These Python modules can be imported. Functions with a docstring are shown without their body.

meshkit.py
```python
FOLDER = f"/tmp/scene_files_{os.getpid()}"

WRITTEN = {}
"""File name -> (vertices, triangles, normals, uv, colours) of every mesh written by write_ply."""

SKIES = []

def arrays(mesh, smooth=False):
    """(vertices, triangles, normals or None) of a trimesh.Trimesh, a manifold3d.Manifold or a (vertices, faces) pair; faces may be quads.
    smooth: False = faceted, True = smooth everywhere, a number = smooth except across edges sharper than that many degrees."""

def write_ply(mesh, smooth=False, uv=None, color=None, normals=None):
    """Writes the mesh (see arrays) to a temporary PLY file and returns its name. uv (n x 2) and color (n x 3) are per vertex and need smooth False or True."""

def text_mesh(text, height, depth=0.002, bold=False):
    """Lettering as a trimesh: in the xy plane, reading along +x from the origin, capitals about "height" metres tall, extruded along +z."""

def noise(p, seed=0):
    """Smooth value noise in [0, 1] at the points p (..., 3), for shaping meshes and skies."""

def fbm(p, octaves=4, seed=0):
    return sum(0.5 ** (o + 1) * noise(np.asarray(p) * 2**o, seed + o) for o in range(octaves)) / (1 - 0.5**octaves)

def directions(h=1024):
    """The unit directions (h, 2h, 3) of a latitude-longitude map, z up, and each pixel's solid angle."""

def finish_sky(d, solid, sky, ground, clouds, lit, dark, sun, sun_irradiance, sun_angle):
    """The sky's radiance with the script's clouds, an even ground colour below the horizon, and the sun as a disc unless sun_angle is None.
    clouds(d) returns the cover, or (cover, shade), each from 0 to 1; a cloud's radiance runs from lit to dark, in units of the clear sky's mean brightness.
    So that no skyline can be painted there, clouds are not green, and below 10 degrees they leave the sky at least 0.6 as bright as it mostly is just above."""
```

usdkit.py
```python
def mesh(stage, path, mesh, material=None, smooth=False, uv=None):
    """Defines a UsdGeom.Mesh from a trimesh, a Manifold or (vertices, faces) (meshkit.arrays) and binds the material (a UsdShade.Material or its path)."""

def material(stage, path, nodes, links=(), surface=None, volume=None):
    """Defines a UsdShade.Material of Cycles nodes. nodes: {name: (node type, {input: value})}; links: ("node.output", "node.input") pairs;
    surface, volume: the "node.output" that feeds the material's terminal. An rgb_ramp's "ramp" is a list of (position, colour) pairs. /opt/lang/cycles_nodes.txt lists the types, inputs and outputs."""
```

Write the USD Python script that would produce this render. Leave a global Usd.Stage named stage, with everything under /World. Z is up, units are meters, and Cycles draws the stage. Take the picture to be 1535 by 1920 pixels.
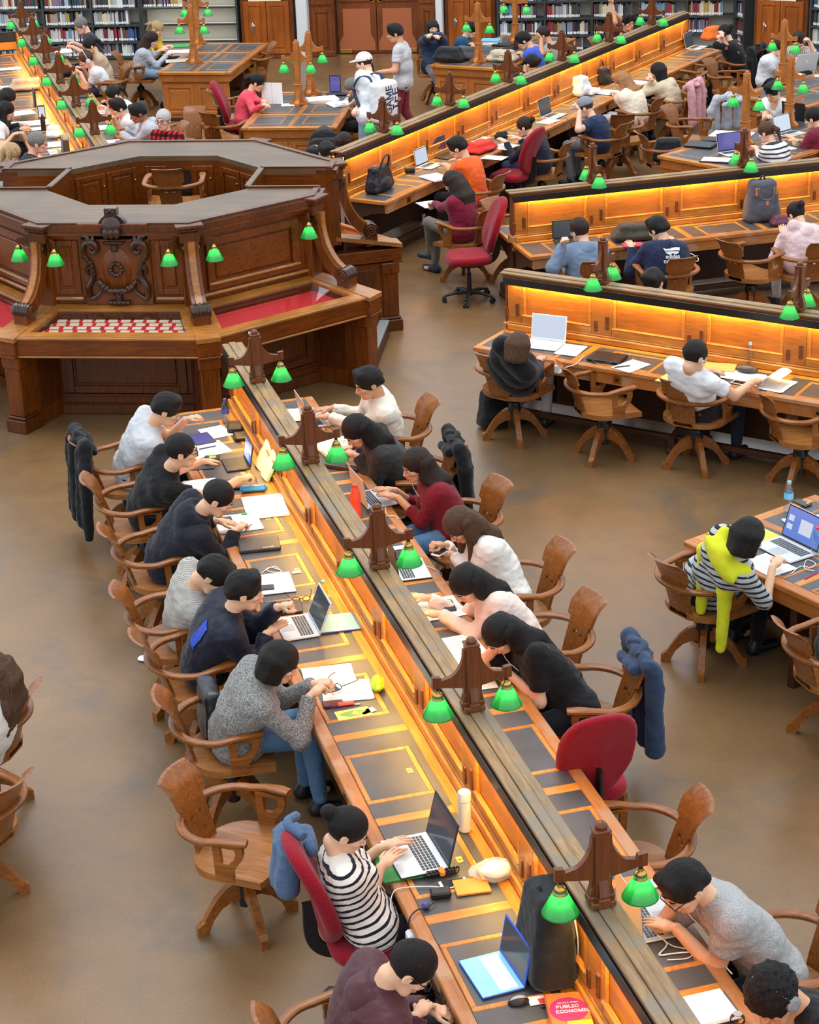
import math, random, numpy as np, trimesh, usdkit, meshkit
from pxr import Usd, UsdGeom, UsdLux, Gf, Sdf
from scipy.spatial import ConvexHull
from shapely.geometry import Polygon, Point, box as sbox
from shapely.ops import unary_union
rnd = random.Random(7)
PI = math.pi
stage = Usd.Stage.CreateInMemory()
UsdGeom.SetStageUpAxis(stage, 'Z'); UsdGeom.SetStageMetersPerUnit(stage, 1.0)
UsdGeom.Xform.Define(stage, '/World'); UsdGeom.Scope.Define(stage, '/World/Looks')

# ---------------------------------------------------------------- camera, light, exposure
# world: origin on the floor under the middle of the octagonal dais, y away from the viewer
CAM_POS, CAM_YAW, CAM_PITCH, CAM_ROLL, FOCAL_PX = (4.690, -18.149, 6.2), 0.12892, 0.40618, -0.03691, 3676.05
def rz(a):
    c, s = math.cos(a), math.sin(a); return np.array([[c, -s, 0], [s, c, 0], [0, 0, 1.0]])
_R = rz(CAM_YAW)
_right, _fwd = _R @ [1, 0, 0], _R @ [0, math.cos(CAM_PITCH), -math.sin(CAM_PITCH)]
_down = _R @ [0, -math.sin(CAM_PITCH), -math.cos(CAM_PITCH)]
_c, _s = math.cos(CAM_ROLL), math.sin(CAM_ROLL)
_ix, _iy = _c * _right - _s * _down, _s * _right + _c * _down
cam = UsdGeom.Camera.Define(stage, '/World/camera')
_m = np.eye(4); _m[0, :3], _m[1, :3], _m[2, :3], _m[3, :3] = _ix, -_iy, -_fwd, CAM_POS
cam.AddTransformOp().Set(Gf.Matrix4d(_m.tolist()))
cam.CreateHorizontalApertureAttr(36.0); cam.CreateFocalLengthAttr(36.0 * FOCAL_PX / 1535)
cam.CreateClippingRangeAttr((0.1, 200.0))
cam.CreateExposureAttr(0.0)

dome = UsdLux.DomeLight.Define(stage, '/World/sky_light')          # daylight falling in through the glazed dome
dome.CreateColorAttr(Gf.Vec3f(0.86, 0.93, 1.0)); dome.CreateIntensityAttr(0.5)
sky = UsdLux.DiskLight.Define(stage, '/World/dome_light')
sky.CreateRadiusAttr(7.0); sky.CreateIntensityAttr(5.0); sky.CreateColorAttr(Gf.Vec3f(0.97, 0.98, 1.0))
sky.AddTranslateOp().Set(Gf.Vec3d(0, 1, 19))

# ---------------------------------------------------------------- materials
def lin(c):
    return tuple(((x / 255) / 12.92 if x <= 10 else (((x / 255) + .055) / 1.055) ** 2.4) for x in c)
M = {}
def mat(name, nodes, links=(), surface='p.BSDF'):
    M[name] = usdkit.material(stage, '/World/Looks/' + name, nodes, links, surface); return M[name]
def plain(name, col, rough=.5, **kw):
    if name in M: return name
    mat(name, {'p': ('principled_bsdf', {'base_color': lin(col), 'roughness': rough, **kw})}); return name
def wood(name, dark, light, axis=0, rough=.35, sc=1.0, coat=.0, wear=None):
    s = [14 * sc] * 3; s[axis] = 1.3 * sc
    n = {'t': ('texture_coordinate', {}), 'm': ('mapping', {'scale': tuple(s)}),
         'a': ('noise_texture', {'scale': 3.0, 'detail': 5.0, 'roughness': .6, 'distortion': .8}),
         'r': ('rgb_ramp', {'ramp': [(.25, lin(dark)), (.75, lin(light))]}),
         'b': ('noise_texture', {'scale': 2.2, 'detail': 2.0}),
         'q': ('rgb_ramp', {'ramp': [(.3, (.72, .70, .68)), (.7, (1.12, 1.1, 1.08))]}),
         'x': ('mix', {'mix_type': 'multiply', 'fac': 1.0}),
         'bp': ('bump', {'strength': .12, 'distance': .004}),
         'p': ('principled_bsdf', {'roughness': rough, 'specular_ior_level': .38, 'coat_weight': coat, 'coat_roughness': .2})}
    l = [('t.object', 'm.vector'), ('m.vector', 'a.vector'), ('a.fac', 'r.fac'), ('t.object', 'b.vector'), ('b.fac', 'q.fac'),
         ('r.color', 'x.color1'), ('q.color', 'x.color2'), ('a.fac', 'bp.height'), ('bp.normal', 'p.normal')]
    if wear:
        n['w'] = ('noise_texture', {'scale': 5.0, 'detail': 4.0}); n['wr'] = ('rgb_ramp', {'ramp': [(.48, (0, 0, 0)), (.62, (1, 1, 1))]})
        n['y'] = ('mix', {'color2': lin(wear)})
        l += [('t.object', 'w.vector'), ('w.fac', 'wr.fac'), ('wr.color', 'y.fac'), ('x.color', 'y.color1'), ('y.color', 'p.base_color')]
    else: l += [('x.color', 'p.base_color')]
    mat(name, n, l); return name
def cloth(name, c1, c2=None, kind='plain', period=.04, ax=2, rough=.85, tilt=0.0, warp=.6):
    """fabric: plain, knit (two-tone flecks), stripe (bands), plaid, floral"""
    if name in M: return name
    n = {'t': ('texture_coordinate', {}), 'f': ('noise_texture', {'scale': 160.0, 'detail': 2.0}), 'bp': ('bump', {'strength': .25, 'distance': .003}),
         'p': ('principled_bsdf', {'roughness': rough, 'sheen_weight': .12, 'specular_ior_level': .2})}
    l = [('t.object', 'f.vector'), ('f.fac', 'bp.height'), ('bp.normal', 'p.normal')]
    a, b = lin(c1), lin(c2 or c1)
    if kind == 'plain':
        n['r'] = ('rgb_ramp', {'ramp': [(.3, tuple(x * .86 for x in a)), (.7, tuple(min(1, x * 1.1) for x in a))]})
        n['g'] = ('noise_texture', {'scale': 9.0, 'detail': 3.0}); l += [('t.object', 'g.vector'), ('g.fac', 'r.fac'), ('r.color', 'p.base_color')]
    elif kind == 'knit':
        n['f'] = ('noise_texture', {'scale': 120.0, 'detail': 3.0, 'roughness': .7})
        n['r'] = ('rgb_ramp', {'ramp': [(.38, b), (.62, a)]}); l += [('f.fac', 'r.fac'), ('r.color', 'p.base_color')]
    elif kind == 'stripe':
        n['m'] = ('mapping', {'rotation': (tilt, 0, 0)})
        n['w'] = ('wave_texture', {'bands_direction': 'xyz'[ax], 'scale': 2 * PI / 20 / period, 'distortion': warp, 'detail': 1.0, 'detail_scale': 1.0})
        n['r'] = ('rgb_ramp', {'ramp': [(.22, b), (.34, a)]})
        l += [('t.object', 'm.vector'), ('m.vector', 'w.vector'), ('w.fac', 'r.fac'), ('r.color', 'p.base_color')]
    elif kind == 'plaid':
        for k, d in enumerate('xz'):
            n['w' + d] = ('wave_texture', {'bands_direction': d, 'scale': 2 * PI / 20 / period})
            n['q' + d] = ('rgb_ramp', {'ramp': [(.45, (1, 1, 1)), (.55, (.12, .1, .12))]})
            l += [('t.object', f'w{d}.vector'), (f'w{d}.fac', f'q{d}.fac')]
        n['x'] = ('mix', {'mix_type': 'multiply', 'fac': 1.0}); n['y'] = ('mix', {'mix_type': 'multiply', 'fac': 1.0, 'color1': a})
        l += [('qx.color', 'x.color1'), ('qz.color', 'x.color2'), ('x.color', 'y.color2'), ('y.color', 'p.base_color')]
    else:  # floral
        n['v'] = ('voronoi_texture', {'scale': 1 / period}); n['r'] = ('rgb_ramp', {'ramp': [(.16, b), (.22, a)]})
        l += [('t.object', 'v.vector'), ('v.distance', 'r.fac'), ('r.color', 'p.base_color')]
    mat(name, n, l); return name

wood('oak', (178, 106, 36), (222, 150, 66), 0, .3)
wood('oak_cross', (178, 106, 36), (222, 150, 66), 1, .3)
wood('oak_edge', (160, 96, 40), (196, 128, 66), 0, .38, wear=(176, 132, 96))
wood('oak_panel', (160, 90, 30), (200, 126, 52), 0, .35)
wood('ridge', (120, 92, 58), (176, 142, 96), 0, .45, wear=(128, 112, 92))
wood('cornice', (92, 46, 18), (128, 70, 30), 0, .35)
wood('lamp_wood', (82, 42, 20), (120, 66, 32), 2, .3)
wood('chair_wood', (112, 62, 24), (164, 102, 46), 1, .3)
wood('chair_seat', (128, 76, 34), (178, 120, 66), 1, .28)
wood('dark_wood', (62, 30, 12), (96, 50, 22), 0, .35)
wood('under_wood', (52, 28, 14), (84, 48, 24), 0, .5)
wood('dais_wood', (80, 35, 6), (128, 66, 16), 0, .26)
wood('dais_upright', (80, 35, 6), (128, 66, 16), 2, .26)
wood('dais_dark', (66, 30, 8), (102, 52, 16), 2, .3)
wood('carving', (38, 20, 10), (70, 38, 18), 2, .25, coat=.3)
wood('counter_top', (82, 64, 46), (112, 90, 66), 0, .36, sc=.4)
wood('case_wood', (132, 80, 30), (178, 118, 56), 0, .25, coat=.3)
wood('wall_wood', (138, 68, 20), (178, 98, 34), 2, .35, sc=.7)
wood('wall_dark', (98, 48, 18), (136, 74, 30), 2, .35, sc=.7)
wood('table_oak', (156, 92, 40), (196, 124, 60), 0, .33)
plain('black_strip', (26, 24, 22), .3); plain('black_metal', (22, 21, 22), .38); plain('black_plastic', (26, 26, 28), .45)
plain('brass', (196, 158, 84), .28, metallic=1.0); plain('chrome', (200, 200, 205), .2, metallic=1.0)
plain('white_wall', (214, 216, 216), .6); plain('copper', (182, 104, 66), .45, metallic=.35); plain('shelf_metal', (52, 58, 58), .45)
plain('shelf_back', (222, 216, 200), .7); plain('paper', (238, 238, 236), .7); plain('paper_warm', (240, 228, 196), .7)
plain('red_cloth', (214, 34, 44), .85); plain('grey_rail', (132, 134, 134), .5)
cloth('red_fabric', (150, 16, 36), (120, 8, 24), 'knit')
mat('leather', {'t': ('geometry', {}), 'n': ('noise_texture', {'scale': 3.0, 'detail': 4.0}), 'r': ('rgb_ramp', {'ramp': [(.3, lin((56, 56, 58))), (.7, lin((80, 80, 82)))]}),
    'f': ('noise_texture', {'scale': 220.0, 'detail': 2.0}), 'bp': ('bump', {'strength': .15, 'distance': .002}),
    'p': ('principled_bsdf', {'roughness': .42})},
    [('t.position', 'n.vector'), ('n.fac', 'r.fac'), ('r.color', 'p.base_color'), ('t.position', 'f.vector'), ('f.fac', 'bp.height'), ('bp.normal', 'p.normal')])
mat('shade_glass', {'d': ('diffuse_bsdf', {'color': lin((34, 168, 84))}), 't': ('translucent_bsdf', {'color': (.16, .70, .26)}), 'm': ('mix_closure', {'fac': .7}),
    'g': ('glossy_bsdf', {'roughness': .1, 'color': (1, 1, 1)}), 'x': ('mix_closure', {'fac': .045})},
    [('d.BSDF', 'm.closure1'), ('t.BSDF', 'm.closure2'), ('m.closure', 'x.closure1'), ('g.BSDF', 'x.closure2')], 'x.closure')
mat('bulb', {'e': ('emission', {'color': (1.0, .93, .72), 'strength': 44.0})}, (), 'e.emission')
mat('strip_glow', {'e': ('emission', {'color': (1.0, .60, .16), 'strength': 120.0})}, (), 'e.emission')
mat('glass', {'t': ('transparent_bsdf', {'color': (.95, .96, .96)}), 'g': ('glossy_bsdf', {'roughness': .03, 'color': (1, 1, 1)}), 'f': ('layer_weight', {'blend': .5}),
    'pw': ('math', {'math_type': 'power', 'value2': 4.0}), 'ad': ('math', {'math_type': 'multiply_add', 'value2': .8, 'value3': .045, 'use_clamp': True}), 'x': ('mix_closure', {})},
    [('f.facing', 'pw.value1'), ('pw.value', 'ad.value1'), ('ad.value', 'x.fac'), ('t.BSDF', 'x.closure1'), ('g.BSDF', 'x.closure2')], 'x.closure')
mat('floor', {'t': ('geometry', {}), 'n': ('noise_texture', {'scale': .55, 'detail': 5.0, 'roughness': .6}), 'r': ('rgb_ramp', {'ramp': [(.3, lin((108, 80, 50))), (.7, lin((136, 104, 68)))]}),
    'n2': ('noise_texture', {'scale': 60.0, 'detail': 3.0}), 'q': ('rgb_ramp', {'ramp': [(.3, (.9, .9, .9)), (.7, (1.08, 1.08, 1.08))]}), 'x': ('mix', {'mix_type': 'multiply', 'fac': 1.0}),
    'w': ('noise_texture', {'scale': 1.1, 'detail': 7.0, 'roughness': .65, 'distortion': .6}), 'wr': ('rgb_ramp', {'ramp': [(.52, (0, 0, 0)), (.72, (.75, .75, .75))]}), 'y': ('mix', {'color2': lin((84, 78, 72))}),
    'rr': ('map_range', {'from_min': .3, 'from_max': .7, 'to_min': .26, 'to_max': .38}), 'bp': ('bump', {'strength': .04, 'distance': .01}),
    'p': ('principled_bsdf', {'specular_ior_level': .6})},
    [('t.position', 'n.vector'), ('n.fac', 'r.fac'), ('t.position', 'n2.vector'), ('n2.fac', 'q.fac'), ('r.color', 'x.color1'), ('q.color', 'x.color2'), ('t.position', 'w.vector'), ('w.fac', 'wr.fac'), ('wr.color', 'y.fac'), ('x.color', 'y.color1'), ('y.color', 'p.base_color'),
     ('n.fac', 'rr.value'), ('rr.result', 'p.roughness'), ('n2.fac', 'bp.height'), ('bp.normal', 'p.normal')])

# ---------------------------------------------------------------- mesh helpers: every mesh is (vertices, triangles)
def J(*ms):
    ms = [m for m in ms if m is not None and len(m[0])]
    v, f, n = [], [], 0
    for a, b in ms: v.append(np.asarray(a, float)); f.append(np.asarray(b) + n); n += len(a)
    return np.vstack(v), np.vstack(f)
def TF(m, loc=(0, 0, 0), rot=0.0, sc=1.0, R=None):
    v = np.asarray(m[0], float) * sc
    v = v @ (rz(rot) if R is None else np.asarray(R)).T + np.asarray(loc, float)
    f = np.asarray(m[1]); neg = np.prod(sc) < 0 if np.ndim(sc) else sc < 0
    return v, (f[:, ::-1] if neg else f)
_CB = None
def box(x0, x1, y0, y1, z0, z1, c=0.0):
    """a box, its edges chamfered by c"""
    global _CB
    h = np.array([x1 - x0, y1 - y0, z1 - z0]) / 2; o = np.array([x0 + x1, y0 + y1, z0 + z1]) / 2
    sg = np.array([(a, b, d) for a in (-1, 1) for b in (-1, 1) for d in (-1, 1)], float)
    if c <= 0:
        f = np.array([[0, 1, 3], [0, 3, 2], [4, 6, 7], [4, 7, 5], [0, 4, 5], [0, 5, 1], [2, 3, 7], [2, 7, 6], [0, 2, 6], [0, 6, 4], [1, 5, 7], [1, 7, 3]])
        return sg * h + o, f
    c = min(c, .45 * h.min() * 2)
    def pts(h, c): return np.vstack([sg * (h - c * (np.arange(3) != a)) for a in range(3)])
    if _CB is None:
        p = pts(np.array([1, 1.1, 1.2]), .3); hull = ConvexHull(p); _CB = hull.simplices.copy()
        for k, t in enumerate(_CB):
            if np.dot(np.cross(p[t[1]] - p[t[0]], p[t[2]] - p[t[0]]), p[t].mean(0)) < 0: _CB[k] = t[::-1]
    return pts(h, c) + o, _CB
def prism(poly, z0, z1, plane='xy'):
    """polygon (points or shapely) extruded; plane xz extrudes along y, yz along x"""
    P = poly if hasattr(poly, 'geom_type') else Polygon(poly)
    if not P.is_valid: P = P.buffer(0)
    gs = getattr(P, 'geoms', [P])
    out = []
    for g in gs:
        m = trimesh.creation.extrude_polygon(g, z1 - z0, engine='earcut'); v = np.array(m.vertices); f = np.array(m.faces); v[:, 2] += z0
        if plane == 'xz': v = v[:, [0, 2, 1]]; f = f[:, ::-1]
        elif plane == 'yz': v = v[:, [2, 0, 1]]
        out.append((v, f))
    return J(*out)
def lathe(prof, n=20, x=0, y=0):
    p = np.asarray(prof, float); a = np.linspace(0, 2 * PI, n, endpoint=False); k = len(p)
    v = np.stack([p[:, None, 0] * np.cos(a) + x, p[:, None, 0] * np.sin(a) + y, np.repeat(p[:, 1:2], n, 1)], -1).reshape(-1, 3)
    i, j = np.meshgrid(np.arange(k - 1), np.arange(n), indexing='ij'); j2 = (j + 1) % n
    A, B, C, D = i * n + j, i * n + j2, (i + 1) * n + j2, (i + 1) * n + j
    return v, np.vstack([np.stack([A, B, C], -1).reshape(-1, 3), np.stack([A, C, D], -1).reshape(-1, 3)])
def frames(P, up=None):
    P = np.asarray(P, float); T = np.gradient(P, axis=0); T /= np.linalg.norm(T, axis=1)[:, None] + 1e-12
    u = np.array(up if up is not None else ([0, 0, 1.0] if abs(T[0][2]) < .9 else [1.0, 0, 0])); N = []
    for t in T:
        if up is not None: u = np.array(up, float)
        u = u - t * (u @ t); u /= np.linalg.norm(u) + 1e-12; N.append(u)
    N = np.array(N); return P, T, N, np.cross(T, N)
def sweep(P, sec, up=None, scale=None):
    """closed section (k,2) carried along the points P; section x runs sideways, y along up"""
    P, T, N, B = frames(P, up); sec = np.asarray(sec, float); k, n = len(sec), len(P)
    s = np.ones((n, 2)) if scale is None else np.broadcast_to(np.asarray(scale, float).reshape(n, -1), (n, 2))
    v = (P[:, None] + B[:, None] * (sec[None, :, 0:1] * s[:, None, 0:1]) * -1 + N[:, None] * (sec[None, :, 1:2] * s[:, None, 1:2])).reshape(-1, 3)
    i, j = np.meshgrid(np.arange(n - 1), np.arange(k), indexing='ij'); j2 = (j + 1) % k
    A, Bq, C, D = i * k + j, i * k + j2, (i + 1) * k + j2, (i + 1) * k + j
    f = [np.stack([A, Bq, C], -1).reshape(-1, 3), np.stack([A, C, D], -1).reshape(-1, 3)]
    cap = np.array([[0, q + 1, q] for q in range(1, k - 1)]); f += [cap, cap[:, ::-1] + (n - 1) * k]
    f = np.vstack(f)
    a, b, c = v[f[:, 0]], v[f[:, 1]], v[f[:, 2]]
    return v, (f if np.einsum('ij,ij->', a, np.cross(b, c)) > 0 else f[:, ::-1])
def rsec(w, h, c=.004):
    a, b = w / 2, h / 2; c = min(c, a * .9, b * .9)
    return [(-a + c, -b), (a - c, -b), (a, -b + c), (a, b - c), (a - c, b), (-a + c, b), (-a, b - c), (-a, -b + c)]
def tube(P, r, n=8):
    a = np.linspace(0, 2 * PI, n, endpoint=False); r = np.broadcast_to(np.asarray(r, float), (len(P),))
    return sweep(P, np.c_[np.cos(a), np.sin(a)], None, np.c_[r, r])
def bez(*ps, n=12):
    """smooth curve through the points"""
    P = np.asarray(ps, float); m = len(P); out = []
    Q = np.vstack([2 * P[0] - P[1], P, 2 * P[-1] - P[-2]])
    for i in range(m - 1):
        t = np.linspace(0, 1, n, endpoint=(i == m - 2))[:, None]; a, b, c, d = Q[i:i + 4]
        out.append(.5 * (2 * b + (c - a) * t + (2 * a - 5 * b + 4 * c - d) * t ** 2 + (3 * b - a - 3 * c + d) * t ** 3))
    return np.vstack(out)
def ball(c, r, n=10):
    t = np.linspace(-PI / 2, PI / 2, n); m = lathe(np.c_[np.cos(t), np.sin(t)], 2 * n - 4)
    return m[0] * np.asarray(r) + np.asarray(c), m[1]

# ---------------------------------------------------------------- things and parts
_used = {}
def uname(parent, name):
    k = (str(parent), name); i = _used.get(k, 0); _used[k] = i + 1
    return name if i == 0 else f'{name}_{i:03d}'
def tag(prim, label=None, cat=None, group=None, kind=None):
    for k, v in (('label', label), ('category', cat), ('group', group), ('kind', kind)):
        if v: prim.SetCustomDataByKey(k, v)
    return prim
def thing(name, label, cat, loc=(0, 0, 0), rot=0.0, group=None, kind=None, sc=None):
    x = UsdGeom.Xform.Define(stage, '/World/' + uname('/World', name))
    x.AddTranslateOp().Set(Gf.Vec3d(*map(float, loc))); x.AddRotateZOp().Set(math.degrees(rot))
    if sc: x.AddScaleOp().Set(Gf.Vec3f(*sc))
    return tag(x.GetPrim(), label, cat, group, kind)
def part(par, name, mesh, m, smooth=False, label=None, kind=None):
    base = str(par.GetPath()) if par is not None else '/World'
    o = usdkit.mesh(stage, base + '/' + uname(base, name), mesh, M[m], smooth).GetPrim()
    return tag(o, label, kind=kind)
def solo(name, mesh, m, label, cat, loc=(0, 0, 0), rot=0.0, smooth=False, group=None, kind=None):
    o = part(None, name, mesh, m, smooth); x = UsdGeom.Xformable(o); x.AddTranslateOp().Set(Gf.Vec3d(*map(float, loc))); x.AddRotateZOp().Set(math.degrees(rot))
    return tag(o, label, cat, group, kind)
def copy_of(src, label, loc, rot=0.0, group=None, sc=None, name=None, cat=None):
    w = src.GetCustomData()
    o = thing(name or src.GetName().rstrip('0123456789').rstrip('_'), label, cat or w['category'], loc, rot, group or w.get('group'), sc=sc)
    o.GetReferences().AddInternalReference(src.GetPath())
    o.SetInstanceable(True); return o
def struct(name, mesh, m, smooth=False):
    o = part(None, name, mesh, m, smooth); tag(o, kind='structure'); return o

# ================================================================ the room
WY = 16.1
struct('floor', box(-18, 18, -20, 18.2, -.1, 0), 'floor')
struct('wall_back', J(box(-12, -1.40, WY + .35, WY + .6, 0, 5.0), box(1.12, 6.9, WY + .35, WY + .6, 0, 5.0), box(-1.42, 1.14, WY + .35, WY + .6, 3.2, 5.0), box(-1.4, 1.12, WY + .75, WY + .9, 0, 3.2)), 'white_wall')
a = math.radians(-45)
struct('wall_right', TF(box(0, 9, .0, .25, 0, 5.0), (6.9, WY + .35, 0), a), 'white_wall')
struct('trim_1', box(-1.40, -1.20, WY - .12, WY + .35, 0, 4.6, .02), 'white_wall')
struct('trim_2', box(1.03, 1.15, WY - .12, WY + .35, 0, 4.6, .02), 'white_wall')
def raised_panel(x0, x1, y, z0, z1, rail=.09, d=.025):
    """a framed panel facing -y: stiles and rails proud of a recessed field with a bevelled border"""
    t = d
    fr = [box(x0, x0 + rail, y - t, y, z0, z1, .004), box(x1 - rail, x1, y - t, y, z0, z1, .004), box(x0 + rail, x1 - rail, y - t, y, z0, z0 + rail, .004), box(x0 + rail, x1 - rail, y - t, y, z1 - rail, z1, .004)]
    return J(*fr), box(x0 + rail + .02, x1 - rail - .02, y - t * .7, y + .01, z0 + rail + .02, z1 - rail - .02, .012)
def panelled(par, x0, x1, y, z0, z1, n=1, m='wall_wood', rail=.09):
    w = (x1 - x0) / n
    for k in range(n):
        fr, fl = raised_panel(x0 + k * w, x0 + (k + 1) * w, y, z0, z1, rail); part(par, 'frame', fr, m); part(par, 'panel', fl, m)
# doorway: jambs with panels and the double door with copper kick plates
for n, (x0, x1) in enumerate(((-1.2, -.76), (.70, 1.03))):
    o = thing(f'trim_{n + 3}', None, None, kind='structure')
    part(o, 'board', box(x0, x1, WY + .1, WY + .35, 0, 3.2), 'wall_dark')
    panelled(o, x0 + .04, x1 - .04, WY + .1, .05, .82, 1, 'wall_dark', .07); panelled(o, x0 + .04, x1 - .04, WY + .1, .88, 2.6, 1, 'wall_dark', .07)
    part(o, 'skirting', box(x0, x1, WY + .05, WY + .12, 0, .09, .01), 'wall_dark')
def kick(x0, x1):
    xm = (x0 + x1) / 2; w = x1 - x0
    return [(x0, .06), (x1, .06), (x1, .2), (x1 - .03, .26), (x1 - .07, .33), (x1 - .075, .78), (x0 + .075, .78), (x0 + .07, .33), (x0 + .03, .26), (x0, .2)]
for n, (x0, x1) in enumerate(((-.74, -.05), (-.04, .68))):
    o = thing(f'door_{n + 1}', None, None, kind='structure')
    part(o, 'door_leaf', box(x0, x1, WY + .28, WY + .34, .01, 3.1, .006), 'wall_dark')
    part(o, 'kick_plate', prism(kick(x0 + .03, x1 - .03), WY + .265, WY + .279, 'xz'), 'copper')
    fr, fl = raised_panel(x0 + .05, x1 - .05, WY + .28, .9, 2.6, .1); part(o, 'frame', fr, 'wall_dark'); part(o, 'panel', fl, 'wall_wood')
    part(o, 'hinge_plate', box(x0 + .03 if n == 0 else x1 - .25, x0 + .25 if n == 0 else x1 - .03, WY + .25, WY + .27, .02, .09, .004), 'brass')
    part(o, 'lock_plate', box((x1 - .1) if n == 0 else x0 + .03, (x1 - .03) if n == 0 else x0 + .1, WY + .255, WY + .279, .88, 1.2, .004), 'brass')
# wooden wall cupboards
def cupboard(label, loc, rot, w, hx):
    o = thing('wall_cupboard', label, 'cupboard', loc, rot)
    part(o, 'carcass', box(0, w, .02, .42, .02, 2.6, .01), 'wall_dark'); part(o, 'plinth', box(-.01, w + .01, -.01, .42, 0, .07, .01), 'wall_dark')
    for k in range(2):
        x0 = .06 + k * (w - .12) / 2; x1 = x0 + (w - .12) / 2 - .01
        d = part(o, 'door', box(x0, x1, 0, .025, .08, .98, .004), 'wall_wood')
        fr, fl = raised_panel(x0, x1, 0, .08, .98, .08, .018); part(d, 'frame', fr, 'wall_wood'); part(d, 'panel', fl, 'wall_wood')
    part(o, 'label_strip', box(.16, w - .2, -.02, .0, .985, 1.015, .003), 'paper_warm')
    part(o, 'rail', box(0, w, -.025, .03, 1.03, 1.12, .012), 'wall_wood'); part(o, 'dark_panel', box(.05, w - .05, .0, .03, 1.14, 2.4, .004), 'black_strip')
    part(o, 'handle', J(TF(lathe([(0, 0), (.035, 0), (.035, .008), (.012, .012), (.012, .045), (0, .045)], 14), R=[[1, 0, 0], [0, 0, -1], [0, 1, 0]], loc=(hx, -.018, .56)), tube([(hx, -.06, .63), (hx, -.065, .56), (hx, -.06, .47)], .014)), 'chrome', True)
    return o
cupboard('wooden double-door wall cupboard between the empty shelves and the white pillar', (-2.39, WY - .05, 0), 0, .93, .22)
cupboard('wooden double-door wall cupboard right of the copper-plated double doors', (1.17, WY + .1, 0), 0, .88, .18)
cupboard('wooden double-door corner cupboard at upper right, turned towards the middle of the room', (6.40, 15.36, 0), math.radians(-23), .92, .2)

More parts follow.
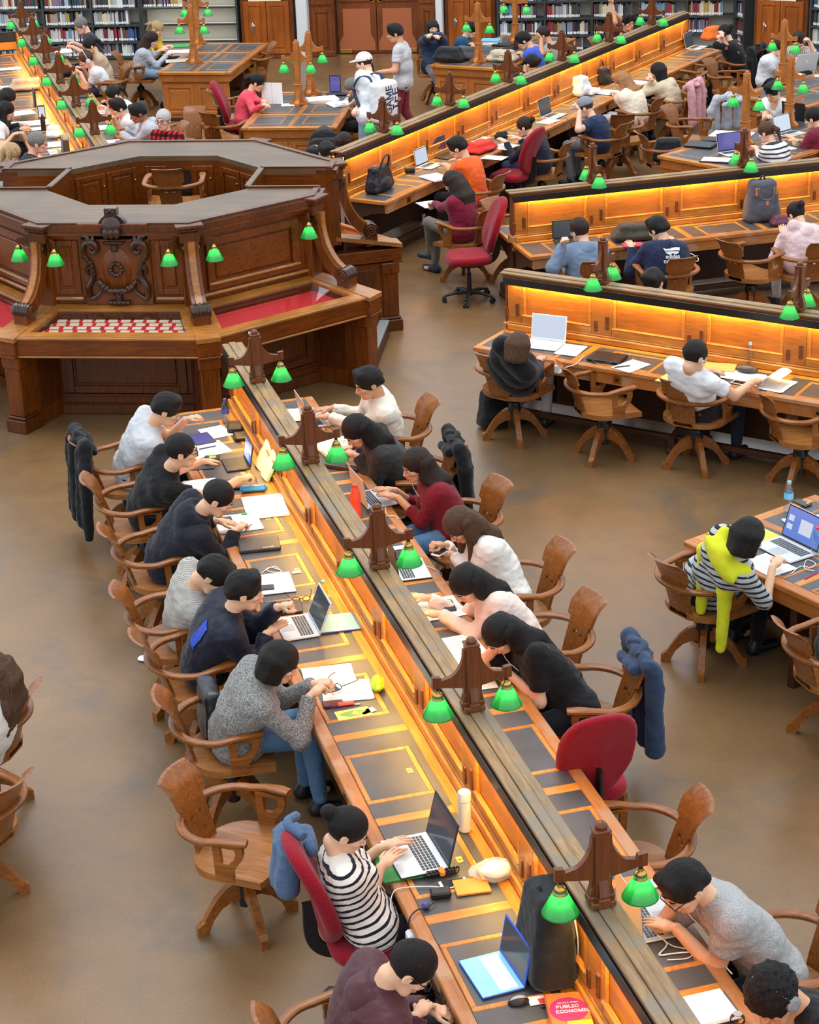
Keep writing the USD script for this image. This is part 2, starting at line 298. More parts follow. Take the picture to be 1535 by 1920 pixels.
# ---- metal shelving and books
BOOKC = [(52, 64, 92), (66, 92, 138), (118, 40, 48), (150, 44, 50), (60, 60, 66), (196, 196, 190), (150, 150, 150), (112, 138, 164), (210, 200, 170), (44, 72, 66), (96, 74, 60), (178, 150, 84), (36, 36, 44), (170, 184, 200), (128, 110, 130), (222, 222, 220)]
for i, c in enumerate(BOOKC): plain(f'book_cover_{i}', c, .55)
UsdGeom.Scope.Define(stage, '/World/Looks/kit')
bookp = []
stuffb = {i: [] for i in range(len(BOOKC))}; stuffl = []
books = []
def shelf_run(label, x0, x1, nb, loc, rot, fill, rows=(.06, .32, .61, .90, 1.2, 1.5)):
    o = thing('bookshelf', label, 'bookshelf', loc, rot); w = (x1 - x0) / nb
    for k in range(nb + 1): part(o, 'upright', J(box(x0 + k * w - .018, x0 + k * w + .018, -.02, .3, 0, 1.82, .003), box(x0 + k * w - .03, x0 + k * w + .03, -.03, .3, 0, .05)), 'shelf_metal')
    part(o, 'back_panel', box(x0, x1, .28, .3, .03, 1.82), 'shelf_back'); part(o, 'plinth', box(x0, x1, .0, .28, .0, .05), 'black_strip')
    for z in rows:
        for k in range(nb): b = part(o, 'shelf_board', box(x0 + k * w + .02, x0 + (k + 1) * w - .02, -.01, .28, z - .012, z), 'shelf_back' if nb == 1 else 'shelf_metal'); part(b, 'shelf_lip', box(x0 + k * w + .02, x0 + (k + 1) * w - .02, -.02, -.008, z - .03, z + .003), 'shelf_metal')
    R = rz(rot)
    for r, z in enumerate(rows):
        for k in range(nb):
            f = fill(k, r)
            if f <= 0: continue
            x = x0 + k * w + .03; end = x0 + k * w + .02 + (w - .05) * f; run = rnd.randrange(16)
            while x < end:
                t = rnd.choice((.018, .022, .026, .03, .036, .044)); h = rnd.uniform(.185, .25)
                if rnd.random() < .55: run = rnd.randrange(len(BOOKC))
                if x + t > end: break
                books.append((tuple(R @ [x + t / 2, .02 + rnd.uniform(0, .02), 0] + np.array(loc) + [0, 0, z + .001]), rot, t, h, run, r, rnd.random() < .8, rnd.choice((0, 0, 0, 0, .06, .1)))); x += t + .0015 + (rnd.random() < .06) * .02
    return o
fl = lambda k, r: (.9, .97, .85, .96, .8, .94)[(k * 2 + r) % 6]
shelf_run('dark metal bookshelf packed with books along the back wall at upper left', -8.55, -4.19, 5, (0, WY, 0), 0, fl)
shelf_run('empty cream-backed metal bookshelf beside the wooden cupboard at the back wall', -4.15, -2.46, 1, (0, WY, 0), 0, lambda k, r: .46 if r in (3, 4) else 0)
shelf_run('dark metal bookshelf packed with books along the back wall right of the doors', 2.1, 6.12, 5, (0, WY, 0), 0, lambda k, r: fl(k + 3, r) if k < 4 else (.0 if r == 0 else .5 if r == 1 else .78))
shelf_run('narrow metal bookshelf end squeezed beside the corner cupboard', 0, .3, 1, (6.13, WY - .02, 0), math.radians(-62), lambda k, r: .8)
shelf_run('metal bookshelf with books right of the corner cupboard at upper right', 0, 2.4, 3, (7.3, 14.98, 0), math.radians(-45), fl)
def seen(b):
    return b[5] < 4 and (-6.85 < b[0][0] < -4.1 or 2.0 < b[0][0] < 6.2)
vis = sorted((b for b in books if seen(b)), key=lambda b: (b[5] == 3, b[0][0] > 0 and b[5] == 0))[:300]
ids = set(map(id, vis)); proto = {}
UB = [J(box(-.5, .5, 0, .75, 0, 1, .02))]
for b in vis:
    lab = 'book standing spine-out among others on the dark metal shelves along the back wall'
    loc, rot, t, h, c, r, wl, ln = b
    key = c
    if key not in proto:
        o = thing('book', lab, 'book', loc, rot, 'books on the back wall shelves', sc=(t, .2, h))
        part(o, 'cover', UB[0], f'book_cover_{c}'); part(o, 'spine_label', box(-.42, .42, -.012, .01, .06, .24), 'paper'); proto[key] = o
    else: copy_of(proto[key], lab, loc, rot, sc=(t, .2, h))
o = thing('shelved_books', 'rest of the books packed on the metal shelves along the back wall', 'books', kind='stuff')
for b in books:
    if id(b) in ids: continue
    loc, rot, t, h, c, r, wl, ln = b
    stuffb[c].append(TF(box(-t / 2, t / 2, 0, .15, 0, h), loc, rot)); stuffl.append(TF(box(-t * .4, t * .4, -.004, .002, .012, .05), loc, rot))
for c, ms in stuffb.items():
    if ms: part(o, 'covers', J(*ms), f'book_cover_{c}', kind='stuff')
part(o, 'spine_labels', J(*stuffl), 'paper', kind='stuff')

# ================================================================ the octagonal dais desk
def oct_(ap, k0=0, k1=8, rot=-112.5):
    R = ap / math.cos(PI / 8); return [(R * math.cos(math.radians(rot + 45 * k)), R * math.sin(math.radians(rot + 45 * k))) for k in range(k0, k1)]
def ring(api, apo, ks): return Polygon(oct_(apo)).difference(Polygon(oct_(api)))
CUT = sbox(-9, -.33, 9, .37)
dais = thing('dais_desk', 'large carved octagonal wooden attendants\' desk standing in the centre of the reading room', 'desk')
HZ = 1.776
top = ring(.955, 1.66, 0).difference(CUT)
for g in top.geoms:
    part(dais, 'counter_top', prism(g.buffer(-.012), HZ - .05, HZ), 'counter_top'); 
lip = ring(1.60, 1.655, 0).difference(CUT)
for g in lip.geoms: part(dais, 'counter_edge', prism(g, HZ - .002, HZ + .012), 'dais_dark')
for g in Polygon(oct_(1.66)).difference(Polygon(oct_(.955))).intersection(sbox(-9, -.40, 9, .44)).difference(CUT).geoms:
    part(dais, 'counter_edge', prism(g.buffer(-.015), HZ - .002, HZ + .02), 'dais_dark')
for ap, z0, z1 in ((1.70, HZ - .055, HZ - .012), (1.675, HZ - .10, HZ - .055), (1.64, HZ - .14, HZ - .10)):
    for g in ring(1.5, ap, 0).difference(CUT).geoms: part(dais, 'cornice', prism(g, z0, z1), 'dais_wood' if z0 < 1.7 else 'dais_dark')
for g in ring(1.45, 1.60, 0).difference(sbox(-9, -.35, 9, .39)).geoms: part(dais, 'outer_wall', prism(g, 0, HZ - .05), 'dais_wood')
for g in ring(.97, 1.03, 0).difference(sbox(-9, -.35, 9, .39)).geoms: part(dais, 'inner_wall', prism(g, .9, HZ - .05), 'dais_wood')
part(dais, 'platform', prism(oct_(1.5), 0, .95), 'under_wood')
for s in (-1, 1):
    part(dais, 'passage_wall', J(box(s * .97 if s > 0 else -1.6, 1.6 if s > 0 else -.97, -.36, -.322, .0, HZ - .05), box(.97 if s > 0 else -1.6, 1.6 if s > 0 else -.97, .362, .40, 0, HZ - .05)), 'dais_wood')
    g = part(dais, 'gate', box(s * .96 - .02, s * .96 + .02, -.33, .37, 1.0, HZ - .005, .004), 'dais_wood'); part(g, 'gate_rail', box(s * .96 - .03, s * .96 + .03, -.33, .37, HZ - .005, HZ + .02, .006), 'counter_top')
# inner cupboard doors under the far counter
for k in (3, 4, 5):
    th = math.radians(-90 + 45 * k); n = {3: 2, 4: 3, 5: 2}[k]; w = .72 / n
    for q in range(n):
        x0 = -.36 + q * w
        if k == 4 and q == 1:
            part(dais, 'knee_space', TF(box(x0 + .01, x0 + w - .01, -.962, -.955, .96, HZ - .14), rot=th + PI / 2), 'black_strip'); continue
        fr, fl = raised_panel(x0 + .01, x0 + w - .01, 0, .98, HZ - .1, .05, .014)
        c = np.array([math.cos(th), math.sin(th)]) * .97
        put = lambda m: TF(m, (c[0], c[1], 0), th - PI / 2)
        d = part(dais, 'cupboard_door', put(fr), 'dais_wood'); part(d, 'panel', put(fl), 'dais_wood')
        part(d, 'knob', put(ball((x0 + w - .04, -.025, 1.55), .012, 6)), 'brass', True)
FACES = {0: 'front', 1: 'front right', 3: 'back right', 4: 'back', 5: 'back left', 7: 'front left'}
CASE = {'front': 'glazed display case on the dais front holding rows of pale labels on red cloth', 'front right': 'glazed display case with bare red cloth right of the carved crest',
        'front left': 'glazed red-cloth display case on the dais at the left picture edge', 'back right': 'display case on the far right side of the dais, mostly hidden', 'back': 'display case along the rear side of the dais, hidden behind the counter', 'back left': 'display case on the far left side of the dais, hidden behind the counter'}
def half(ap): return ap * math.tan(PI / 8)
def scroll_profile():
    o = bez((0, .66), (.02, .52), (.06, .34), (.14, .17), (.26, .06), n=8); o2 = bez((.345, .085), (.31, .15), (.22, .23), (.14, .36), (.10, .52), (.095, .66), n=8)
    return np.vstack([o, [(.28, 0), (.36, 0)], o2])
for k in FACES:
    th = math.radians(-90 + 45 * k); f = FACES[k]
    put = lambda m: TF(m, rot=th + PI / 2)                 # face frame: x along the face, -y outwards
    # back wall panels
    if k != 0:
        h = half(1.6) - .16
        fr, fl = raised_panel(-h, h, -1.6, 1.12, 1.60, .075, .03); part(dais, 'frame', put(fr), 'dais_wood'); part(dais, 'wall_panel', put(fl), 'dais_wood')
        part(dais, 'moulding', put(J(box(-h, h, -1.65, -1.6, 1.165, 1.19, .008), box(-half(1.6) + .05, half(1.6) - .05, -1.64, -1.6, 1.07, 1.10, .01))), 'case_wood')
    else:
        for s in (-1, 1):
            fr, fl = raised_panel(*sorted((s * .35, s * .60)), -1.6, 1.12, 1.62, .05, .02); part(dais, 'frame', put(fr), 'dais_upright'); part(dais, 'wall_panel', put(fl), 'dais_upright')
            part(dais, 'moulding', put(box(*sorted((s * .33, s * .62)), -1.645, -1.6, 1.07, 1.10, .01)), 'case_wood')
    # display case: sloping glazed box
    c = thing('display_case', CASE[f], 'display case', (0, 0, 0), th + PI / 2)
    b0, b1 = half(1.63), half(2.2)
    def slope(y): return .90 + (-2.2 - y) / (-2.2 + 1.62) * 0 + (y + 2.2) / .58 * .12
    def slab(poly, dz0, dz1):
        P = Polygon(poly) if not hasattr(poly, 'exterior') else poly
        m = prism(P, 0, 1); v = m[0].copy(); zz = slope(v[:, 1]); v[:, 2] = zz + np.where(v[:, 2] > .5, dz1, dz0); return v, m[1]
    outer = Polygon([(-b0, -1.62), (b0, -1.62), (b1 - .07, -2.2), (-b1 + .07, -2.2)]); inner = Polygon([(-b0 + .12, -1.72), (b0 - .12, -1.72), (b1 - .2, -2.12), (-b1 + .2, -2.12)])
    part(c, 'frame', slab(outer.difference(inner), -.035, .012), 'case_wood'); part(c, 'glass', slab(inner, -.008, -.003), 'glass')
    part(c, 'rim_moulding', J(box(-b1 + .06, b1 - .06, -2.225, -2.19, .875, .912, .012)), 'case_wood'); part(c, 'apron', J(box(-b1 + .07, b1 - .07, -2.205, -2.17, .735, .88, .006)), 'dais_wood')
    part(c, 'lower_moulding', box(-b1 + .07, b1 - .07, -2.215, -2.17, .715, .735, .006), 'case_wood')
    part(c, 'case_lining', J(slab(inner.buffer(.02), -.085, -.08)), 'red_cloth')
    part(c, 'case_side', J(box(-b0, b0, -1.73, -1.70, .80, .99), slab(Polygon([(-b0 + .1, -1.72), (-b0 + .12, -1.72), (-b1 + .2, -2.12), (-b1 + .18, -2.12)]), -.14, -.03), slab(Polygon([(b0 - .12, -1.72), (b0 - .1, -1.72), (b1 - .18, -2.12), (b1 - .2, -2.12)]), -.14, -.03)), 'dais_dark')
    part(c, 'case_bottom', slab(outer.buffer(-.02), -.17, -.15), 'dais_dark')
    if k == 0:
        for r in range(6):
            y = -1.76 - r * .063; ww = half(-y) + .2 - .24
            for q in range(11):
                x = -ww * .92 + (q + (r % 2) * .22) * (2 * ww * .9 / 10.6); part(c, 'label_card', TF(slab(sbox(x - .042, y - .021, x + .042, y + .021), -.079, -.073)), 'paper_warm')
    # knee space panel below the case
    hb = half(1.6) - .04
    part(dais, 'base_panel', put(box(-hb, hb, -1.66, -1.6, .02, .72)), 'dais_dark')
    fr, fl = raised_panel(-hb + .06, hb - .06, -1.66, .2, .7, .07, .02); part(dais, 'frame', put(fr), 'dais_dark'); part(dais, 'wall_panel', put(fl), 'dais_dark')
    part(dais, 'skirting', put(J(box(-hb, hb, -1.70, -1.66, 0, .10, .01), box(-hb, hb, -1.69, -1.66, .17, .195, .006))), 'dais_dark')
    if k == 1: part(dais, 'case_lock', put(ball((-.5, -2.225, .86), .02, 7)), 'chrome', True)
# corner piers, pillar caps, scrolls and their lamps
SC = scroll_profile()
for k in range(8):
    th = math.radians(-112.5 + 45 * k); put = lambda m: TF(m, rot=th + PI / 2)
    R1 = 1.6 / math.cos(PI / 8); R2 = 2.2 / math.cos(PI / 8)
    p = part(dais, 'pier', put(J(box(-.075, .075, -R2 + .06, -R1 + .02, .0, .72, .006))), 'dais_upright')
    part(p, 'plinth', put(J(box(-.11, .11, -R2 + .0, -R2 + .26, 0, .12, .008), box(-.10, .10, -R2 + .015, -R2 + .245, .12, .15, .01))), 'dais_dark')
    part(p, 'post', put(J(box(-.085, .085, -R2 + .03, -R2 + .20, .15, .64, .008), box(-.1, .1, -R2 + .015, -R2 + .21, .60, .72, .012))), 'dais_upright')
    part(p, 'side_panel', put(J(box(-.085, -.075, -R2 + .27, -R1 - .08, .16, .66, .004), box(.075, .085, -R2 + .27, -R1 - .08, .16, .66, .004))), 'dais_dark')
    part(dais, 'corner_block', put(J(box(-.10, .10, -R2 - .012, -R1 + .05, .735, .86, .004), box(-.10, .10, -R2 - .025, -R2 + .08, .715, .735, .004))), 'dais_wood')
    v, fc = prism([(-.11, -R2 - .02), (.11, -R2 - .02), (.085, -R1), (-.085, -R1)], 0, 1); v = v.copy(); v[:, 2] = .87 + (v[:, 1] + R2) / .62 * .12 + v[:, 2] * .04
    part(dais, 'corner_top', put((v, fc)), 'case_wood')
    part(dais, 'pillar', put(J(box(-.085, .085, -R1 - .05, -R1 + .1, .95, HZ - .10, .006))), 'dais_upright')
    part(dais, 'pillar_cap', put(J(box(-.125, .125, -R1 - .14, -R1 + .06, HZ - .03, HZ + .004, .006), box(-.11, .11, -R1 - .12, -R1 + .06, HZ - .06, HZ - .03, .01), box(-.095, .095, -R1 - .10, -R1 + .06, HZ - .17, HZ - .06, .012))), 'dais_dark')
    cb = [TF(lathe([(0, -.08), (.04, -.08), (.045, -.05), (.04, -.02), (.045, 0), (.04, .02), (.045, .05), (.04, .08), (0, .08)], 12), R=[[0, 0, 1], [0, 1, 0], [-1, 0, 0]], loc=(0, -R1 - .075, HZ - .215))]
    part(dais, 'corbel', put(J(*cb, box(-.07, .07, -R1 - .09, -R1 - .02, HZ - .30, HZ - .2, .02))), 'carving', 30)
    v, fc = prism(np.c_[SC[:, 0], SC[:, 1]], -.065, .065, 'xz')       # profile x = out, z = up
    v = np.c_[v[:, 1], -v[:, 0] - R1 - .03, v[:, 2] + .965]; s = part(dais, 'scroll_bracket', put((v, fc)), 'dais_upright')
    v, fc = prism(np.c_[SC[:, 0] * 1.02, SC[:, 1]], -.03, .03, 'xz'); v = np.c_[v[:, 1], -v[:, 0] - R1 - .045, v[:, 2] + .97]; part(s, 'raised_fillet', put((v, fc)), 'case_wood')
    e = TF(lathe([(0, -.085), (.07, -.085), (.075, -.07), (.066, -.05), (.076, -.035), (.066, -.02), (.076, 0), (.066, .02), (.076, .035), (.066, .05), (.075, .07), (.07, .085), (0, .085)], 18), R=[[0, 0, 1], [0, 1, 0], [-1, 0, 0]], loc=(0, -R1 - .36, 1.02 + .045))
    part(s, 'volute', put(e), 'carving', 30); part(s, 'volute_foot', put(box(-.08, .08, -R1 - .425, -R1 - .30, .90, 1.04, .008)), 'dais_upright')
    for sd in (-1, 1): part(s, 'volute_ring', put(TF(J(tube([(math.cos(t) * r, math.sin(t) * r, 0) for t, r in zip(np.linspace(0, 4 * PI, 30), np.linspace(.06, .012, 30))], .007, 5)), R=[[0, 0, 1], [0, 1, 0], [-1, 0, 0]], loc=(sd * .086, -R1 - .36, 1.065))), 'dais_upright', True)
# carved crest on the front face
cr = part(dais, 'crest_panel', J(box(-.31, .31, -1.64, -1.59, 1.03, HZ + .005, .008), box(-.32, .32, -1.68, -1.6, HZ - .02, HZ + .01, .006)), 'dais_upright')
def leafscroll(s):
    m = []
    path = bez((.20, 0, 1.12), (.255, 0, 1.10), (.27, 0, 1.20), (.22, 0, 1.30), (.235, 0, 1.42), (.285, 0, 1.50), (.27, 0, 1.60), (.19, 0, 1.61), (.165, 0, 1.55), (.2, 0, 1.515), (.235, 0, 1.54), n=7)
    m.append(tube(path + [0, -1.66, 0], np.interp(np.linspace(0, 1, len(path)), [0, .2, .5, .75, 1], [.02, .03, .024, .034, .014]), 8))
    p2 = bez((.20, 0, 1.12), (.16, 0, 1.16), (.15, 0, 1.23), (.2, 0, 1.25), n=6); m.append(tube(p2 + [0, -1.66, 0], .018, 7))
    p3 = bez((.235, 0, 1.60), (.24, 0, 1.66), (.29, 0, 1.68), (.27, 0, 1.73), n=6); m.append(tube(p3 + [0, -1.66, 0], np.linspace(.032, .012, len(p3)), 7))
    p4 = bez((.2, 0, 1.60), (.19, 0, 1.66), (.205, 0, 1.70), n=6); m.append(tube(p4 + [0, -1.66, 0], np.linspace(.028, .006, len(p4)), 7))
    p5 = bez((.235, 0, 1.40), (.27, 0, 1.36), (.255, 0, 1.31), n=6); m.append(tube(p5 + [0, -1.665, 0], np.linspace(.03, .012, len(p5)), 7))
    for q in range(6): m.append(ball((.2 + .012 * q, -1.675, 1.33 + .03 * q), (.022, .02, .012), 6))
    v, f = J(*m); v = v * [s, 1, 1]; return v, (f if s > 0 else f[:, ::-1])
for s in (-1, 1): part(cr, 'carved_leaf_scroll', leafscroll(s), 'carving', 40)
part(cr, 'carved_medallion', ball((0, -1.62, 1.36), (.155, .045, .22), 14), 'dais_upright', True)
g = [ball((.17 * math.sin(t), -1.665 - .02 * math.cos(t), 1.29 - .12 * math.cos(t) + rnd.uniform(-.012, .012)), (.026, .03, .024), 6) for t in np.linspace(-1.35, 1.35, 26)] + [ball((.15 * math.sin(t) + rnd.uniform(-.02, .02), -1.68, 1.25 - .1 * math.cos(t) + rnd.uniform(-.02, .02)), .02, 5) for t in np.linspace(-1.2, 1.2, 24)]
part(cr, 'carved_garland', J(*g), 'carving', True)
part(cr, 'carved_wreath', J(*[ball((.05 * math.sin(t), -1.68, 1.37 + .055 * math.cos(t)), (.024, .022, .02), 6) for t in np.linspace(0, 2 * PI, 12)]), 'carving', True)
part(cr, 'carved_tassel', J(ball((0, -1.66, 1.10), (.03, .03, .07), 8), *[ball((x, -1.665, 1.06), (.03, .028, .022), 6) for x in (-.08, -.04, .0, .04, .08)], ball((0, -1.67, 1.16), (.02, .025, .03), 6)), 'carving', True)
part(cr, 'carved_ledge', J(box(-.095, .095, -1.70, -1.62, 1.60, 1.635, .01), box(-.11, .11, -1.705, -1.62, 1.635, 1.65, .005), box(-.03, .03, -1.69, -1.62, 1.53, 1.6, .01)), 'carving')
cw = [ball((0, -1.69, 1.76), (.092, .05, .10), 12)] + [ball((.1 * math.sin(t), -1.70 - .0, 1.70 + .14 * math.cos(t) * (1 if abs(t) < 1.6 else .2)), .011, 5) for t in np.linspace(-1.5, 1.5, 19)] + [ball((x, -1.735, 1.71), (.03, .012, .045), 6) for x in (-.05, 0, .05)]
part(cr, 'carved_crown', J(*cw), 'carving', 40)
part(cr, 'crest_head', J(prism([(.135 * math.sin(t), 1.735 + .135 * math.cos(t)) for t in np.linspace(-1.9, 1.9, 20)], -1.67, -1.60, 'xz'), box(-.055, .055, -1.70, -1.6, 1.84, 1.93, .006), box(-.02, .02, -1.71, -1.69, 1.87, 1.92, .006), box(-.04, .04, -1.71, -1.69, 1.885, 1.905, .006)), 'carving')
o = thing('grey_step_edge', 'low grey-edged step at the right-hand entrance of the dais', 'step')
part(o, 'tread', box(1.62, 2.12, -.60, .62, 0, .14, .01), 'under_wood'); part(o, 'step_rail', box(2.02, 2.12, -.62, .64, .14, .165, .005), 'grey_rail')

# ================================================================ reading desks, tables, lamps, chairs
TZ, P = .725, .9107                       # table top height, seat pitch
def desk_proto(label, loc, rot, sx):
    """a radial double-sided reading desk, local x outwards from the dais; 11 seats a side"""
    d = thing('reading_desk', label, 'desk', loc, rot, 'long double-sided reading desks radiating from the dais', sc=(sx, 1, 1))
    L = 11 * P + .12; W = .63
    for s in (-1, 1):
        ys = lambda a, b: (min(s * a, s * b), max(s * a, s * b))
        part(d, 'table_edge', box(-.02, L, *ys(.555, W), TZ - .04, TZ, .006), 'oak_edge')
        part(d, 'inner_border', box(0, L, *ys(.07, .135), TZ - .035, TZ, .003), 'oak')
        part(d, 'substrate', box(0, L - .01, *ys(.05, .60), TZ - .04, TZ - .006), 'under_wood')
        part(d, 'apron', box(.02, L - .03, *ys(.565, .605), TZ - .145, TZ - .04, .004), 'oak_edge')
        part(d, 'table_end', box(-.02, .03, *ys(.07, .555), TZ - .04, TZ, .004), 'oak_cross')
        for k in range(12):
            x = .06 + P * k
            if k: part(d, 'rail', box(x - .036, x + .036, *ys(.135, .555), TZ - .03, TZ + .001, .002), 'oak_cross')
            part(d, 'pilaster', box(x - .1 if k else 0, x + .1, *ys(.028, .052), .80, 1.155, .005), 'oak_panel')
            pl = part(d, 'pilaster_bracket', J(box(x + .04, x + .075, *ys(.05, .062), .86, .98, .003), box(x - .075, x - .04, *ys(.05, .062), .83, .93, .003)), 'cornice')
            if k == 11: continue
            x0, x1 = x + .036, x + P - .036
            if k == 0: x0 = .03
            part(d, 'leather_inset', J(box(x0, x + .20, *ys(.135, .555), TZ - .02, TZ - .0015), box(x + .73, x1, *ys(.135, .555), TZ - .02, TZ - .0015), box(x + .20, x + .73, *ys(.135, .178), TZ - .02, TZ - .0015)), 'leather')
            fr = J(box(x + .202, x + .235, *ys(.18, .552), TZ - .02, TZ + .001, .003), box(x + .695, x + .728, *ys(.18, .552), TZ - .02, TZ + .001, .003), box(x + .235, x + .695, *ys(.18, .213), TZ - .02, TZ + .001, .003), box(x + .235, x + .695, *ys(.525, .552), TZ - .02, TZ + .001, .003))
            fp = part(d, 'writing_flap', box(x + .235, x + .695, *ys(.213, .525), TZ - .02, TZ - .001), 'leather')
            part(fp, 'flap_frame', fr, 'oak'); part(fp, 'keyhole_plate', J(box(x + .44, x + .49, *ys(.235, .265), TZ - .01, TZ + .0008), ), 'brass'); part(fp, 'keyhole', box(x + .46, x + .47, *ys(.243, .257), TZ, TZ + .0016), 'black_metal')
            # partition panel
            part(d, 'panel', box(x + .13, x + P - .13, *ys(.022, .032), .88, 1.15), 'oak_panel')
            part(d, 'panel_moulding', J(box(x + .1, x + P - .1, *ys(.03, .05), .80, .865, .004), box(x + .1, x + P - .1, *ys(.03, .062), .862, .882, .008), box(x + .1, x + .135, *ys(.03, .05), .86, 1.15, .006), box(x + P - .135, x + P - .1, *ys(.03, .05), .86, 1.15, .006)), 'oak')
            so = part(d, 'socket_plate', box(x + .40, x + .48, *ys(.605, .611), TZ - .125, TZ - .06, .002), 'brass'); part(so, 'socket', box(x + .425, x + .455, *ys(.61, .6125), TZ - .108, TZ - .078), 'black_metal')
        part(d, 'base_moulding', J(box(0, L, *ys(.03, .075), TZ, .785, .008), box(0, L, *ys(.03, .06), .785, .802, .006)), 'oak')
        part(d, 'black_hood', J(box(-.015, L, *ys(.080, .088), 1.148, 1.215, .003), box(-.015, L, *ys(.03, .082), 1.190, 1.212)), 'black_strip')
        part(d, 'glow_strip', box(.06, L - .05, *ys(.058, .074), 1.166, 1.178), 'strip_glow')
        part(d, 'cornice', J(box(-.03, L, *ys(.03, .072), 1.205, 1.236, .006), box(-.045, L, *ys(.03, .082), 1.228, 1.240, .003)), 'cornice')
        part(d, 'ridge_board', box(-.05, L, *ys(.028, .082), 1.240, 1.252, .003), 'ridge')
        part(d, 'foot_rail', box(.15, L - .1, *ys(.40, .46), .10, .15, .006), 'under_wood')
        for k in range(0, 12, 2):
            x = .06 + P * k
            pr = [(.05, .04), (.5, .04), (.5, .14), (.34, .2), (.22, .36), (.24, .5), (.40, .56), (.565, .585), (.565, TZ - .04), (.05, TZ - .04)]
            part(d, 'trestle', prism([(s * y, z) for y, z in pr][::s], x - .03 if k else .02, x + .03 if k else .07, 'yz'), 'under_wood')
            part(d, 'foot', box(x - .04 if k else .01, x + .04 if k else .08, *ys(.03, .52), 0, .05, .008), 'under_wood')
    part(d, 'ridge_board', box(-.05, L, -.026, .026, 1.240, 1.262, .004), 'ridge')
    part(d, 'core', box(0, L, -.028, .028, .62, 1.24, .003), 'oak_panel')
    part(d, 'end_post', box(-.012, .02, -.052, .052, TZ, 1.21, .004), 'cornice'); part(d, 'end_base', box(-.03, .03, -.075, .075, TZ - .01, .79, .006), 'oak_edge')
    part(d, 'spine_board', box(.1, L - .1, -.02, .02, .08, .64), 'under_wood')
    part(d, 'end_bracket', prism([(-.02, TZ - .04), (.5, TZ - .04), (.5, .1), (.22, .1), (.17, .3), (.10, .5)], -.02, .02, 'xz'), 'cornice')
    return d
DESKS = {'A': ((1.40, -3.41), -67.53, 1.0, 'long reading desk in the foreground, running from the dais to the bottom of the picture'),
         'B': ((3.477, -1.314), -25.38, .975, 'long reading desk with glowing panels crossing the right side at mid-height'),
         'C': ((3.313, 1.548), 22.24, .927, 'long reading desk at right carrying a grey backpack, second from the camera'),
         'D': ((1.236, 3.429), 66.53, .985, 'long glowing reading desk slanting from behind the dais to the upper right'),
         'E': ((-1.45, 3.49), 112.64, 1.0, 'long reading desk in the upper left corner lined with green lamps')}
proto_desk = None
def on_desk(k, x, y):                      # local desk coordinates (metres along, metres to the side) to world
    (ox, oy), a, s, _ = DESKS[k]; a = math.radians(a); return (ox + x * math.cos(a) - y * math.sin(a), oy + x * math.sin(a) + y * math.cos(a))
for k, (o, a, sx, lab) in DESKS.items():
    if proto_desk is None: proto_desk = desk_proto(lab, (*o, 0), math.radians(a), sx)
    else: copy_of(proto_desk, lab, (*o, 0), math.radians(a), sc=(sx, 1, 1))

def shade_mesh(x, z):                     # conical glass shade hanging under (x, z)
    out = [(.024, 0), (.03, -.006), (.078, -.104), (.0825, -.113)]; inn = [(.079, -.112), (.074, -.104), (.026, -.008), (.02, -.004)]
    return TF(lathe(out + inn, 24), (x, 0, z))
def shade_parts(o, x, z):
    sh = part(o, 'lamp_shade', shade_mesh(x, z), 'shade_glass', True)
    part(sh, 'gallery', TF(lathe([(0, .03), (.012, .03), (.014, .018), (.024, .012), (.027, .004), (.024, -.006), (.033, -.012), (.034, -.018), (.02, -.02)], 16), (x, 0, z + .004)), 'brass', 40)
    part(sh, 'bulb', TF(ball((0, 0, -.042), (.014, .014, .02), 7), (x, 0, z)), 'bulb', True)
def arm_outline(top=.30):
    r = bez((.045, top - .0), (.055, top - .07), (.10, top - .135), (.165, top - .155), n=6)
    return [(0, .07), (0, top)] + [tuple(p) for p in r] + [(.17, top - .135), (.212, top - .130), (.212, top - .195), (.165, top - .195), (.05, top - .215), (.045, .07)]
def lamp_proto(label, loc, rot, group):
    """wooden post on the ridge with an arm to either side (local x) and two green shades"""
    o = thing('desk_lamp', label, 'lamp', loc, rot, group)
    part(o, 'post', box(-.033, .033, -.033, .033, .0, .37, .005), 'lamp_wood')
    part(o, 'base', J(box(-.055, .055, -.055, .055, 0, .03, .006), box(-.06, .06, -.028, .028, 0, .05, .008), box(-.028, .028, -.06, .06, 0, .05, .008), *[TF(prism([(0, .03), (.055, .03), (.055, .06), (.034, .13), (.03, .19), (0, .19)], -.022, .022, 'xz'), rot=q * PI / 2) for q in range(4)]), 'lamp_wood')
    part(o, 'cap', J(box(-.038, .038, -.038, .038, .365, .378, .004), ball((0, 0, .388), (.028, .028, .022), 9)), 'lamp_wood', 40)
    for s in (-1, 1):
        A = prism(arm_outline(.345), -.014, .014, 'xz'); v = A[0] * [s, 1, 1]; part(o, 'arm', (v, A[1] if s > 0 else A[1][:, ::-1]), 'lamp_wood')
        part(o, 'stem', TF(lathe([(0, 0), (.011, 0), (.011, -.03), (0, -.03)], 10), (s * .185, 0, .155)), 'black_metal')
        shade_parts(o, s * .185, .10)
    return o
LN = {'A': ([.96, 2.715, 4.517, 6.363, 8.194], 'on the foreground desk'), 'B': ([.93, 2.715, 4.5], 'on the desk of the white-shirted man'), 'C': ([.88, 2.57, 4.3], 'on the desk with the grey backpack'),
      'D': ([1.0, 2.605, 4.152, 5.725, 7.245, 8.742], 'on the slanting desk behind the dais'), 'E': ([.95, 2.70, 4.36, 6.0, 7.61, 9.3], 'on the upper-left desk')}
ORD = ['first', 'second', 'third', 'fourth', 'fifth', 'sixth', 'seventh']
plamp = None
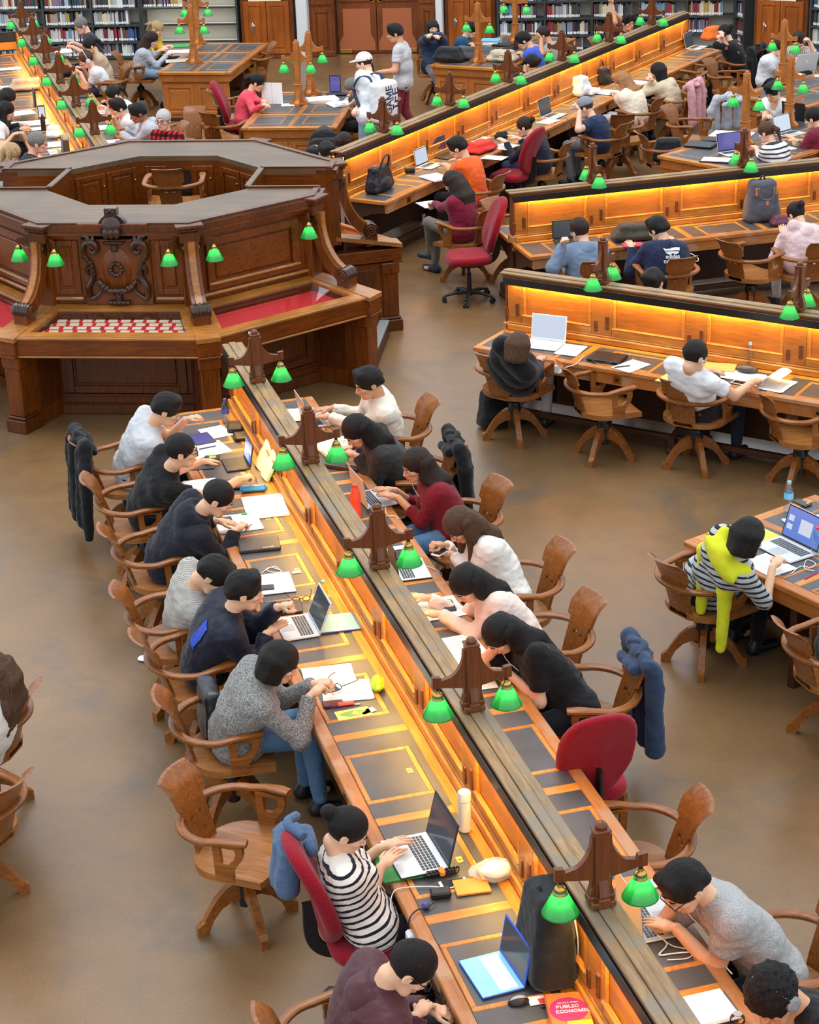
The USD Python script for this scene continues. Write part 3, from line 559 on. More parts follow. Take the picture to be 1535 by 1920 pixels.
for k, (xs, nm) in LN.items():
    for i, x in enumerate(xs):
        p = (*on_desk(k, x, 0), 1.262); r = math.radians(DESKS[k][1] + 90); lab = f'{ORD[i]} two-shade lamp post from the dais {nm}'
        if plamp is None: plamp = lamp_proto(lab, p, r, 'two-armed green-shaded lamps')
        else: copy_of(plamp, lab, p, r)
# one-shade brackets at the dais corners
dl = None
R1 = 1.6 / math.cos(PI / 8)
for k, sds in ((0, (-1, 1)), (1, (-1, 1)), (2, (-1,))):
    for s in sds:
        th = math.radians(-112.5 + 45 * k); lab = {(0, -1): 'green bracket lamp on the far left corner pillar of the dais, left of the two', (0, 1): 'green bracket lamp left of the carved crest on the dais', (1, -1): 'green bracket lamp right of the carved crest on the dais, nearer the crest',
               (1, 1): 'green bracket lamp right of the crest corner pillar, above the red case', (2, -1): 'green bracket lamp by the right-hand corner pillar of the dais'}[(k, s)]
        a = th + s * math.radians(22.5) ; base = np.array([math.cos(th), math.sin(th)]) * (R1 + .03); t = np.array([-math.sin(th), math.cos(th)]) * s * .085
        if dl is None:
            dl = thing('bracket_lamp', lab, 'lamp', (*(base + t), HZ - .19), a + s * .6, 'green bracket lamps on the dais')
            part(dl, 'bracket', prism([(-.02, -.08), (-.02, .075), (.15, .06), (.15, .02), (.06, -.0)], -.012, .012, 'xz'), 'dais_dark'); part(dl, 'stem', TF(lathe([(0, 0), (.008, 0), (.008, -.03), (0, -.03)], 8), (.14, 0, .03)), 'black_metal'); shade_parts(dl, .14, -.03)
        else: copy_of(dl, lab, (*(base + t), HZ - .19), a + s * .6)

def lamp_pole(label, loc, rot, first=[None]):
    if first[0] is not None: return copy_of(first[0], label, loc, rot)
    o = thing('table_lamp', label, 'lamp', loc, rot, 'tall two-shade lamp posts on the cross tables'); first[0] = o
    part(o, 'post', box(-.035, .035, -.035, .035, .15, .86, .006), 'table_oak')
    part(o, 'base', J(box(-.06, .06, -.06, .06, 0, .03, .006), box(-.045, .045, -.045, .045, .03, .28, .008), box(-.052, .052, -.052, .052, .27, .285, .004), *[TF(prism([(0, .0), (.13, .0), (.13, .03), (.075, .07), (.05, .2), (0, .2)], -.03, .03, 'xz'), rot=q * PI / 2) for q in range(4)]), 'table_oak')
    part(o, 'cap', ball((0, 0, .865), (.026, .026, .02), 8), 'table_oak', True)
    for s in (-1, 1):
        A = prism([(x, z + .44) for x, z in arm_outline(.36)], -.016, .016, 'xz'); v = A[0] * [s, 1, 1]; part(o, 'arm', (v, A[1] if s > 0 else A[1][:, ::-1]), 'table_oak')
        part(o, 'stem', TF(lathe([(0, 0), (.011, 0), (.011, -.03), (0, -.03)], 10), (s * .19, 0, .61)), 'black_metal'); shade_parts(o, s * .19, .555)
    return o
def cross_table(label, loc, rot, L, W=1.26, n=None, solid=True):
    """free-standing double-sided table, local x along its length, flap insets along both long sides"""
    o = thing('cross_table', label, 'table', loc, rot); z = .74; n = n or max(1, round(L / .92)); b = .09
    part(o, 'table_edge', J(box(0, L, -W / 2, -W / 2 + b, z - .04, z, .006), box(0, L, W / 2 - b, W / 2, z - .04, z, .006)), 'table_oak')
    part(o, 'table_end', J(box(0, b, -W / 2 + b, W / 2 - b, z - .04, z, .006), box(L - b, L, -W / 2 + b, W / 2 - b, z - .04, z, .006)), 'oak_cross')
    part(o, 'substrate', box(.03, L - .03, -W / 2 + .03, W / 2 - .03, z - .038, z - .004), 'under_wood'); part(o, 'centre_rail', box(b, L - b, -.035, .035, z - .03, z + .001, .003), 'table_oak')
    p = (L - 2 * b) / n
    for k in range(n):
        x0 = b + k * p; x1 = x0 + p
        if k: part(o, 'rail', J(box(x0 - .03, x0 + .03, -W / 2 + b, -.035, z - .03, z + .001, .003), box(x0 - .03, x0 + .03, .035, W / 2 - b, z - .03, z + .001, .003)), 'oak_cross')
        for s in (-1, 1):
            ys = lambda a, c: (min(s * a, s * c), max(s * a, s * c)); c0, c1 = x0 + .14, x1 - .14; yo = W / 2 - b
            part(o, 'leather_inset', J(box(x0, x1, *ys(.035, yo), z - .02, z - .002)), 'leather')
            f = part(o, 'writing_flap', box(c0, c1, *ys(.16, yo - .02), z - .01, z - .0008), 'leather')
            part(f, 'flap_frame', J(box(c0 - .025, c0, *ys(.135, yo), z - .02, z + .001, .002), box(c1, c1 + .025, *ys(.135, yo), z - .02, z + .001, .002), box(c0, c1, *ys(.135, .16), z - .02, z + .001, .002), box(c0, c1, *ys(yo - .02, yo), z - .02, z + .001, .002)), 'table_oak')
            part(f, 'keyhole_plate', box((c0 + c1) / 2 - .025, (c0 + c1) / 2 + .025, *ys(.175, .2), z - .01, z + .0008), 'brass')
    part(o, 'apron', J(box(.03, L - .03, -W / 2 + .03, -W / 2 + .06, z - .15, z - .04, .004), box(.03, L - .03, W / 2 - .06, W / 2 - .03, z - .15, z - .04, .004), box(.03, .06, -W / 2 + .06, W / 2 - .06, z - .15, z - .04, .004), box(L - .06, L - .03, -W / 2 + .06, W / 2 - .06, z - .15, z - .04, .004)), 'table_oak')
    for x0 in (.06, L - .10):
        pr = Polygon([(-W / 2 + .06, .0), (W / 2 - .06, 0), (W / 2 - .06, z - .15), (-W / 2 + .06, z - .15)])
        part(o, 'end_panel', prism(pr, x0, x0 + .04, 'yz'), 'table_oak')
        for yc in (-1, 1):
            q = raised_panel(*sorted((yc * .03, yc * (W / 2 - .1))), 0, .1, z - .2, .05, .014); R = [[0, 1 if x0 < .1 else -1, 0], [-1 if x0 < .1 else 1, 0, 0], [0, 0, 1]]
            for nm, m in zip(('frame', 'panel'), q): part(o, nm, TF(m, (x0 if x0 < .1 else x0 + .04, 0, 0), R=R), 'table_oak')
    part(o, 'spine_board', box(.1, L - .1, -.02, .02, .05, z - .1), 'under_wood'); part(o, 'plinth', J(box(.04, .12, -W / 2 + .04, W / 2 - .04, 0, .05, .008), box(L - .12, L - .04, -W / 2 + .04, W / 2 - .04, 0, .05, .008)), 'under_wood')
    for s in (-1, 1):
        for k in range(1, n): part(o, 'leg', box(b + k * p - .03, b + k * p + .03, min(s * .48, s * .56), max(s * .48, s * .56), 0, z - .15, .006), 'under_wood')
    return o

# ---- wooden swivel armchair, facing +y, origin on the floor under the seat
def seat_mesh(nx=17, ny=15):
    """saddle seat: D outline, dished, with a rolled front edge"""
    y0, y1 = -.235, .245; V = []; 
    for layer in (0, 1):
        for j in range(ny):
            t = j / (ny - 1); y = y0 + (y1 - y0) * t
            w = .268 * min(1.0, math.sqrt(max(0, 1 - (max(0, .42 - t) / .44) ** 2.2)))
            for i in range(nx):
                u = -1 + 2 * i / (nx - 1); x = u * w
                yy = y - .012 * u * u * (t > .9)
                dish = -.020 * max(0, 1 - (u / .9) ** 2) * min(1, max(0, (1 - abs(t - .45) / .62)) * 1.3) - (.022 * max(0, (t - .8) / .2) ** 1.5) * max(0, 1 - u * u * .9) + .006 * math.exp(-(u / .18) ** 2) * max(0, (t - .5)) * 2
                V.append((x, yy, .468 + dish if layer == 0 else .425))
    n = nx * ny; F = []
    for j in range(ny - 1):
        for i in range(nx - 1):
            a = j * nx + i; F += [(a, a + 1, a + nx + 1), (a, a + nx + 1, a + nx), (n + a, n + a + nx + 1, n + a + 1), (n + a, n + a + nx, n + a + nx + 1)]
    bd = [i for i in range(nx)] + [(j + 1) * nx - 1 for j in range(1, ny)] + [(ny - 1) * nx + i for i in range(nx - 2, -1, -1)] + [j * nx for j in range(ny - 2, 0, -1)]
    for q in range(len(bd)):
        a, b2 = bd[q], bd[(q + 1) % len(bd)]; F += [(a, n + a, n + b2), (a, n + b2, b2)]
    return np.array(V), np.array(F)
def curved_slab(outline, rad, yc, th, lean):
    """flat outline (x across, z up) with holes, bent round a vertical axis and leaned back; subdivided along x"""
    m = prism(outline, -th / 2, th / 2, 'xz'); t = trimesh.Trimesh(*m, process=False)
    v, f = trimesh.remesh.subdivide_to_size(t.vertices, t.faces, .035)
    a = v[:, 0] / rad; r = rad - v[:, 1] * -1
    x = (rad + v[:, 1] * -1) * np.sin(a); y = yc + rad - (rad + v[:, 1] * -1) * np.cos(a)
    return np.c_[x, y + lean(v[:, 2]), v[:, 2]], f
def chair_proto(label, loc, rot):
    o = thing('swivel_chair', label, 'chair', loc, rot, 'wooden swivel armchairs')
    part(o, 'seat', seat_mesh(), 'chair_seat', 50)
    out = Polygon([(-.105, .455), (.105, .455), (.112, .62), (.118, .70), (.15, .72), (.158, .80), (.15, .872), (-.15, .872), (-.158, .80), (-.15, .72), (-.118, .70), (-.112, .62)])
    holes = unary_union([sbox(-.055, .615, -.02, .638), sbox(.02, .615, .055, .638)])
    lean = lambda z: -.10 * np.clip((z - .46) / .3, 0, None) ** 1.2 - .05 * np.clip((z - .78) / .1, 0, None) ** 2
    part(o, 'backrest', curved_slab(out.difference(holes), .34, -.225, .02, lean), 'chair_wood', 45)
    rail = [(.285 * math.sin(t) * (1 if abs(math.sin(t)) > .99 else 1), -.04 - .245 * math.cos(t), .665 + .0 * t) for t in np.linspace(-PI / 2, PI / 2, 23)]
    rail = [(-.262, .20, .690), (-.272, .14, .692), (-.284, .05, .682)] + rail + [(.284, .05, .682), (.272, .14, .692), (.262, .20, .690)]
    rail = np.array(rail); rail[:, 1] -= .03
    sc = np.ones((len(rail), 2)); sc[:2, 0] = sc[-2:, 0] = 1.45; sc[0, 0] = sc[-1, 0] = 1.15
    part(o, 'arm_rail', sweep(rail, rsec(.05, .034, .01), [0, 0, 1], sc), 'chair_wood', 40)
    pp = Polygon([(-.05, .45), (.055, .45), (.05, .50), (.07, .535), (.10, .575), (.115, .615), (.115, .665), (-.06, .665)]).difference(Polygon([(-.012, .55), (.03, .55), (.065, .58), (.075, .62), (.07, .645), (-.018, .645)]))
    for s in (-1, 1): part(o, 'arm_support', TF(prism(pp, -.014, .014, 'yz'), (s * .262, .03, 0)), 'chair_wood')
    part(o, 'rear_support', J(box(-.19, -.14, -.215, -.19, .45, .66, .006), box(.14, .19, -.215, -.19, .45, .66, .006)) if False else box(-.1, .1, -.235, -.215, .43, .47, .006), 'chair_wood')
    part(o, 'spindle', TF(lathe([(0, .43), (.10, .43), (.10, .415), (.03, .405), (.022, .34), (.05, .335), (.058, .30), (.06, .26), (.045, .245), (.04, .12), (0, .12)], 18)), 'black_metal', 40)
    part(o, 'adjuster', tube([(.05 * math.cos(t) + .03, .05 * math.sin(t), .32 + .01 * math.sin(t)) for t in np.linspace(0, 5.2, 18)], .006, 6), 'black_metal', True)
    foot = prism([(.02, .17), (.02, .275), (.06, .28), (.11, .255), (.17, .20), (.215, .135), (.25, .075), (.27, .062), (.285, .055), (.285, 0), (.225, 0), (.215, .03), (.19, .085), (.14, .14), (.08, .17)], -.022, .022, 'xz')
    for q in range(4): part(o, 'foot', TF(foot, rot=PI / 4 + q * PI / 2), 'chair_wood')
    return o
pchair = None
def chair(label, x, y, face):
    global pchair
    r = math.radians(face - 90)
    if pchair is None: pchair = chair_proto(label, (x, y, 0), r); return pchair
    return copy_of(pchair, label, (x, y, 0), r)
# ---- red upholstered office chair
def cushion(w, d, t, n=14, p=3.2):
    """rounded pillow, superellipse outline"""
    a = np.linspace(0, 2 * PI, 28, endpoint=False); ca, sa = np.cos(a), np.sin(a)
    ox, oy = np.sign(ca) * np.abs(ca) ** (2 / p) * w / 2, np.sign(sa) * np.abs(sa) ** (2 / p) * d / 2
    rows = []
    for q in np.linspace(-PI / 2, PI / 2, n): rows.append(np.c_[ox * (1 - .16 * (1 - math.cos(q)) if abs(q) < 1.5 else .0), oy * (1 - .16 * (1 - math.cos(q)) if abs(q) < 1.5 else .0), np.full(28, math.sin(q) * t / 2)])
    v = np.vstack(rows); f = []
    for i in range(n - 1):
        for j in range(28): a_, b_ = i * 28 + j, i * 28 + (j + 1) % 28; f += [(a_, b_, b_ + 28), (a_, b_ + 28, a_ + 28)]
    return v, np.array(f)
def red_proto(label, loc, rot):
    o = thing('office_chair', label, 'chair', loc, rot, 'red upholstered office chairs')
    s = cushion(.49, .48, .09); v = s[0].copy(); v[:, 2] += .475 - .03 * np.clip((v[:, 1] - .12) / .12, 0, 1) ** 2; part(o, 'seat', (v, s[1]), 'red_fabric', True)
    b = cushion(.45, .58, .085, p=2.7); v = b[0]; y, z = v[:, 1], v[:, 2]
    zz = .80 + y; yy = -.235 - z - .10 * np.clip((zz - .6) / .3, 0, 2) + .06 * (1 - ((zz - .8) / .3) ** 2) * .5 - .30 * (v[:, 0]) ** 2 * -1
    xx = v[:, 0] * (1 - .22 * np.clip((.72 - zz) / .2, 0, 1))
    part(o, 'backrest', (np.c_[xx, yy, zz], b[1]), 'red_fabric', True)
    part(o, 'back_bar', sweep(bez((0, -.02, .42), (0, -.2, .41), (0, -.30, .5), (0, -.31, .72)), rsec(.07, .02), [1, 0, 0]), 'black_plastic')
    part(o, 'mechanism', box(-.1, .1, -.12, .1, .38, .43, .01), 'black_plastic')
    part(o, 'gas_column', lathe([(0, .39), (.016, .39), (.016, .30), (.024, .30), (.026, .12), (.035, .10), (.035, .06), (0, .06)], 14), 'black_plastic', 40)
    for q in range(5):
        a = q * 2 * PI / 5 + .3
        l = part(o, 'leg', TF(sweep([(.02, 0, .095), (.15, 0, .092), (.27, 0, .07)], rsec(.05, .035, .008), [0, 0, 1], [[1, 1], [.8, .8], [.6, .6]]), rot=a), 'black_plastic')
        part(l, 'castor', TF(J(box(.25, .29, -.018, .018, .03, .065, .006), *[TF(lathe([(0, -.01), (.024, -.01), (.026, 0), (.024, .01), (0, .01)], 12), R=[[1, 0, 0], [0, 0, 1], [0, -1, 0]], loc=(.27, sy, .026)) for sy in (-.018, .018)]), rot=a), 'black_plastic')
    return o
pred = None
def red_chair(label, x, y, face):
    global pred
    r = math.radians(face - 90)
    if pred is None: pred = red_proto(label, (x, y, 0), r); return pred
    return copy_of(pred, label, (x, y, 0), r)

# ================================================================ placing tables, their lamps, and the chairs
R_ = math.radians
cross_table('table at the right edge where the woman with the lime jumper works', (5.43, -5.56, 0), R_(-48), 2.8)
cross_table('upper-right table with the closed black laptop and the striped woman', (5.31, 4.85, 0), R_(50), 2.9, 1.34)
cross_table('far upper-right table by the corner cupboard', (6.28, 8.40, 0), R_(50), 2.6)
cross_table('table behind the dais where the coral cardigan sits', (.02, 7.02, 0), R_(90), 2.35, 1.28)
cross_table('upper-left table by the empty shelves with newspapers', (-2.10, 10.9, 0), R_(87), 2.5, 1.16)
cross_table('table near the double doors piled with bags', (2.02, 11.05, 0), R_(70), 2.7)
lamp_pole('nearer lamp post on the table behind the dais', (*(-0.080, 8.475, 0.740)[:2], .74), R_(-6)); lamp_pole('farther lamp post on the table behind the dais', (*(-0.033, 9.199, 0.740)[:2], .74), R_(-6))
lamp_pole('nearer lamp post on the upper-left table', (*(-2.263, 11.719, 0.740)[:2], .74), R_(0)); lamp_pole('farther lamp post on the upper-left table', (*(-2.549, 13.350, 0.740)[:2], .74), R_(0))
lamp_pole('nearer lamp post on the table near the double doors', (*(2.148, 11.457, 0.740)[:2], .74), R_(-20)); lamp_pole('farther lamp post on the table near the double doors', (*(2.592, 13.134, 0.740)[:2], .74), R_(-20))
lamp_pole('left lamp post on the upper-right table with the striped woman', (*(5.860, 5.853, 0.740)[:2], .74), R_(-38)); lamp_pole('right lamp post on the upper-right table with the striped woman', (*(6.446, 6.847, 0.740)[:2], .74), R_(-38))
lamp_pole('lamp post on the far upper-right table', (*(6.523, 9.536, 0.740)[:2], .74), R_(-38))
def Z0(k, x, y): return on_desk(k, x, y)
def at_desk(k, x, y, d=.05):
    (_, a, _, _) = DESKS[k]; s = -1 if y > 0 else 1; f = a + 90 * s; p = on_desk(k, x, y); return p[0], p[1], f
# under the readers at the foreground desk
for lab, x, y, t in (('wooden swivel armchair under the man in the pale grey t-shirt', .66, -1.02, 4), ('wooden swivel armchair under the man in black reaching for a book', 1.52, -1.04, -6), ('wooden swivel armchair under the man in the navy hoodie', 2.45, -1.04, 3), ('wooden swivel armchair under the man in the fine-striped sweater', 3.50, -1.10, -8),
                     ('wooden swivel armchair under the man in the bomber jacket', 4.12, -1.07, 8), ('wooden swivel armchair under the woman in speckled grey knit', 4.98, -1.06, -4), ('wooden swivel armchair at the bottom edge under the man in maroon', 7.98, -1.10, 6),
                     ('wooden swivel armchair under the man in the cream sweater', .80, 1.06, 5), ('wooden swivel armchair under the woman with the pink highlighter', 1.72, .98, -5), ('wooden swivel armchair under the woman in the maroon jumper', 2.66, 1.04, 12), ('wooden swivel armchair under the woman in the white blazer', 3.80, 1.08, 4),
                     ('wooden swivel armchair under the woman in the cream varsity jacket', 4.62, .98, 8), ('wooden swivel armchair under the woman with her forehead on her hand', 5.36, .99, -6), ('wooden swivel armchair under the man in heather grey', 8.04, .98, 10), ('wooden swivel armchair under the curly-haired man, mostly out of the picture', 8.9, 1.04, 0)):
    px_, py_, f = at_desk('A', x, y); chair(lab, px_, py_, f + t)
chair('empty wooden swivel armchair in the left foreground, pushed back from the desk', 2.60, -9.46, -14.7)
chair('empty wooden swivel armchair right of the foreground desk, next to the hunched man in grey', *(4.649, -9.527, 0.460)[:2], 190)
red_chair('red office chair under the woman in the cream striped top', *at_desk('A', 7.02, -.74)[:2], 20); red_chair('red office chair standing alone on the open floor right of the dais', *(2.827, 1.835, 0.000)[:2], 196)
red_chair('empty red office chair with its back to us beside the foreground desk', *(4.360, -8.666, 0.800)[:2], 112)
for lab, p, f in (('empty wooden swivel armchair between the woman in black and the man in white', (4.356, -2.611, 0.000), 22), ('empty wooden swivel armchair at the right edge beyond the man in white', (5.943, -3.219, 0.000), 20),
                  ('wooden swivel armchair cut by the lower right picture edge', (5.880, -7.302, 0.000), 28), ('wooden swivel armchair at the left picture edge, half out of the picture', (0.822, -8.442, 0.000), 172), ('wooden swivel armchair at the left edge of which only a foot shows', (1.063, -9.368, 0.000), 160),
                  ('empty wooden swivel armchair on the right-hand side facing the grey backpack', (5.746, 1.290, 0.460), 44), ('wooden swivel armchair peeking over the left end of the backpack desk', (3.272, 2.508, 0.460), 320),
                  ('empty wooden swivel armchair turned its back to us behind the flat-capped man', (4.326, 7.388, 0.460), 96), ('nearer of two empty wooden swivel armchairs at the far part of the slanting desk', (5.081, 9.787, 0.460), 172), ('farther of two empty wooden swivel armchairs at the far part of the slanting desk', (5.326, 11.071, 0.460), 172),
                  ('empty wooden swivel armchair left of the far upper-right table', (5.851, 10.571, 0.460), 330), ('wooden swivel armchair carrying the black sports bag', (4.926, 6.092, 0.460), 20), ('empty wooden swivel armchair left of the upper-right table', (5.249, 7.354, 0.460), 330),
                  ('empty wooden swivel armchair left of the table behind the dais', (-0.962, 7.713, 0.460), 60), ('wooden swivel armchair beside the red chair of the coral cardigan', (-1.062, 9.004, 0.460), 20), ('empty wooden swivel armchair right of the upper-left table', (-1.521, 12.501, 0.460), 200),
                  ('empty wooden swivel armchair behind the dais beside the plaid shirt', (-1.402, 7.408, 0.460), 268)):
    chair(lab, p[0], p[1], f)
for (lab, x, y, f) in (('red office chair at the slanting desk between the orange t-shirt and the topknot', *(3.035, 5.451, 0.460)[:2], 158),): red_chair(lab, x, y, f)
copy_of(pchair, 'wooden swivel armchair inside the octagonal dais', (.03, .60, .95), R_(4))

# ================================================================ people: signed distance bodies meshed by surface nets
import manifold3d as m3
class Field:
    def __init__(s, lo, hi, h):
        s.h = h; s.lo = np.asarray(lo, float); s.n = np.maximum(4, np.ceil((np.asarray(hi) - s.lo) / h).astype(int) + 1); s.F = np.full(s.n, .08)
    def win(s, lo, hi):
        a = np.clip(np.floor((np.asarray(lo) - s.lo) / s.h).astype(int), 0, s.n - 1); b = np.clip(np.ceil((np.asarray(hi) - s.lo) / s.h).astype(int) + 1, 1, s.n)
        if (b <= a).any(): return None, None
        g = np.stack(np.meshgrid(*[s.lo[k] + s.h * np.arange(a[k], b[k]) for k in range(3)], indexing='ij'), -1)
        return tuple(slice(a[k], b[k]) for k in range(3)), g
    def add(s, d, sl, k):
        F = s.F[sl]
        if k <= 0: s.F[sl] = np.minimum(F, d); return
        h = np.clip(.5 + .5 * (F - d) / k, 0, 1); s.F[sl] = F * (1 - h) + d * h - k * h * (1 - h)
    def sub(s, d, sl, k=.01):
        F = s.F[sl]; d = -d; h = np.clip(.5 - .5 * (F - d) / k, 0, 1); s.F[sl] = F * (1 - h) + d * h + k * h * (1 - h)
    def cap(s, a, b, ra, rb, k=.03, cut=False, neg=False):
        a, b = np.asarray(a, float), np.asarray(b, float); r = max(ra, rb) + .07
        sl, g = s.win(np.minimum(a, b) - r, np.maximum(a, b) + r)
        if sl is None: return
        ba = b - a; L2 = max(ba @ ba, 1e-9); t = ((g - a) @ ba) / L2; tc = np.clip(t, 0, 1)
        d = np.linalg.norm(g - a - tc[..., None] * ba, axis=-1) - (ra + (rb - ra) * tc)
        if cut: d = np.maximum(d, (t - 1) * math.sqrt(L2))
        (s.sub if neg else s.add)(d, sl, k)
    def ell(s, c, r, k=.02, R=None, neg=False):
        c, r = np.asarray(c, float), np.asarray(r, float); m = r.max() + .07; sl, g = s.win(c - m, c + m)
        if sl is None: return
        q = g - c
        if R is not None: q = q @ np.asarray(R)
        k0 = np.linalg.norm(q / r, axis=-1); k1 = np.linalg.norm(q / r ** 2, axis=-1) + 1e-9
        (s.sub if neg else s.add)(k0 * (k0 - 1) / k1, sl, k)
    def rbox(s, c, b, r, k=.02, R=None, taper=0.0):
        c, b = np.asarray(c, float), np.asarray(b, float); m = b.max() * 1.5 + r + .07; sl, g = s.win(c - m, c + m)
        if sl is None: return
        q = g - c
        if R is not None: q = q @ np.asarray(R)
        if taper: q = q / (1 - taper * np.clip(q[..., 2:3] / b[2], -1, 1) * np.array([1, 1, 0]))
        q = np.abs(q) - b; s.add(np.linalg.norm(np.maximum(q, 0), axis=-1) + np.minimum(q.max(-1), 0) - r, sl, k)
    def plane(s, p, n, k=.004):
        """keep only what lies behind the plane"""
        g = np.stack(np.meshgrid(*[s.lo[q] + s.h * np.arange(s.n[q]) for q in range(3)], indexing='ij'), -1)
        d = (g - np.asarray(p)) @ np.asarray(n); s.F = np.maximum(s.F, d)
    def mesh(s):
        F = s.F.copy(); F[[0, -1]] = .05; F[:, [0, -1]] = .05; F[:, :, [0, -1]] = .05
        S = F < 0; nx, ny, nz = F.shape
        cnt = sum(S[a:nx - 1 + a, b:ny - 1 + b, c:nz - 1 + c].astype(np.int8) for a in (0, 1) for b in (0, 1) for c in (0, 1))
        idx = np.argwhere((cnt > 0) & (cnt < 8)); ID = -np.ones((nx - 1, ny - 1, nz - 1), int); ID[tuple(idx.T)] = np.arange(len(idx))
        P = np.zeros((len(idx), 3)); W = np.zeros(len(idx))
        C = np.array([(a, b, c) for a in (0, 1) for b in (0, 1) for c in (0, 1)])
        val = [F[tuple((idx + c).T)] for c in C]
        for i in range(8):
            for j in range(i + 1, 8):
                if np.abs(C[i] - C[j]).sum() != 1: continue
                m = (val[i] < 0) != (val[j] < 0); t = val[i][m] / (val[i][m] - val[j][m]); P[m] += C[i] + (C[j] - C[i]) * t[:, None]; W[m] += 1
        V = (idx + P / W[:, None]) * s.h + s.lo; faces = []
        for ax in range(3):
            u, w = (ax + 1) % 3, (ax + 2) % 3
            A = np.take(S, range(S.shape[ax] - 1), ax); B = np.take(S, range(1, S.shape[ax]), ax)
            e = np.argwhere(A != B); e = e[(e[:, u] > 0) & (e[:, w] > 0) & (e[:, u] < S.shape[u] - 1) & (e[:, w] < S.shape[w] - 1)]
            q = []
            for du, dw in ((1, 1), (0, 1), (0, 0), (1, 0)):
                c = e.copy(); c[:, u] -= du; c[:, w] -= dw; q.append(ID[tuple(c.T)])
            q = np.stack(q, 1); fl = ~A[tuple(e.T)]; q[fl] = q[fl][:, ::-1]; faces += [q[:, [0, 1, 2]], q[:, [0, 2, 3]]]
        return V, np.vstack(faces)
def slim(m, tol):
    """fewer triangles where the surface is flat"""
    try:
        q = m3.Manifold(m3.Mesh(np.asarray(m[0], np.float32), np.asarray(m[1], np.uint32)))
        if q.status() != m3.Error.NoError: return m
        r = q.simplify(tol).to_mesh(); return np.asarray(r.vert_properties[:, :3], float), np.asarray(r.tri_verts, int)
    except Exception: return m
def normals(m):
    v, f = m; n = np.zeros_like(v); c = np.cross(v[f[:, 1]] - v[f[:, 0]], v[f[:, 2]] - v[f[:, 0]])
    for k in range(3): np.add.at(n, f[:, k], c)
    return n / (np.linalg.norm(n, axis=1, keepdims=True) + 1e-12)
def ripple(m, amp, freq, seed, stretch=(1, 1, 1)):
    v, f = m; n = normals(m); d = meshkit.fbm(v * freq * np.asarray(stretch) + 7.3, 3, seed) - .5; return v + n * (2 * amp * d)[:, None], f
def unit(v): v = np.asarray(v, float); return v / (np.linalg.norm(v) + 1e-12)

# ---- head template: centre between the ears, facing +y
def head_mesh(h, male):
    F = Field((-.12, -.13, -.17), (.12, .15, .15), h)
    F.ell((0, -.012, .032), (.077, .096, .088), .01); F.ell((0, .028, -.038), (.058, .064, .078), .03)
    F.cap((-.03, .055, -.088), (.03, .055, -.088), .02 if male else .015, .02 if male else .015, .03); F.ell((0, .074, -.094), (.022, .02, .018), .02)
    F.cap((-.032, .082, .022), (.032, .082, .022), .012, .012, .014)
    for s in (-1, 1):
        F.ell((s * .032, .098, .004), (.017, .016, .011), .012, neg=True); F.ell((s * .045, .062, -.022), (.022, .022, .018), .02)
        F.ell((s * .080, -.012, -.012), (.011, .022, .033), .006); F.ell((s * .089, -.006, -.012), (.005, .013, .022), .004, neg=True)
        F.ell((s * .011, .1, -.034), (.010, .011, .008), .006)
    F.cap((0, .090, .012), (0, .112, -.028), .008, .0125, .010)
    F.ell((0, .094, -.058), (.024, .012, .006), .006); F.ell((0, .092, -.068), (.020, .012, .007), .006)
    F.cap((0, -.03, -.05), (0, -.036, -.095), .052 if male else .046, .05 if male else .044, .03)
    return F.mesh()
HEADS = {}
def get_head(h, male):
    if (h, male) not in HEADS: HEADS[h, male] = head_mesh(h, male)
    return HEADS[h, male]
EYE = J(*[ball((s * .032, .081, .004), .0135, 7) for s in (-1, 1)]); IRIS = J(*[ball((s * .032, .0895, .001), .0062, 6) for s in (-1, 1)])
BROW = J(*[tube([(s * .014, .098, .021), (s * .032, .099, .026), (s * .05, .086, .021)], [.003, .0042, .002], 5) for s in (-1, 1)])
LIPS = J(ball((0, .101, -.060), (.021, .007, .0045), 6), ball((0, .0995, -.068), (.017, .0075, .0055), 6))
LID = J(*[ball((s * .032, .083, .0085), (.0155, .0135, .0095), 7) for s in (-1, 1)])
GLASSES = J(*[tube([(s * .034 + .024 * math.sin(t), .112, .0 + .018 * math.cos(t)) for t in np.linspace(0, 2 * PI, 14)], .0026, 5) for s in (-1, 1)], tube([(-.010, .113, .004), (.010, .113, .004)], .0024, 5), *[tube([(s * .058, .112, .006), (s * .082, .04, .008), (s * .086, -.01, .004)], .0026, 5) for s in (-1, 1)])
HPHONE = J(sweep([(.098 * math.sin(t), -.012, .012 + .122 * math.cos(t)) for t in np.linspace(-1.6, 1.6, 21)], rsec(.022, .010, .003), [0, 1, 0]))
HCUP = J(*[TF(lathe([(0, -.016), (.03, -.016), (.036, -.006), (.036, .01), (.022, .018), (0, .018)], 16), R=[[0, 0, s], [0, 1, 0], [-1, 0, 0]], loc=(s * .096, -.012, -.012)) for s in (-1, 1)])
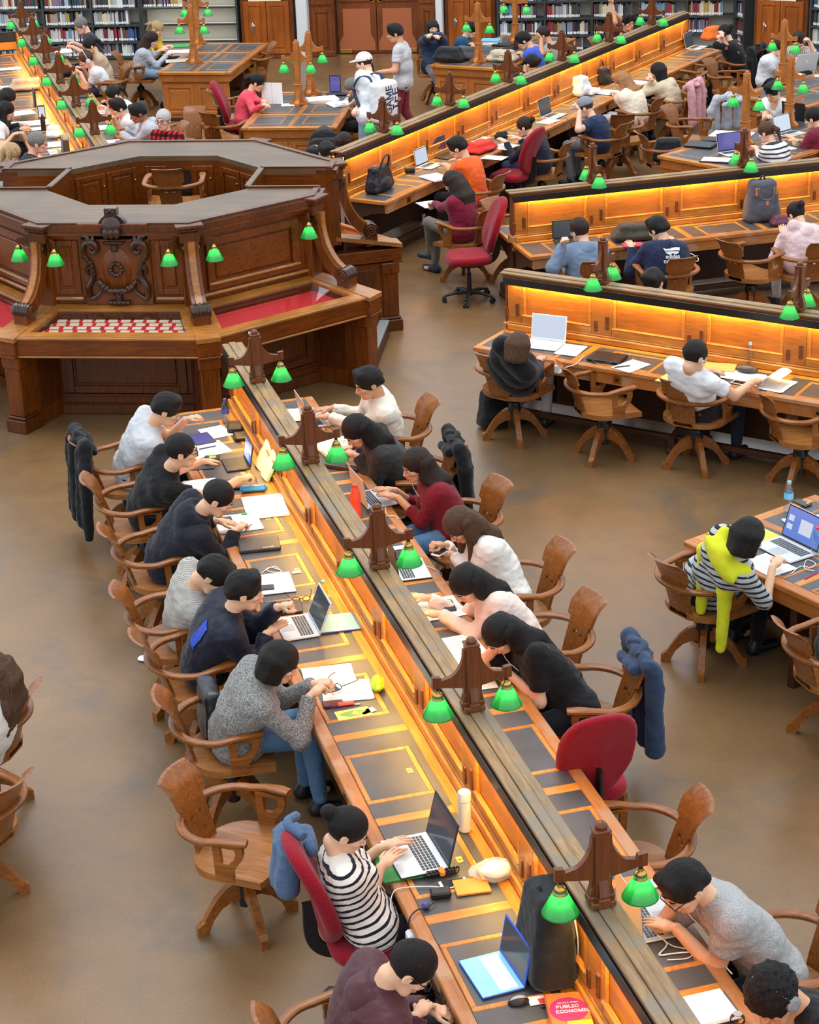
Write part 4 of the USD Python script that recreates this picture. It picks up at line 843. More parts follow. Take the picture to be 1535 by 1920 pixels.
def hair_mesh(style, h, seed=1):
    F = Field((-.16, -.22, -.24), (.16, .17, .22), h); t = {'buzz': .006, 'short': .016, 'crop': .013, 'quiff': .018, 'curly': .028, 'bob': .02, 'bun': .012, 'tail': .013, 'long': .016, 'bald': .004}[style]
    F.ell((0, -.014, .036), (.078 + t, .096 + t, .088 + t), .01)
    if style == 'quiff': F.cap((-.03, .06, .12), (.04, .07, .118), .03, .026, .03)
    if style == 'short': F.cap((-.05, .05, .105), (.05, .05, .105), .028, .028, .04); F.cap((-.05, -.09, -.01), (.05, -.09, -.01), .03, .03, .03)
    # clear the face: forehead line, temples, ears
    fr = {'bob': (.0, .135, -.055), 'long': (.0, .135, -.06)}.get(style, (.0, .135, -.045))
    F.ell(fr, (.078 if style in ('bob', 'long') else .086, .075, .098 if style in ('short', 'bob') else .108), .012, neg=True)
    if style in ('short', 'crop', 'buzz', 'quiff', 'curly', 'bald'):
        for s in (-1, 1): F.ell((s * .1, .0, -.04), (.035, .042, .048), .012, neg=True)
        F.ell((0, -.03, -.125), (.14, .11, .07 if style != 'curly' else .05), .02, neg=True)
    else: F.ell((0, .0, -.13), (.14, .10, .062), .02, neg=True)
    if style == 'bob':
        for s in (-1, 1): F.cap((s * .074, .0, .03), (s * .070, .012, -.085), .036, .032, .03); F.cap((s * .074, -.045, .03), (s * .066, -.04, -.09), .040, .038, .03)
        for x in (-.04, 0, .04): F.cap((x, -.085, .02), (x * .9, -.08, -.095), .042, .036, .03)
        F.ell(fr, (.058, .075, .082), .01, neg=True)
    if style == 'bun': F.ell((0, -.135, .06), (.042, .042, .042), .015)
    if style == 'tail': F.cap((0, -.12, .03), (0, -.165, -.02), .032, .028, .02); F.cap((0, -.165, -.02), (.0, -.16, -.15), .03, .014, .02)
    m = F.mesh()
    return ripple(m, {'curly': .013, 'short': .006, 'bun': .003}.get(style, .004), {'curly': 46, 'short': 34}.get(style, 26), seed, (1, 1, 1) if style == 'curly' else (1.6, .5, .7))
HAIRS = {}
def get_hair(style, h):
    if (style, h) not in HAIRS: HAIRS[style, h] = hair_mesh(style, h)
    return HAIRS[style, h]
def cap_mesh(h):
    F = Field((-.14, -.16, -.04), (.14, .26, .2), h); F.ell((0, -.012, .040), (.096, .116, .106), .01); F.ell((0, .0, -.045), (.3, .3, .082), .004, neg=True)
    F.ell((0, .115, .045), (.072, .085, .012), .008); return F.mesh()
# ---- hands: palm at the origin, fingers along +y, palm facing -z, thumb towards +x (right hand is mirrored)
def hand_mesh(pose, h):
    cu = {'flat': (.12, .15, .1), 'curl': (.5, .7, .5), 'grip': (.95, 1.15, .8), 'fist': (1.35, 1.5, 1.1), 'pen': (.85, .95, .6)}[pose]
    F = Field((-.07, -.07, -.10), (.10, .13, .05), h)
    F.cap((-.026, .03, 0), (.024, .034, 0), .0125, .0125, .01); F.cap((-.02, -.018, -.002), (.016, -.018, -.002), .0145, .0145, .02); F.cap((-.022, .0, 0), (.02, .005, 0), .014, .014, .02)
    F.cap((0, -.075, 0), (0, -.02, 0), .024, .021, .02)
    for i, (x, L) in enumerate(((.027, .068), (.009, .076), (-.010, .071), (-.028, .056))):
        p = np.array([x, .035 - .004 * abs(i - 1), .0]); a = 0.0; d0 = np.array([.08 * (1.2 - i), 0, 0]) * (1 if pose == 'flat' else .4)
        for q, (fr, r) in enumerate(((.44, .0090), (.31, .0082), (.25, .0074))):
            a += cu[q] * (1.0 if not (pose == 'pen' and i > 1) else 1.25); d = np.array([d0[0], math.cos(a), -math.sin(a)]); e = p + unit(d) * L * fr; F.cap(p, e, r, r * .93, .004); p = e
    if pose in ('grip', 'fist', 'pen'): T = [(.022, -.012, -.006), (.044, .014, -.026), (.034, .040, -.040), (.018, .056, -.044)]
    else: T = [(.022, -.012, -.004), (.046, .012, -.010), (.056, .036, -.016), (.060, .058, -.018)]
    for a, b, r in zip(T[:-1], T[1:], (.0125, .0105, .009)): F.cap(a, b, r, r * .9, .006)
    return F.mesh()
HANDS = {}
def get_hand(pose, h):
    if (pose, h) not in HANDS: HANDS[pose, h] = hand_mesh(pose, h)
    return HANDS[pose, h]

SK = {'asian': (222, 176, 142), 'fair': (232, 184, 158), 'tan': (206, 152, 116), 'brown': (150, 100, 70), 'pink': (226, 170, 148)}
for k, c in SK.items(): plain('skin_' + k, c, .5, subsurface_weight=.0, specular_ior_level=.35)
plain('eye_white', (226, 222, 216), .25); plain('iris', (40, 26, 18), .15); plain('lips', (186, 104, 96), .45); plain('cord_white', (232, 232, 230), .4); plain('frame_black', (22, 20, 20), .3)
def hairmat(name, c1, c2):
    mat(name, {'t': ('texture_coordinate', {}), 'm': ('mapping', {'scale': (90, 90, 9)}), 'n': ('noise_texture', {'scale': 2.2, 'detail': 4.0, 'roughness': .65, 'distortion': .4}), 'r': ('rgb_ramp', {'ramp': [(.38, lin(c1)), (.66, lin(c2))]}), 'bp': ('bump', {'strength': .9, 'distance': .012}),
        'p': ('principled_bsdf', {'roughness': .5, 'specular_ior_level': .3})}, [('t.object', 'm.vector'), ('m.vector', 'n.vector'), ('n.fac', 'r.fac'), ('r.color', 'p.base_color'), ('n.fac', 'bp.height'), ('bp.normal', 'p.normal')])
hairmat('hair_black', (14, 13, 14), (30, 27, 27)); hairmat('hair_dark', (30, 22, 18), (58, 42, 32)); hairmat('hair_brown', (58, 38, 26), (104, 74, 50)); hairmat('hair_blonde', (150, 116, 76), (214, 186, 140)); hairmat('hair_red', (140, 92, 54), (206, 152, 102)); hairmat('hair_grey', (96, 92, 88), (150, 146, 140)); hairmat('hair_silver', (176, 174, 170), (214, 212, 208))

BASE = {}
def person(label, base, face, head, look=(0, -25, 0), hl=None, hr=None, pose=('curl', 'curl'), top='x', sleeve=2.0, pants='trousers_black', shoes='shoe_black', hair=('short', 'hair_black'), skin='asian', male=True, res=1.0,
           seat=.47, kn=None, legs='sit', fat=1.0, glasses=False, ear=0, hood=False, elbow=(0, 0), long=None, extra=None, yaw=0, open_neck=0, tlen=0, hat=None, beard=None, loose=.012, palm=(None, None), headphones=None, size=1.0, hairtint=None):
    """base: floor point under the hips; face: heading in degrees; head, hl, hr: world points (head centre, palms); look: head turn, tilt, roll in degrees; sleeve 0-2 along the arm"""
    if np.ndim(base) == 0: base = (head[0] - base * math.cos(math.radians(face)), head[1] - base * math.sin(math.radians(face)))
    BASE[label] = (base[0], base[1], face)
    B = np.array([base[0], base[1], 0.0]); Rw = rz(math.radians(face - 90)); L = lambda p: (np.asarray(p, float) - B) @ Rw          # world to local
    o = thing('person', label, 'person', tuple(B), math.radians(face - 90))
    H = L(head); ya, pi_, ro = map(math.radians, look)
    Ry = rz(ya); Rp = np.array([[1, 0, 0], [0, math.cos(pi_), -math.sin(pi_)], [0, math.sin(pi_), math.cos(pi_)]]); Rr = np.array([[math.cos(ro), 0, math.sin(ro)], [0, 1, 0], [-math.sin(ro), 0, math.cos(ro)]])
    HR = Ry @ Rp @ Rr; hs = (1.0 if male else .95) * size; hv = lambda p: H + HR @ (np.asarray(p, float) * hs)
    hipz = (seat + .10) if legs == 'sit' else (seat if legs != 'stand' else .93)
    hip = np.array([0, 0, hipz]); sp = unit(H - hip)
    nb = hv((0, -.05, -.12)) * .5 + (H - sp * .20) * .5; nb = nb - np.array([0, .02, 0])
    sp = unit(nb - hip); rgt = unit(np.cross(sp, [0, 0, 1.0]) if abs(sp[2]) < .2 else np.cross([0, 1.0, 0], sp) * 1.0); rgt = rz(math.radians(yaw)) @ rgt; rgt = unit(rgt - sp * (rgt @ sp)); fw = unit(np.cross(sp, rgt)) * 1.0
    if fw[1] < 0: fw = -fw
    tl = np.linalg.norm(nb - hip); mid = hip + sp * tl * .42 - fw * .025; ch = hip + sp * tl * .74 - fw * .012
    sw = (.168 if male else .148) * size; sh = {s: nb - sp * .052 + rgt * s * sw for s in (-1, 1)}
    up, fo = .285 * size, .25 * size
    arms = {}
    for s, tgt, pz in ((-1, hl, pose[0]), (1, hr, pose[1])):
        T = L(tgt) if tgt is not None else np.array([s * .13, .40, .78])
        S = sh[s]; d = T - S; W = T - unit(np.array([d[0] * .6, d[1], d[2] * .5 - .05])) * .078; d = W - S; dist = np.linalg.norm(d)
        if dist > (up + fo) * .985: W = S + d / dist * (up + fo) * .985; d = W - S; dist = np.linalg.norm(d)
        a = (up ** 2 - fo ** 2 + dist ** 2) / (2 * dist); hgt = math.sqrt(max(up ** 2 - a * a, 1e-6)); ax = d / dist
        pole = np.array([s * .45 + elbow[0 if s < 0 else 1], -.25, -1.0]) if legs != 'puffer' else np.array([s, .2, .3]); pole = unit(pole - ax * (pole @ ax)); E = S + ax * a + pole * hgt
        arms[s] = (S, E, W, T, pz)
    lo = np.array([-.5, -.45, -.02]); hi = np.array([.5, .85, 1.5])
    pts = [H, hip, nb] + [p for s in arms for p in arms[s][:4]]
    # legs
    if legs == 'sit': K = {s: np.array([s * .10, .40, seat + .055]) for s in (-1, 1)}; A = {s: np.array([s * .11, .34, .09]) for s in (-1, 1)}
    else: K = {s: np.array([s * .085, .05, .5]) for s in (-1, 1)}; A = {s: np.array([s * .08, -.01, .09]) for s in (-1, 1)}
    if kn:
        for s, (k_, a_) in kn.items(): K[s], A[s] = np.array(k_, float), np.array(a_, float)
    hj = {s: hip + np.array([s * .088, .02, -.015]) for s in (-1, 1)}
    pts += [K[s] for s in K] + [A[s] for s in A] + [A[s] + [0, .16, -.05] for s in A]
    lo = np.min(pts, 0) - .19; hi = np.max(pts, 0) + .19; lo[2] = max(lo[2], -.03)
    hb = .0125 * res; hc = .0105 * res; hh = .005 * res; hd = .0035 * res
    def torso(F, g, k=.075):
        w1, w2, w3 = (.09, .085, .085) if male else (.078, .066, .088)
        F.cap(hip - rgt * w3 + [0, .0, 0], hip + rgt * w3, .108 * fat + g, .108 * fat + g, k); F.cap(mid - rgt * w2 * fat, mid + rgt * w2 * fat, .094 * fat + g, .094 * fat + g, k)
        F.cap(ch - rgt * w1, ch + rgt * w1, .102 * (fat * .5 + .5) + g, .102 * (fat * .5 + .5) + g, k); F.cap(hip, mid, .11 * fat + g, .10 * fat + g, k)
        F.cap(sh[-1], sh[1], .052 + g, .052 + g, .05)
        if not male:
            for s in (-1, 1): F.ell(ch + rgt * s * .07 + fw * .085 - sp * .02, (.058 + g, .05 + g, .055 + g), .04)
    def arm(F, g, t=2.0, cut=False, k=.03):
        for s in (-1, 1):
            S, E, W = arms[s][:3]; u = min(t, 1.0); r0, r1, r2 = (.054, .043, .030) if male else (.047, .037, .026)
            F.cap(S, S + (E - S) * u, r0 + g, r0 + (r1 - r0) * u + g + (.006 if u < 1 else 0), k, cut and t <= 1.0)
            if t > 1: w = t - 1; F.cap(E, E + (W - E) * w, r1 + g, r1 + (r2 - r1) * w + g * .9, k, cut)
    F = Field(lo, hi, hb); torso(F, 0); arm(F, 0)
    F.cap(nb - sp * .03, hv((0, -.04, -.085)), .058 if male else .050, .052 if male else .045, .03)
    for s in (-1, 1): F.cap(hj[s], K[s], .078, .055, .03); F.cap(K[s], A[s], .054, .036, .02); F.cap(A[s] + [0, -.03, -.04], A[s] + [0, .13, -.055], .034, .028, .02)
    body = [F.mesh()]
    hm = get_head(hh if res < 1.6 else .0075, male); body.append((hm[0] * hs @ HR.T + H, hm[1]))
    for s in (-1, 1):
        S, E, W, T, pz = arms[s]; y = unit(T - W) if np.linalg.norm(T - W) > .02 else unit(W - E); y = unit(y * .5 + unit(W - E) * .5)
        pn = palm[0 if s < 0 else 1]; z = np.array(pn if pn is not None else (0, 0, 1.0)); z = unit(z - y * (z @ y)); x = np.cross(y, z)
        hm = get_hand(pz, hd if res < 1.6 else .006); v = hm[0] * size * ([1, 1, 1] if s < 0 else [-1, 1, 1]); v = v @ np.stack([x, y, z]) + W + y * .062
        body.append((v, hm[1] if s < 0 else hm[1][:, ::-1]))
    part(o, 'body', join_body(body, .0009 * res), 'skin_' + skin, True)
    hp = lambda m: (np.asarray(m[0]) * hs @ HR.T + H, m[1])
    e = part(o, 'eyes', hp(EYE), 'eye_white', True); part(e, 'irises', hp(IRIS), 'iris', True); part(e, 'eyelids', hp(LID), 'skin_' + skin, True)
    part(o, 'eyebrows', hp(BROW), hair[1] if hair[1] not in ('hair_silver', 'hair_blonde') else 'hair_brown'); part(o, 'lips', hp(LIPS), 'lips', True)
    if hat: hair = ('buzz', hair[1])
    hmsh = get_hair(hair[0], .0055 if res < 1.6 else .008)
    if long is not None:                                         # hair hanging past the shoulders, draped by gravity
        F = Field(lo - .05, hi + .1, .009 * res)
        q = hp(hair_mesh_pts()); 
        for a_, b_, ra, rb in long_locks(hv, sp, fw, rgt, nb, long): F.cap(a_, b_, ra, rb, .03)
        body2 = ripple(F.mesh(), .006, 24, 3, (1.5, 1.5, .3)); hmsh = J(hp(hmsh), body2)
    else: hmsh = hp(hmsh)
    part(o, 'hair', slim(hmsh, .0008 * res), hairtint or hair[1], True)
    if hat: part(o, 'cap', hp(cap_mesh(.006)), hat, True)
    if glasses: part(o, 'glasses', hp(GLASSES), 'frame_black')
    if headphones: hq = part(o, 'headphones', hp(HPHONE), headphones, 30); part(hq, 'ear_cups', hp(HCUP), headphones, 30)
    if beard: F = Field((-.1, .0, -.14), (.1, .14, .0), .006); F.ell((0, .028, -.042), (.0605, .067, .078), .02); F.ell((0, .074, -.094), (.024, .022, .02), .02); F.ell((0, .03, .02), (.2, .2, .065), .01, neg=True); F.ell((0, .11, -.055), (.03, .02, .012), .01, neg=True); part(o, 'beard', hp(F.mesh()), beard, True)
    if ear:
        for s in ((-1, 1) if ear == 2 else (ear,)):
            p0 = hv((s * .089, .004, -.014)); c0 = ch + fw * .125 + rgt * s * .02; m_ = (p0 + c0) / 2 + rgt * s * .01 - sp * .02 + fw * .03
            part(o, 'earphone', J(ball(p0, .009, 6), tube(bez(p0, hv((s * .085, .018, -.05)), m_, c0, c0 - sp * .2 + fw * .02), .0028, 5)), 'cord_white', True)
    # clothes
    F = Field(lo - .02, hi + .02, hc); torso(F, loose + .004); arm(F, loose, sleeve, True)
    if tlen: 
        for s in (-1, 1): F.cap(hj[s], hj[s] + (K[s] - hj[s]) * tlen, .09 + loose, .085 + loose, .04)
    F.cap(nb - sp * .05 - fw * .0, nb - sp * .03 + fw * .0, .07 + loose, .058 + loose, .04)
    if open_neck: F.ell(nb + fw * .07 + sp * .02 - sp * open_neck * .5, (.045, .09, .05 + open_neck * .5), .01, np.stack([rgt, fw, sp], 1), True)
    m_ = ripple(F.mesh(), .006, 9, len(label)); m_ = ripple(m_, .0075, 15, 5, (1, 1, 2.2)); m_ = ripple(m_, .004, 36, 6, (1.6, .8, .8))
    m_ = slim(m_, .0007 * res); gp = part(o, 'top', m_, top, True)
    if hood:
        F = Field(lo, hi, hc); bk = nb - fw * .075 + sp * .01
        for a_, b_ in zip(np.linspace(-2.1, 2.1, 9)[:-1], np.linspace(-2.1, 2.1, 9)[1:]): F.cap(nb + rgt * .098 * math.sin(a_) - fw * .085 * math.cos(a_) + sp * (.012 - .02 * abs(a_) / 2), nb + rgt * .098 * math.sin(b_) - fw * .085 * math.cos(b_) + sp * (.012 - .02 * abs(b_) / 2), .034, .034, .02)
        F.ell(bk - sp * .06 - fw * .03, (.10, .05, .085), .03, np.stack([rgt, fw, sp], 1)); part(o, 'hood', ripple(F.mesh(), .006, 18, 2), top, True)
    F = Field(lo - .02, hi + .02, hb); F.cap(hip - rgt * .085, hip + rgt * .085, .112 * fat + .008, .112 * fat + .008, .04)
    for s in (-1, 1): F.cap(hj[s], K[s], .086 * (fat * .5 + .5), .064, .03); F.cap(K[s], A[s], .063, .046, .02, True)
    part(o, 'trousers', slim(ripple(F.mesh(), .007, 14, 4), .0012 * res), pants, True)
    if shoes:
        for s in (-1, 1):
            d = unit(A[s] - K[s]); F = Field(A[s] - [.09, .12, .1], A[s] + [.09, .26, .06], hc); F.cap(A[s] + [0, -.035, -.045], A[s] + [s * .015, .15, -.052], .042, .034, .03); F.cap(A[s] + [0, -.02, -.05], A[s] + [0, -.01, 0], .045, .04, .03); F.plane((0, 0, .004), (0, 0, -1)); part(o, 'shoe', slim(F.mesh(), .001), shoes, True)
    ctx = dict(o=o, topm=m_, hv=hv, hp=hp, nb=nb, sp=sp, fw=fw, rgt=rgt, ch=ch, mid=mid, hip=hip, arms=arms, sh=sh, lo=lo, hi=hi, hc=hc, H=H, K=K, L=L, hj=hj)
    if extra: extra(ctx)
    return o
def hair_mesh_pts(): return np.zeros((1, 3)), np.zeros((0, 3), int)
def join_body(ms, tol=.0009):
    try:
        u = None
        for v, f in ms:
            q = m3.Manifold(m3.Mesh(np.asarray(v, np.float32), np.asarray(f, np.uint32)))
            if q.status() != m3.Error.NoError: return J(*ms)
            u = q if u is None else u + q
        r = u.simplify(tol).to_mesh(); return np.asarray(r.vert_properties[:, :3], float), np.asarray(r.tri_verts, int)
    except Exception: return J(*ms)
def long_locks(hv, sp, fw, rgt, nb, kind):
    """kind: (length, side) - side 0 down the back, 1 also over the shoulders, 2 curtain hanging forward"""
    n, side = kind; out = []
    for x in (-.06, -.02, .02, .06):
        a = hv((x, -.085, .02)); m = hv((x * 1.05, -.088, -.075)); b = nb - fw * .085 + rgt * x * 1.35 + sp * .0; c = nb - fw * .125 + rgt * x * 1.2 - sp * (n - .18); out += [(a, m, .042, .042), (m, b, .042, .042), (b, c, .042, .02)]
    for s in (-1, 1):
        a = hv((s * .08, -.02, .03)); 
        if side == 2: b = hv((s * .082, .035, -.10)); c = b + np.array([0, .0, -1]) * (n * .55) + fw * .015; out += [(a, b, .03, .032), (b, c, .032, .016), (hv((s * .085, -.05, .02)), b - fw * .03, .035, .035), (b - fw * .03, c - fw * .04, .033, .018)]
        elif side == 1: b = nb + rgt * s * .085 + fw * .045 + sp * .03; c = b + fw * .05 - sp * (n - .12); out += [(a, b, .03, .032), (b, c, .032, .018)]
        else: m = hv((s * .082, .005, -.085)); b = nb + rgt * s * .10 + fw * .01 + sp * .0; out += [(a, m, .032, .030), (m, b, .030, .034), (b, b - sp * (n * .35) - fw * .03, .034, .022), (hv((s * .08, -.055, .02)), hv((s * .08, -.05, -.08)), .036, .036), (hv((s * .08, -.05, -.08)), b - fw * .05, .036, .038)]
    return out

# ================================================================ wardrobe
cloth('trousers_black', (24, 24, 28)); cloth('trousers_navy', (34, 40, 58)); cloth('jeans', (72, 108, 142), (96, 132, 166), 'knit'); cloth('jeans_light', (120, 150, 178), (140, 168, 192), 'knit'); cloth('trousers_grey', (98, 98, 100)); cloth('trousers_maroon', (126, 48, 58)); cloth('leggings_grey', (104, 96, 88))
plain('shoe_black', (22, 22, 24), .45); plain('shoe_brown', (84, 54, 36), .5); plain('shoe_white', (214, 214, 212), .6); plain('shoe_navy', (30, 36, 52), .5)
cloth('tee_grey', (186, 188, 192)); cloth('tee_black', (20, 20, 22)); cloth('hoodie_navy', (28, 31, 42)); cloth('sweater_pin', (178, 174, 166), (132, 128, 124), 'stripe', .009, warp=.1); cloth('bomber_navy', (20, 24, 42), rough=.55); cloth('stripe_blue', (48, 78, 186))
cloth('knit_grey', (160, 158, 154), (82, 80, 78), 'knit'); cloth('tee_stripe', (232, 224, 212), (26, 28, 40), 'stripe', .038, tilt=-.35, warp=.35); cloth('jacket_maroon', (74, 36, 44), rough=.5); cloth('sweater_cream', (222, 214, 198)); cloth('knit_charcoal', (66, 66, 68), (34, 34, 36), 'knit')
cloth('top_maroon', (120, 22, 36)); cloth('blazer_white', (226, 222, 214)); cloth('jacket_pink_white', (228, 208, 196)); cloth('tee_heather', (172, 172, 170), (138, 138, 138), 'knit'); cloth('shawl_black', (18, 18, 20)); cloth('tee_white', (224, 228, 232)); cloth('stripe_bw', (176, 182, 184), (26, 28, 38), 'stripe', .042, warp=.3)
cloth('yellow_green', (206, 210, 38)); cloth('hoodie_bluegrey', (106, 124, 146)); cloth('hoodie_dknavy', (30, 38, 66)); cloth('hoodie_pink', (214, 188, 190)); cloth('top_crimson', (122, 24, 50)); cloth('tee_orange', (226, 92, 28)); cloth('polo_navy', (26, 40, 70)); cloth('sweater_navy', (28, 34, 52)); cloth('shirt_cream', (232, 220, 196)); cloth('hoodie_beige', (206, 190, 162)); cloth('floral', (24, 22, 26), (186, 120, 116), 'floral', .16)
cloth('plaid_red', (196, 26, 40), kind='plaid', period=.07); cloth('hoodie_ltgrey', (176, 180, 188)); cloth('tee_dark', (48, 50, 54)); cloth('cardigan_coral', (226, 74, 92)); cloth('puffer_navy', (30, 42, 72), rough=.5); cloth('top_teal', (22, 74, 106)); cloth('tee_blue', (62, 90, 196)); cloth('sweater_grey', (176, 180, 188)); cloth('top_yellow', (206, 166, 44)); cloth('stripe_fine', (220, 220, 220), (40, 40, 48), 'stripe', .05, warp=.2)
cloth('jersey_maroon', (110, 26, 50)); cloth('shirt_check', (200, 190, 178), (120, 116, 112), 'stripe', .03, ax=0); cloth('top_beige', (188, 166, 138)); cloth('cap_grey', (128, 130, 136)); cloth('cap_floral', (220, 214, 208), (190, 60, 60), 'floral', .05); cloth('denim_dark', (44, 60, 86)); cloth('denim_jacket', (82, 104, 134), (66, 86, 116), 'knit'); cloth('canvas_grey', (84, 84, 92)); cloth('canvas_black', (26, 27, 30), rough=.6); cloth('coat_black', (20, 21, 24)); cloth('pink_shawl', (206, 150, 156)); cloth('canvas_olive', (62, 58, 46)); cloth('teal_strap', (30, 150, 150)); cloth('skirt_white', (206, 196, 196), (170, 160, 164), 'knit'); cloth('red_bag', (210, 48, 38)); cloth('orange_bag', (228, 110, 36)); cloth('floral_bag', (40, 30, 32), (186, 60, 50), 'floral', .09)
leather_dark = plain('bag_leather', (22, 24, 32), .35); plain('orange_trim', (206, 120, 70), .5)
plain('print_white', (228, 230, 234), .7)
def back_print(c, items, off=.005, mt='print_white'):
    """flat print on the back of a top: items (text or polygon, height, x, z)"""
    Rm = np.stack([c['rgt'], c['sp'], -c['fw']], 0)
    ms = []
    for it, hgt, x, z in items:
        m = meshkit.text_mesh(it, hgt, .002, True) if isinstance(it, str) else None
        v, f = (np.array(m.vertices), np.array(m.faces)) if m is not None else prism(it, 0, .002)
        if m is not None: v = v - [(v[:, 0].max() + v[:, 0].min()) / 2, 0, 0]
        ms.append((v + [x, z, 0], f))
    v, f = J(*ms); v, f = trimesh.remesh.subdivide_to_size(v, f, .02)
    base = c['ch'] - c['fw'] * .04
    tv = np.array(c['topm'][0]); loc = (tv - base) @ Rm.T; tv2 = loc[loc[:, 2] > 0]
    d2 = ((v[:, None, :2] - tv2[None, :, :2]) ** 2).sum(-1); k = np.argsort(d2, 1)[:, :3]; z = tv2[k, 2].max(1)
    w = np.c_[v[:, :2], z + off + v[:, 2]] @ Rm + base
    part(c['o'], 'back_print', (w, f), mt)
def Z(k, x, y): return on_desk(k, x, y)
AL, AR, BN, CN, DN, EL, ER = 22.5, 202.5, 64.6, 112.2, 156.5, 22.6, 202.6
# ---- foreground desk, left side
person('young man in a pale grey t-shirt with earphones, one hand raised over his papers', Z('A', .66, -.98), AL, (1.093, -4.504, 1.100), (-8, -28, 0), (1.259, -4.302, 0.930), (1.135, -4.482, 0.770), ('curl', 'flat'), 'tee_grey', .55, 'trousers_black', hair=('short', 'hair_black'), ear=-1)
person('man in black t-shirt and glasses reaching across to a propped-up book', Z('A', 1.52, -1.0), AL, (1.412, -5.403, 1.120), (-4, -8, 0), (1.461, -4.831, 0.800), (1.849, -5.230, 0.840), ('flat', 'grip'), 'tee_black', .5, hair=('crop', 'hair_black'), glasses=True, ear=-1)
person('man in dark navy hoodie writing on a sheet of paper', Z('A', 2.45, -1.0), AL, (1.831, -6.164, 1.080), (-12, -35, 0), (1.801, -5.908, 0.770), (1.962, -6.003, 0.770), ('flat', 'pen'), 'hoodie_navy', 2.0, hair=('crop', 'hair_black'), hood=True, loose=.02)
person('man in fine-striped grey sweater bowing his head towards his lap', Z('A', 3.52, -1.06), AL, (2.043, -7.326, 1.060), (-20, -52, 0), (2.074, -6.939, 0.680), (2.060, -7.016, 0.660), ('grip', 'grip'), 'sweater_pin', 2.0, hair=('short', 'hair_black'))
person('man in navy bomber jacket with a blue back stripe using a silver laptop', Z('A', 4.10, -1.03), AL, (2.300, -7.628, 1.100), (-6, -12, 0), (2.546, -7.500, 0.920), (2.470, -7.554, 0.770), ('fist', 'flat'), 'bomber_navy', 2.0, hair=('short', 'hair_black'), loose=.022,
       extra=lambda c: back_print(c, [([(-.02, -.10), (.05, -.13), (.075, .06), (.0, .08)], 1, .03, -.02)], mt='stripe_blue'))
person('woman with a black bob and speckled grey knit jumper looking at her phone', Z('A', 5.0, -1.03), AL, (2.679, -8.545, 1.100), (-14, -26, 0), (2.912, -8.402, 0.880), (2.899, -8.480, 0.860), ('grip', 'grip'), 'knit_grey', 2.0, 'jeans', hair=('bob', 'hair_black'), male=False, loose=.018, kn={-1: ((-.10, .42, .53), (-.1, .42, .09)), 1: ((.12, .42, .53), (.12, .46, .09))}, tlen=.12)
person('woman with low bun and black-and-cream striped top typing on a laptop', Z('A', 7.05, -.76), AL, (3.300, -10.207, 1.080), (-12, -30, 0), (3.471, -9.867, 0.770), (3.484, -10.053, 0.780), ('flat', 'flat'), 'tee_stripe', 1.15, 'trousers_black', hair=('bun', 'hair_black'), male=False, ear=-1)
person('man in glossy maroon hooded jacket and glasses bent low at the bottom edge', Z('A', 7.98, -1.05), AL, (3.720, -11.221, 1.050), (-10, -50, 0), (3.813, -11.019, 0.660), (3.765, -11.096, 0.700), ('curl', 'curl'), 'jacket_maroon', 2.0, 'trousers_black', hair=('crop', 'hair_black'), hood=True, glasses=True, loose=.03, fat=1.05)
# ---- foreground desk, right side
person('dark-haired man in a cream sweater with earphones typing on a laptop', Z('A', .80, 1.02), AR, (2.561, -3.931, 1.120), (6, -20, 0), (2.158, -3.824, 0.780), (2.155, -3.667, 0.780), ('flat', 'flat'), 'sweater_cream', 2.0, 'trousers_navy', hair=('short', 'hair_black'), skin='tan', ear=1, loose=.016)
person('woman with long black hair in a charcoal knit holding a pink highlighter', Z('A', 1.72, .93), AR, (2.598, -4.864, 1.080), (14, -42, 0), (2.512, -4.714, 0.800), (2.436, -4.558, 0.780), ('pen', 'flat'), 'knit_charcoal', 2.0, 'trousers_black', hair=('long', 'hair_black'), male=False, long=(.48, 0), loose=.02)
person('woman in a maroon jumper with half-up brown hair and white earphones at a laptop', Z('A', 2.66, 1.0), AR, (3.112, -5.517, 1.080), (10, -18, 0), (2.896, -5.448, 0.780), (2.858, -5.332, 0.780), ('flat', 'flat'), 'top_maroon', 1.55, 'jeans', hair=('long', 'hair_dark'), skin='tan', male=False, long=(.34, 0), ear=1)
person('woman with long blonde-ended hair and white blazer bowed over her phone', Z('A', 3.80, 1.04), AR, (3.513, -6.550, 1.080), (8, -48, 0), (3.391, -6.451, 0.800), (3.332, -6.414, 0.840), ('grip', 'grip'), 'blazer_white', 2.0, 'trousers_black', hair=('long', 'hair_brown'), skin='tan', male=False, long=(.42, 2), loose=.02)
person('woman with very long black hair in a cream varsity jacket leaning on the desk', Z('A', 4.62, .90), AR, (3.624, -7.347, 1.040), (20, -45, 0), (3.385, -7.277, 0.770), (3.285, -7.038, 0.770), ('flat', 'flat'), 'jacket_pink_white', 2.0, 'trousers_black', hair=('long', 'hair_black'), male=False, long=(.5, 0), loose=.02)
person('woman with very long black hair and black t-shirt resting her forehead on one hand', Z('A', 5.36, .93), AR, (3.881, -8.019, 1.040), (14, -48, 0), (3.861, -8.058, 0.770), (3.842, -7.999, 0.980), ('flat', 'curl'), 'tee_black', .75, 'trousers_black', hair=('long', 'hair_black'), male=False, long=(.52, 0), ear=1)
person('man in heather grey t-shirt and glasses hunched over a laptop, hand to his mouth', Z('A', 8.02, .92), AR, (4.902, -10.571, 1.080), (12, -38, 0), (4.804, -10.507, 0.780), (4.816, -10.493, 0.930), ('flat', 'fist'), 'tee_heather', .6, 'trousers_black', hair=('short', 'hair_black'), glasses=True, ear=1, loose=.018)
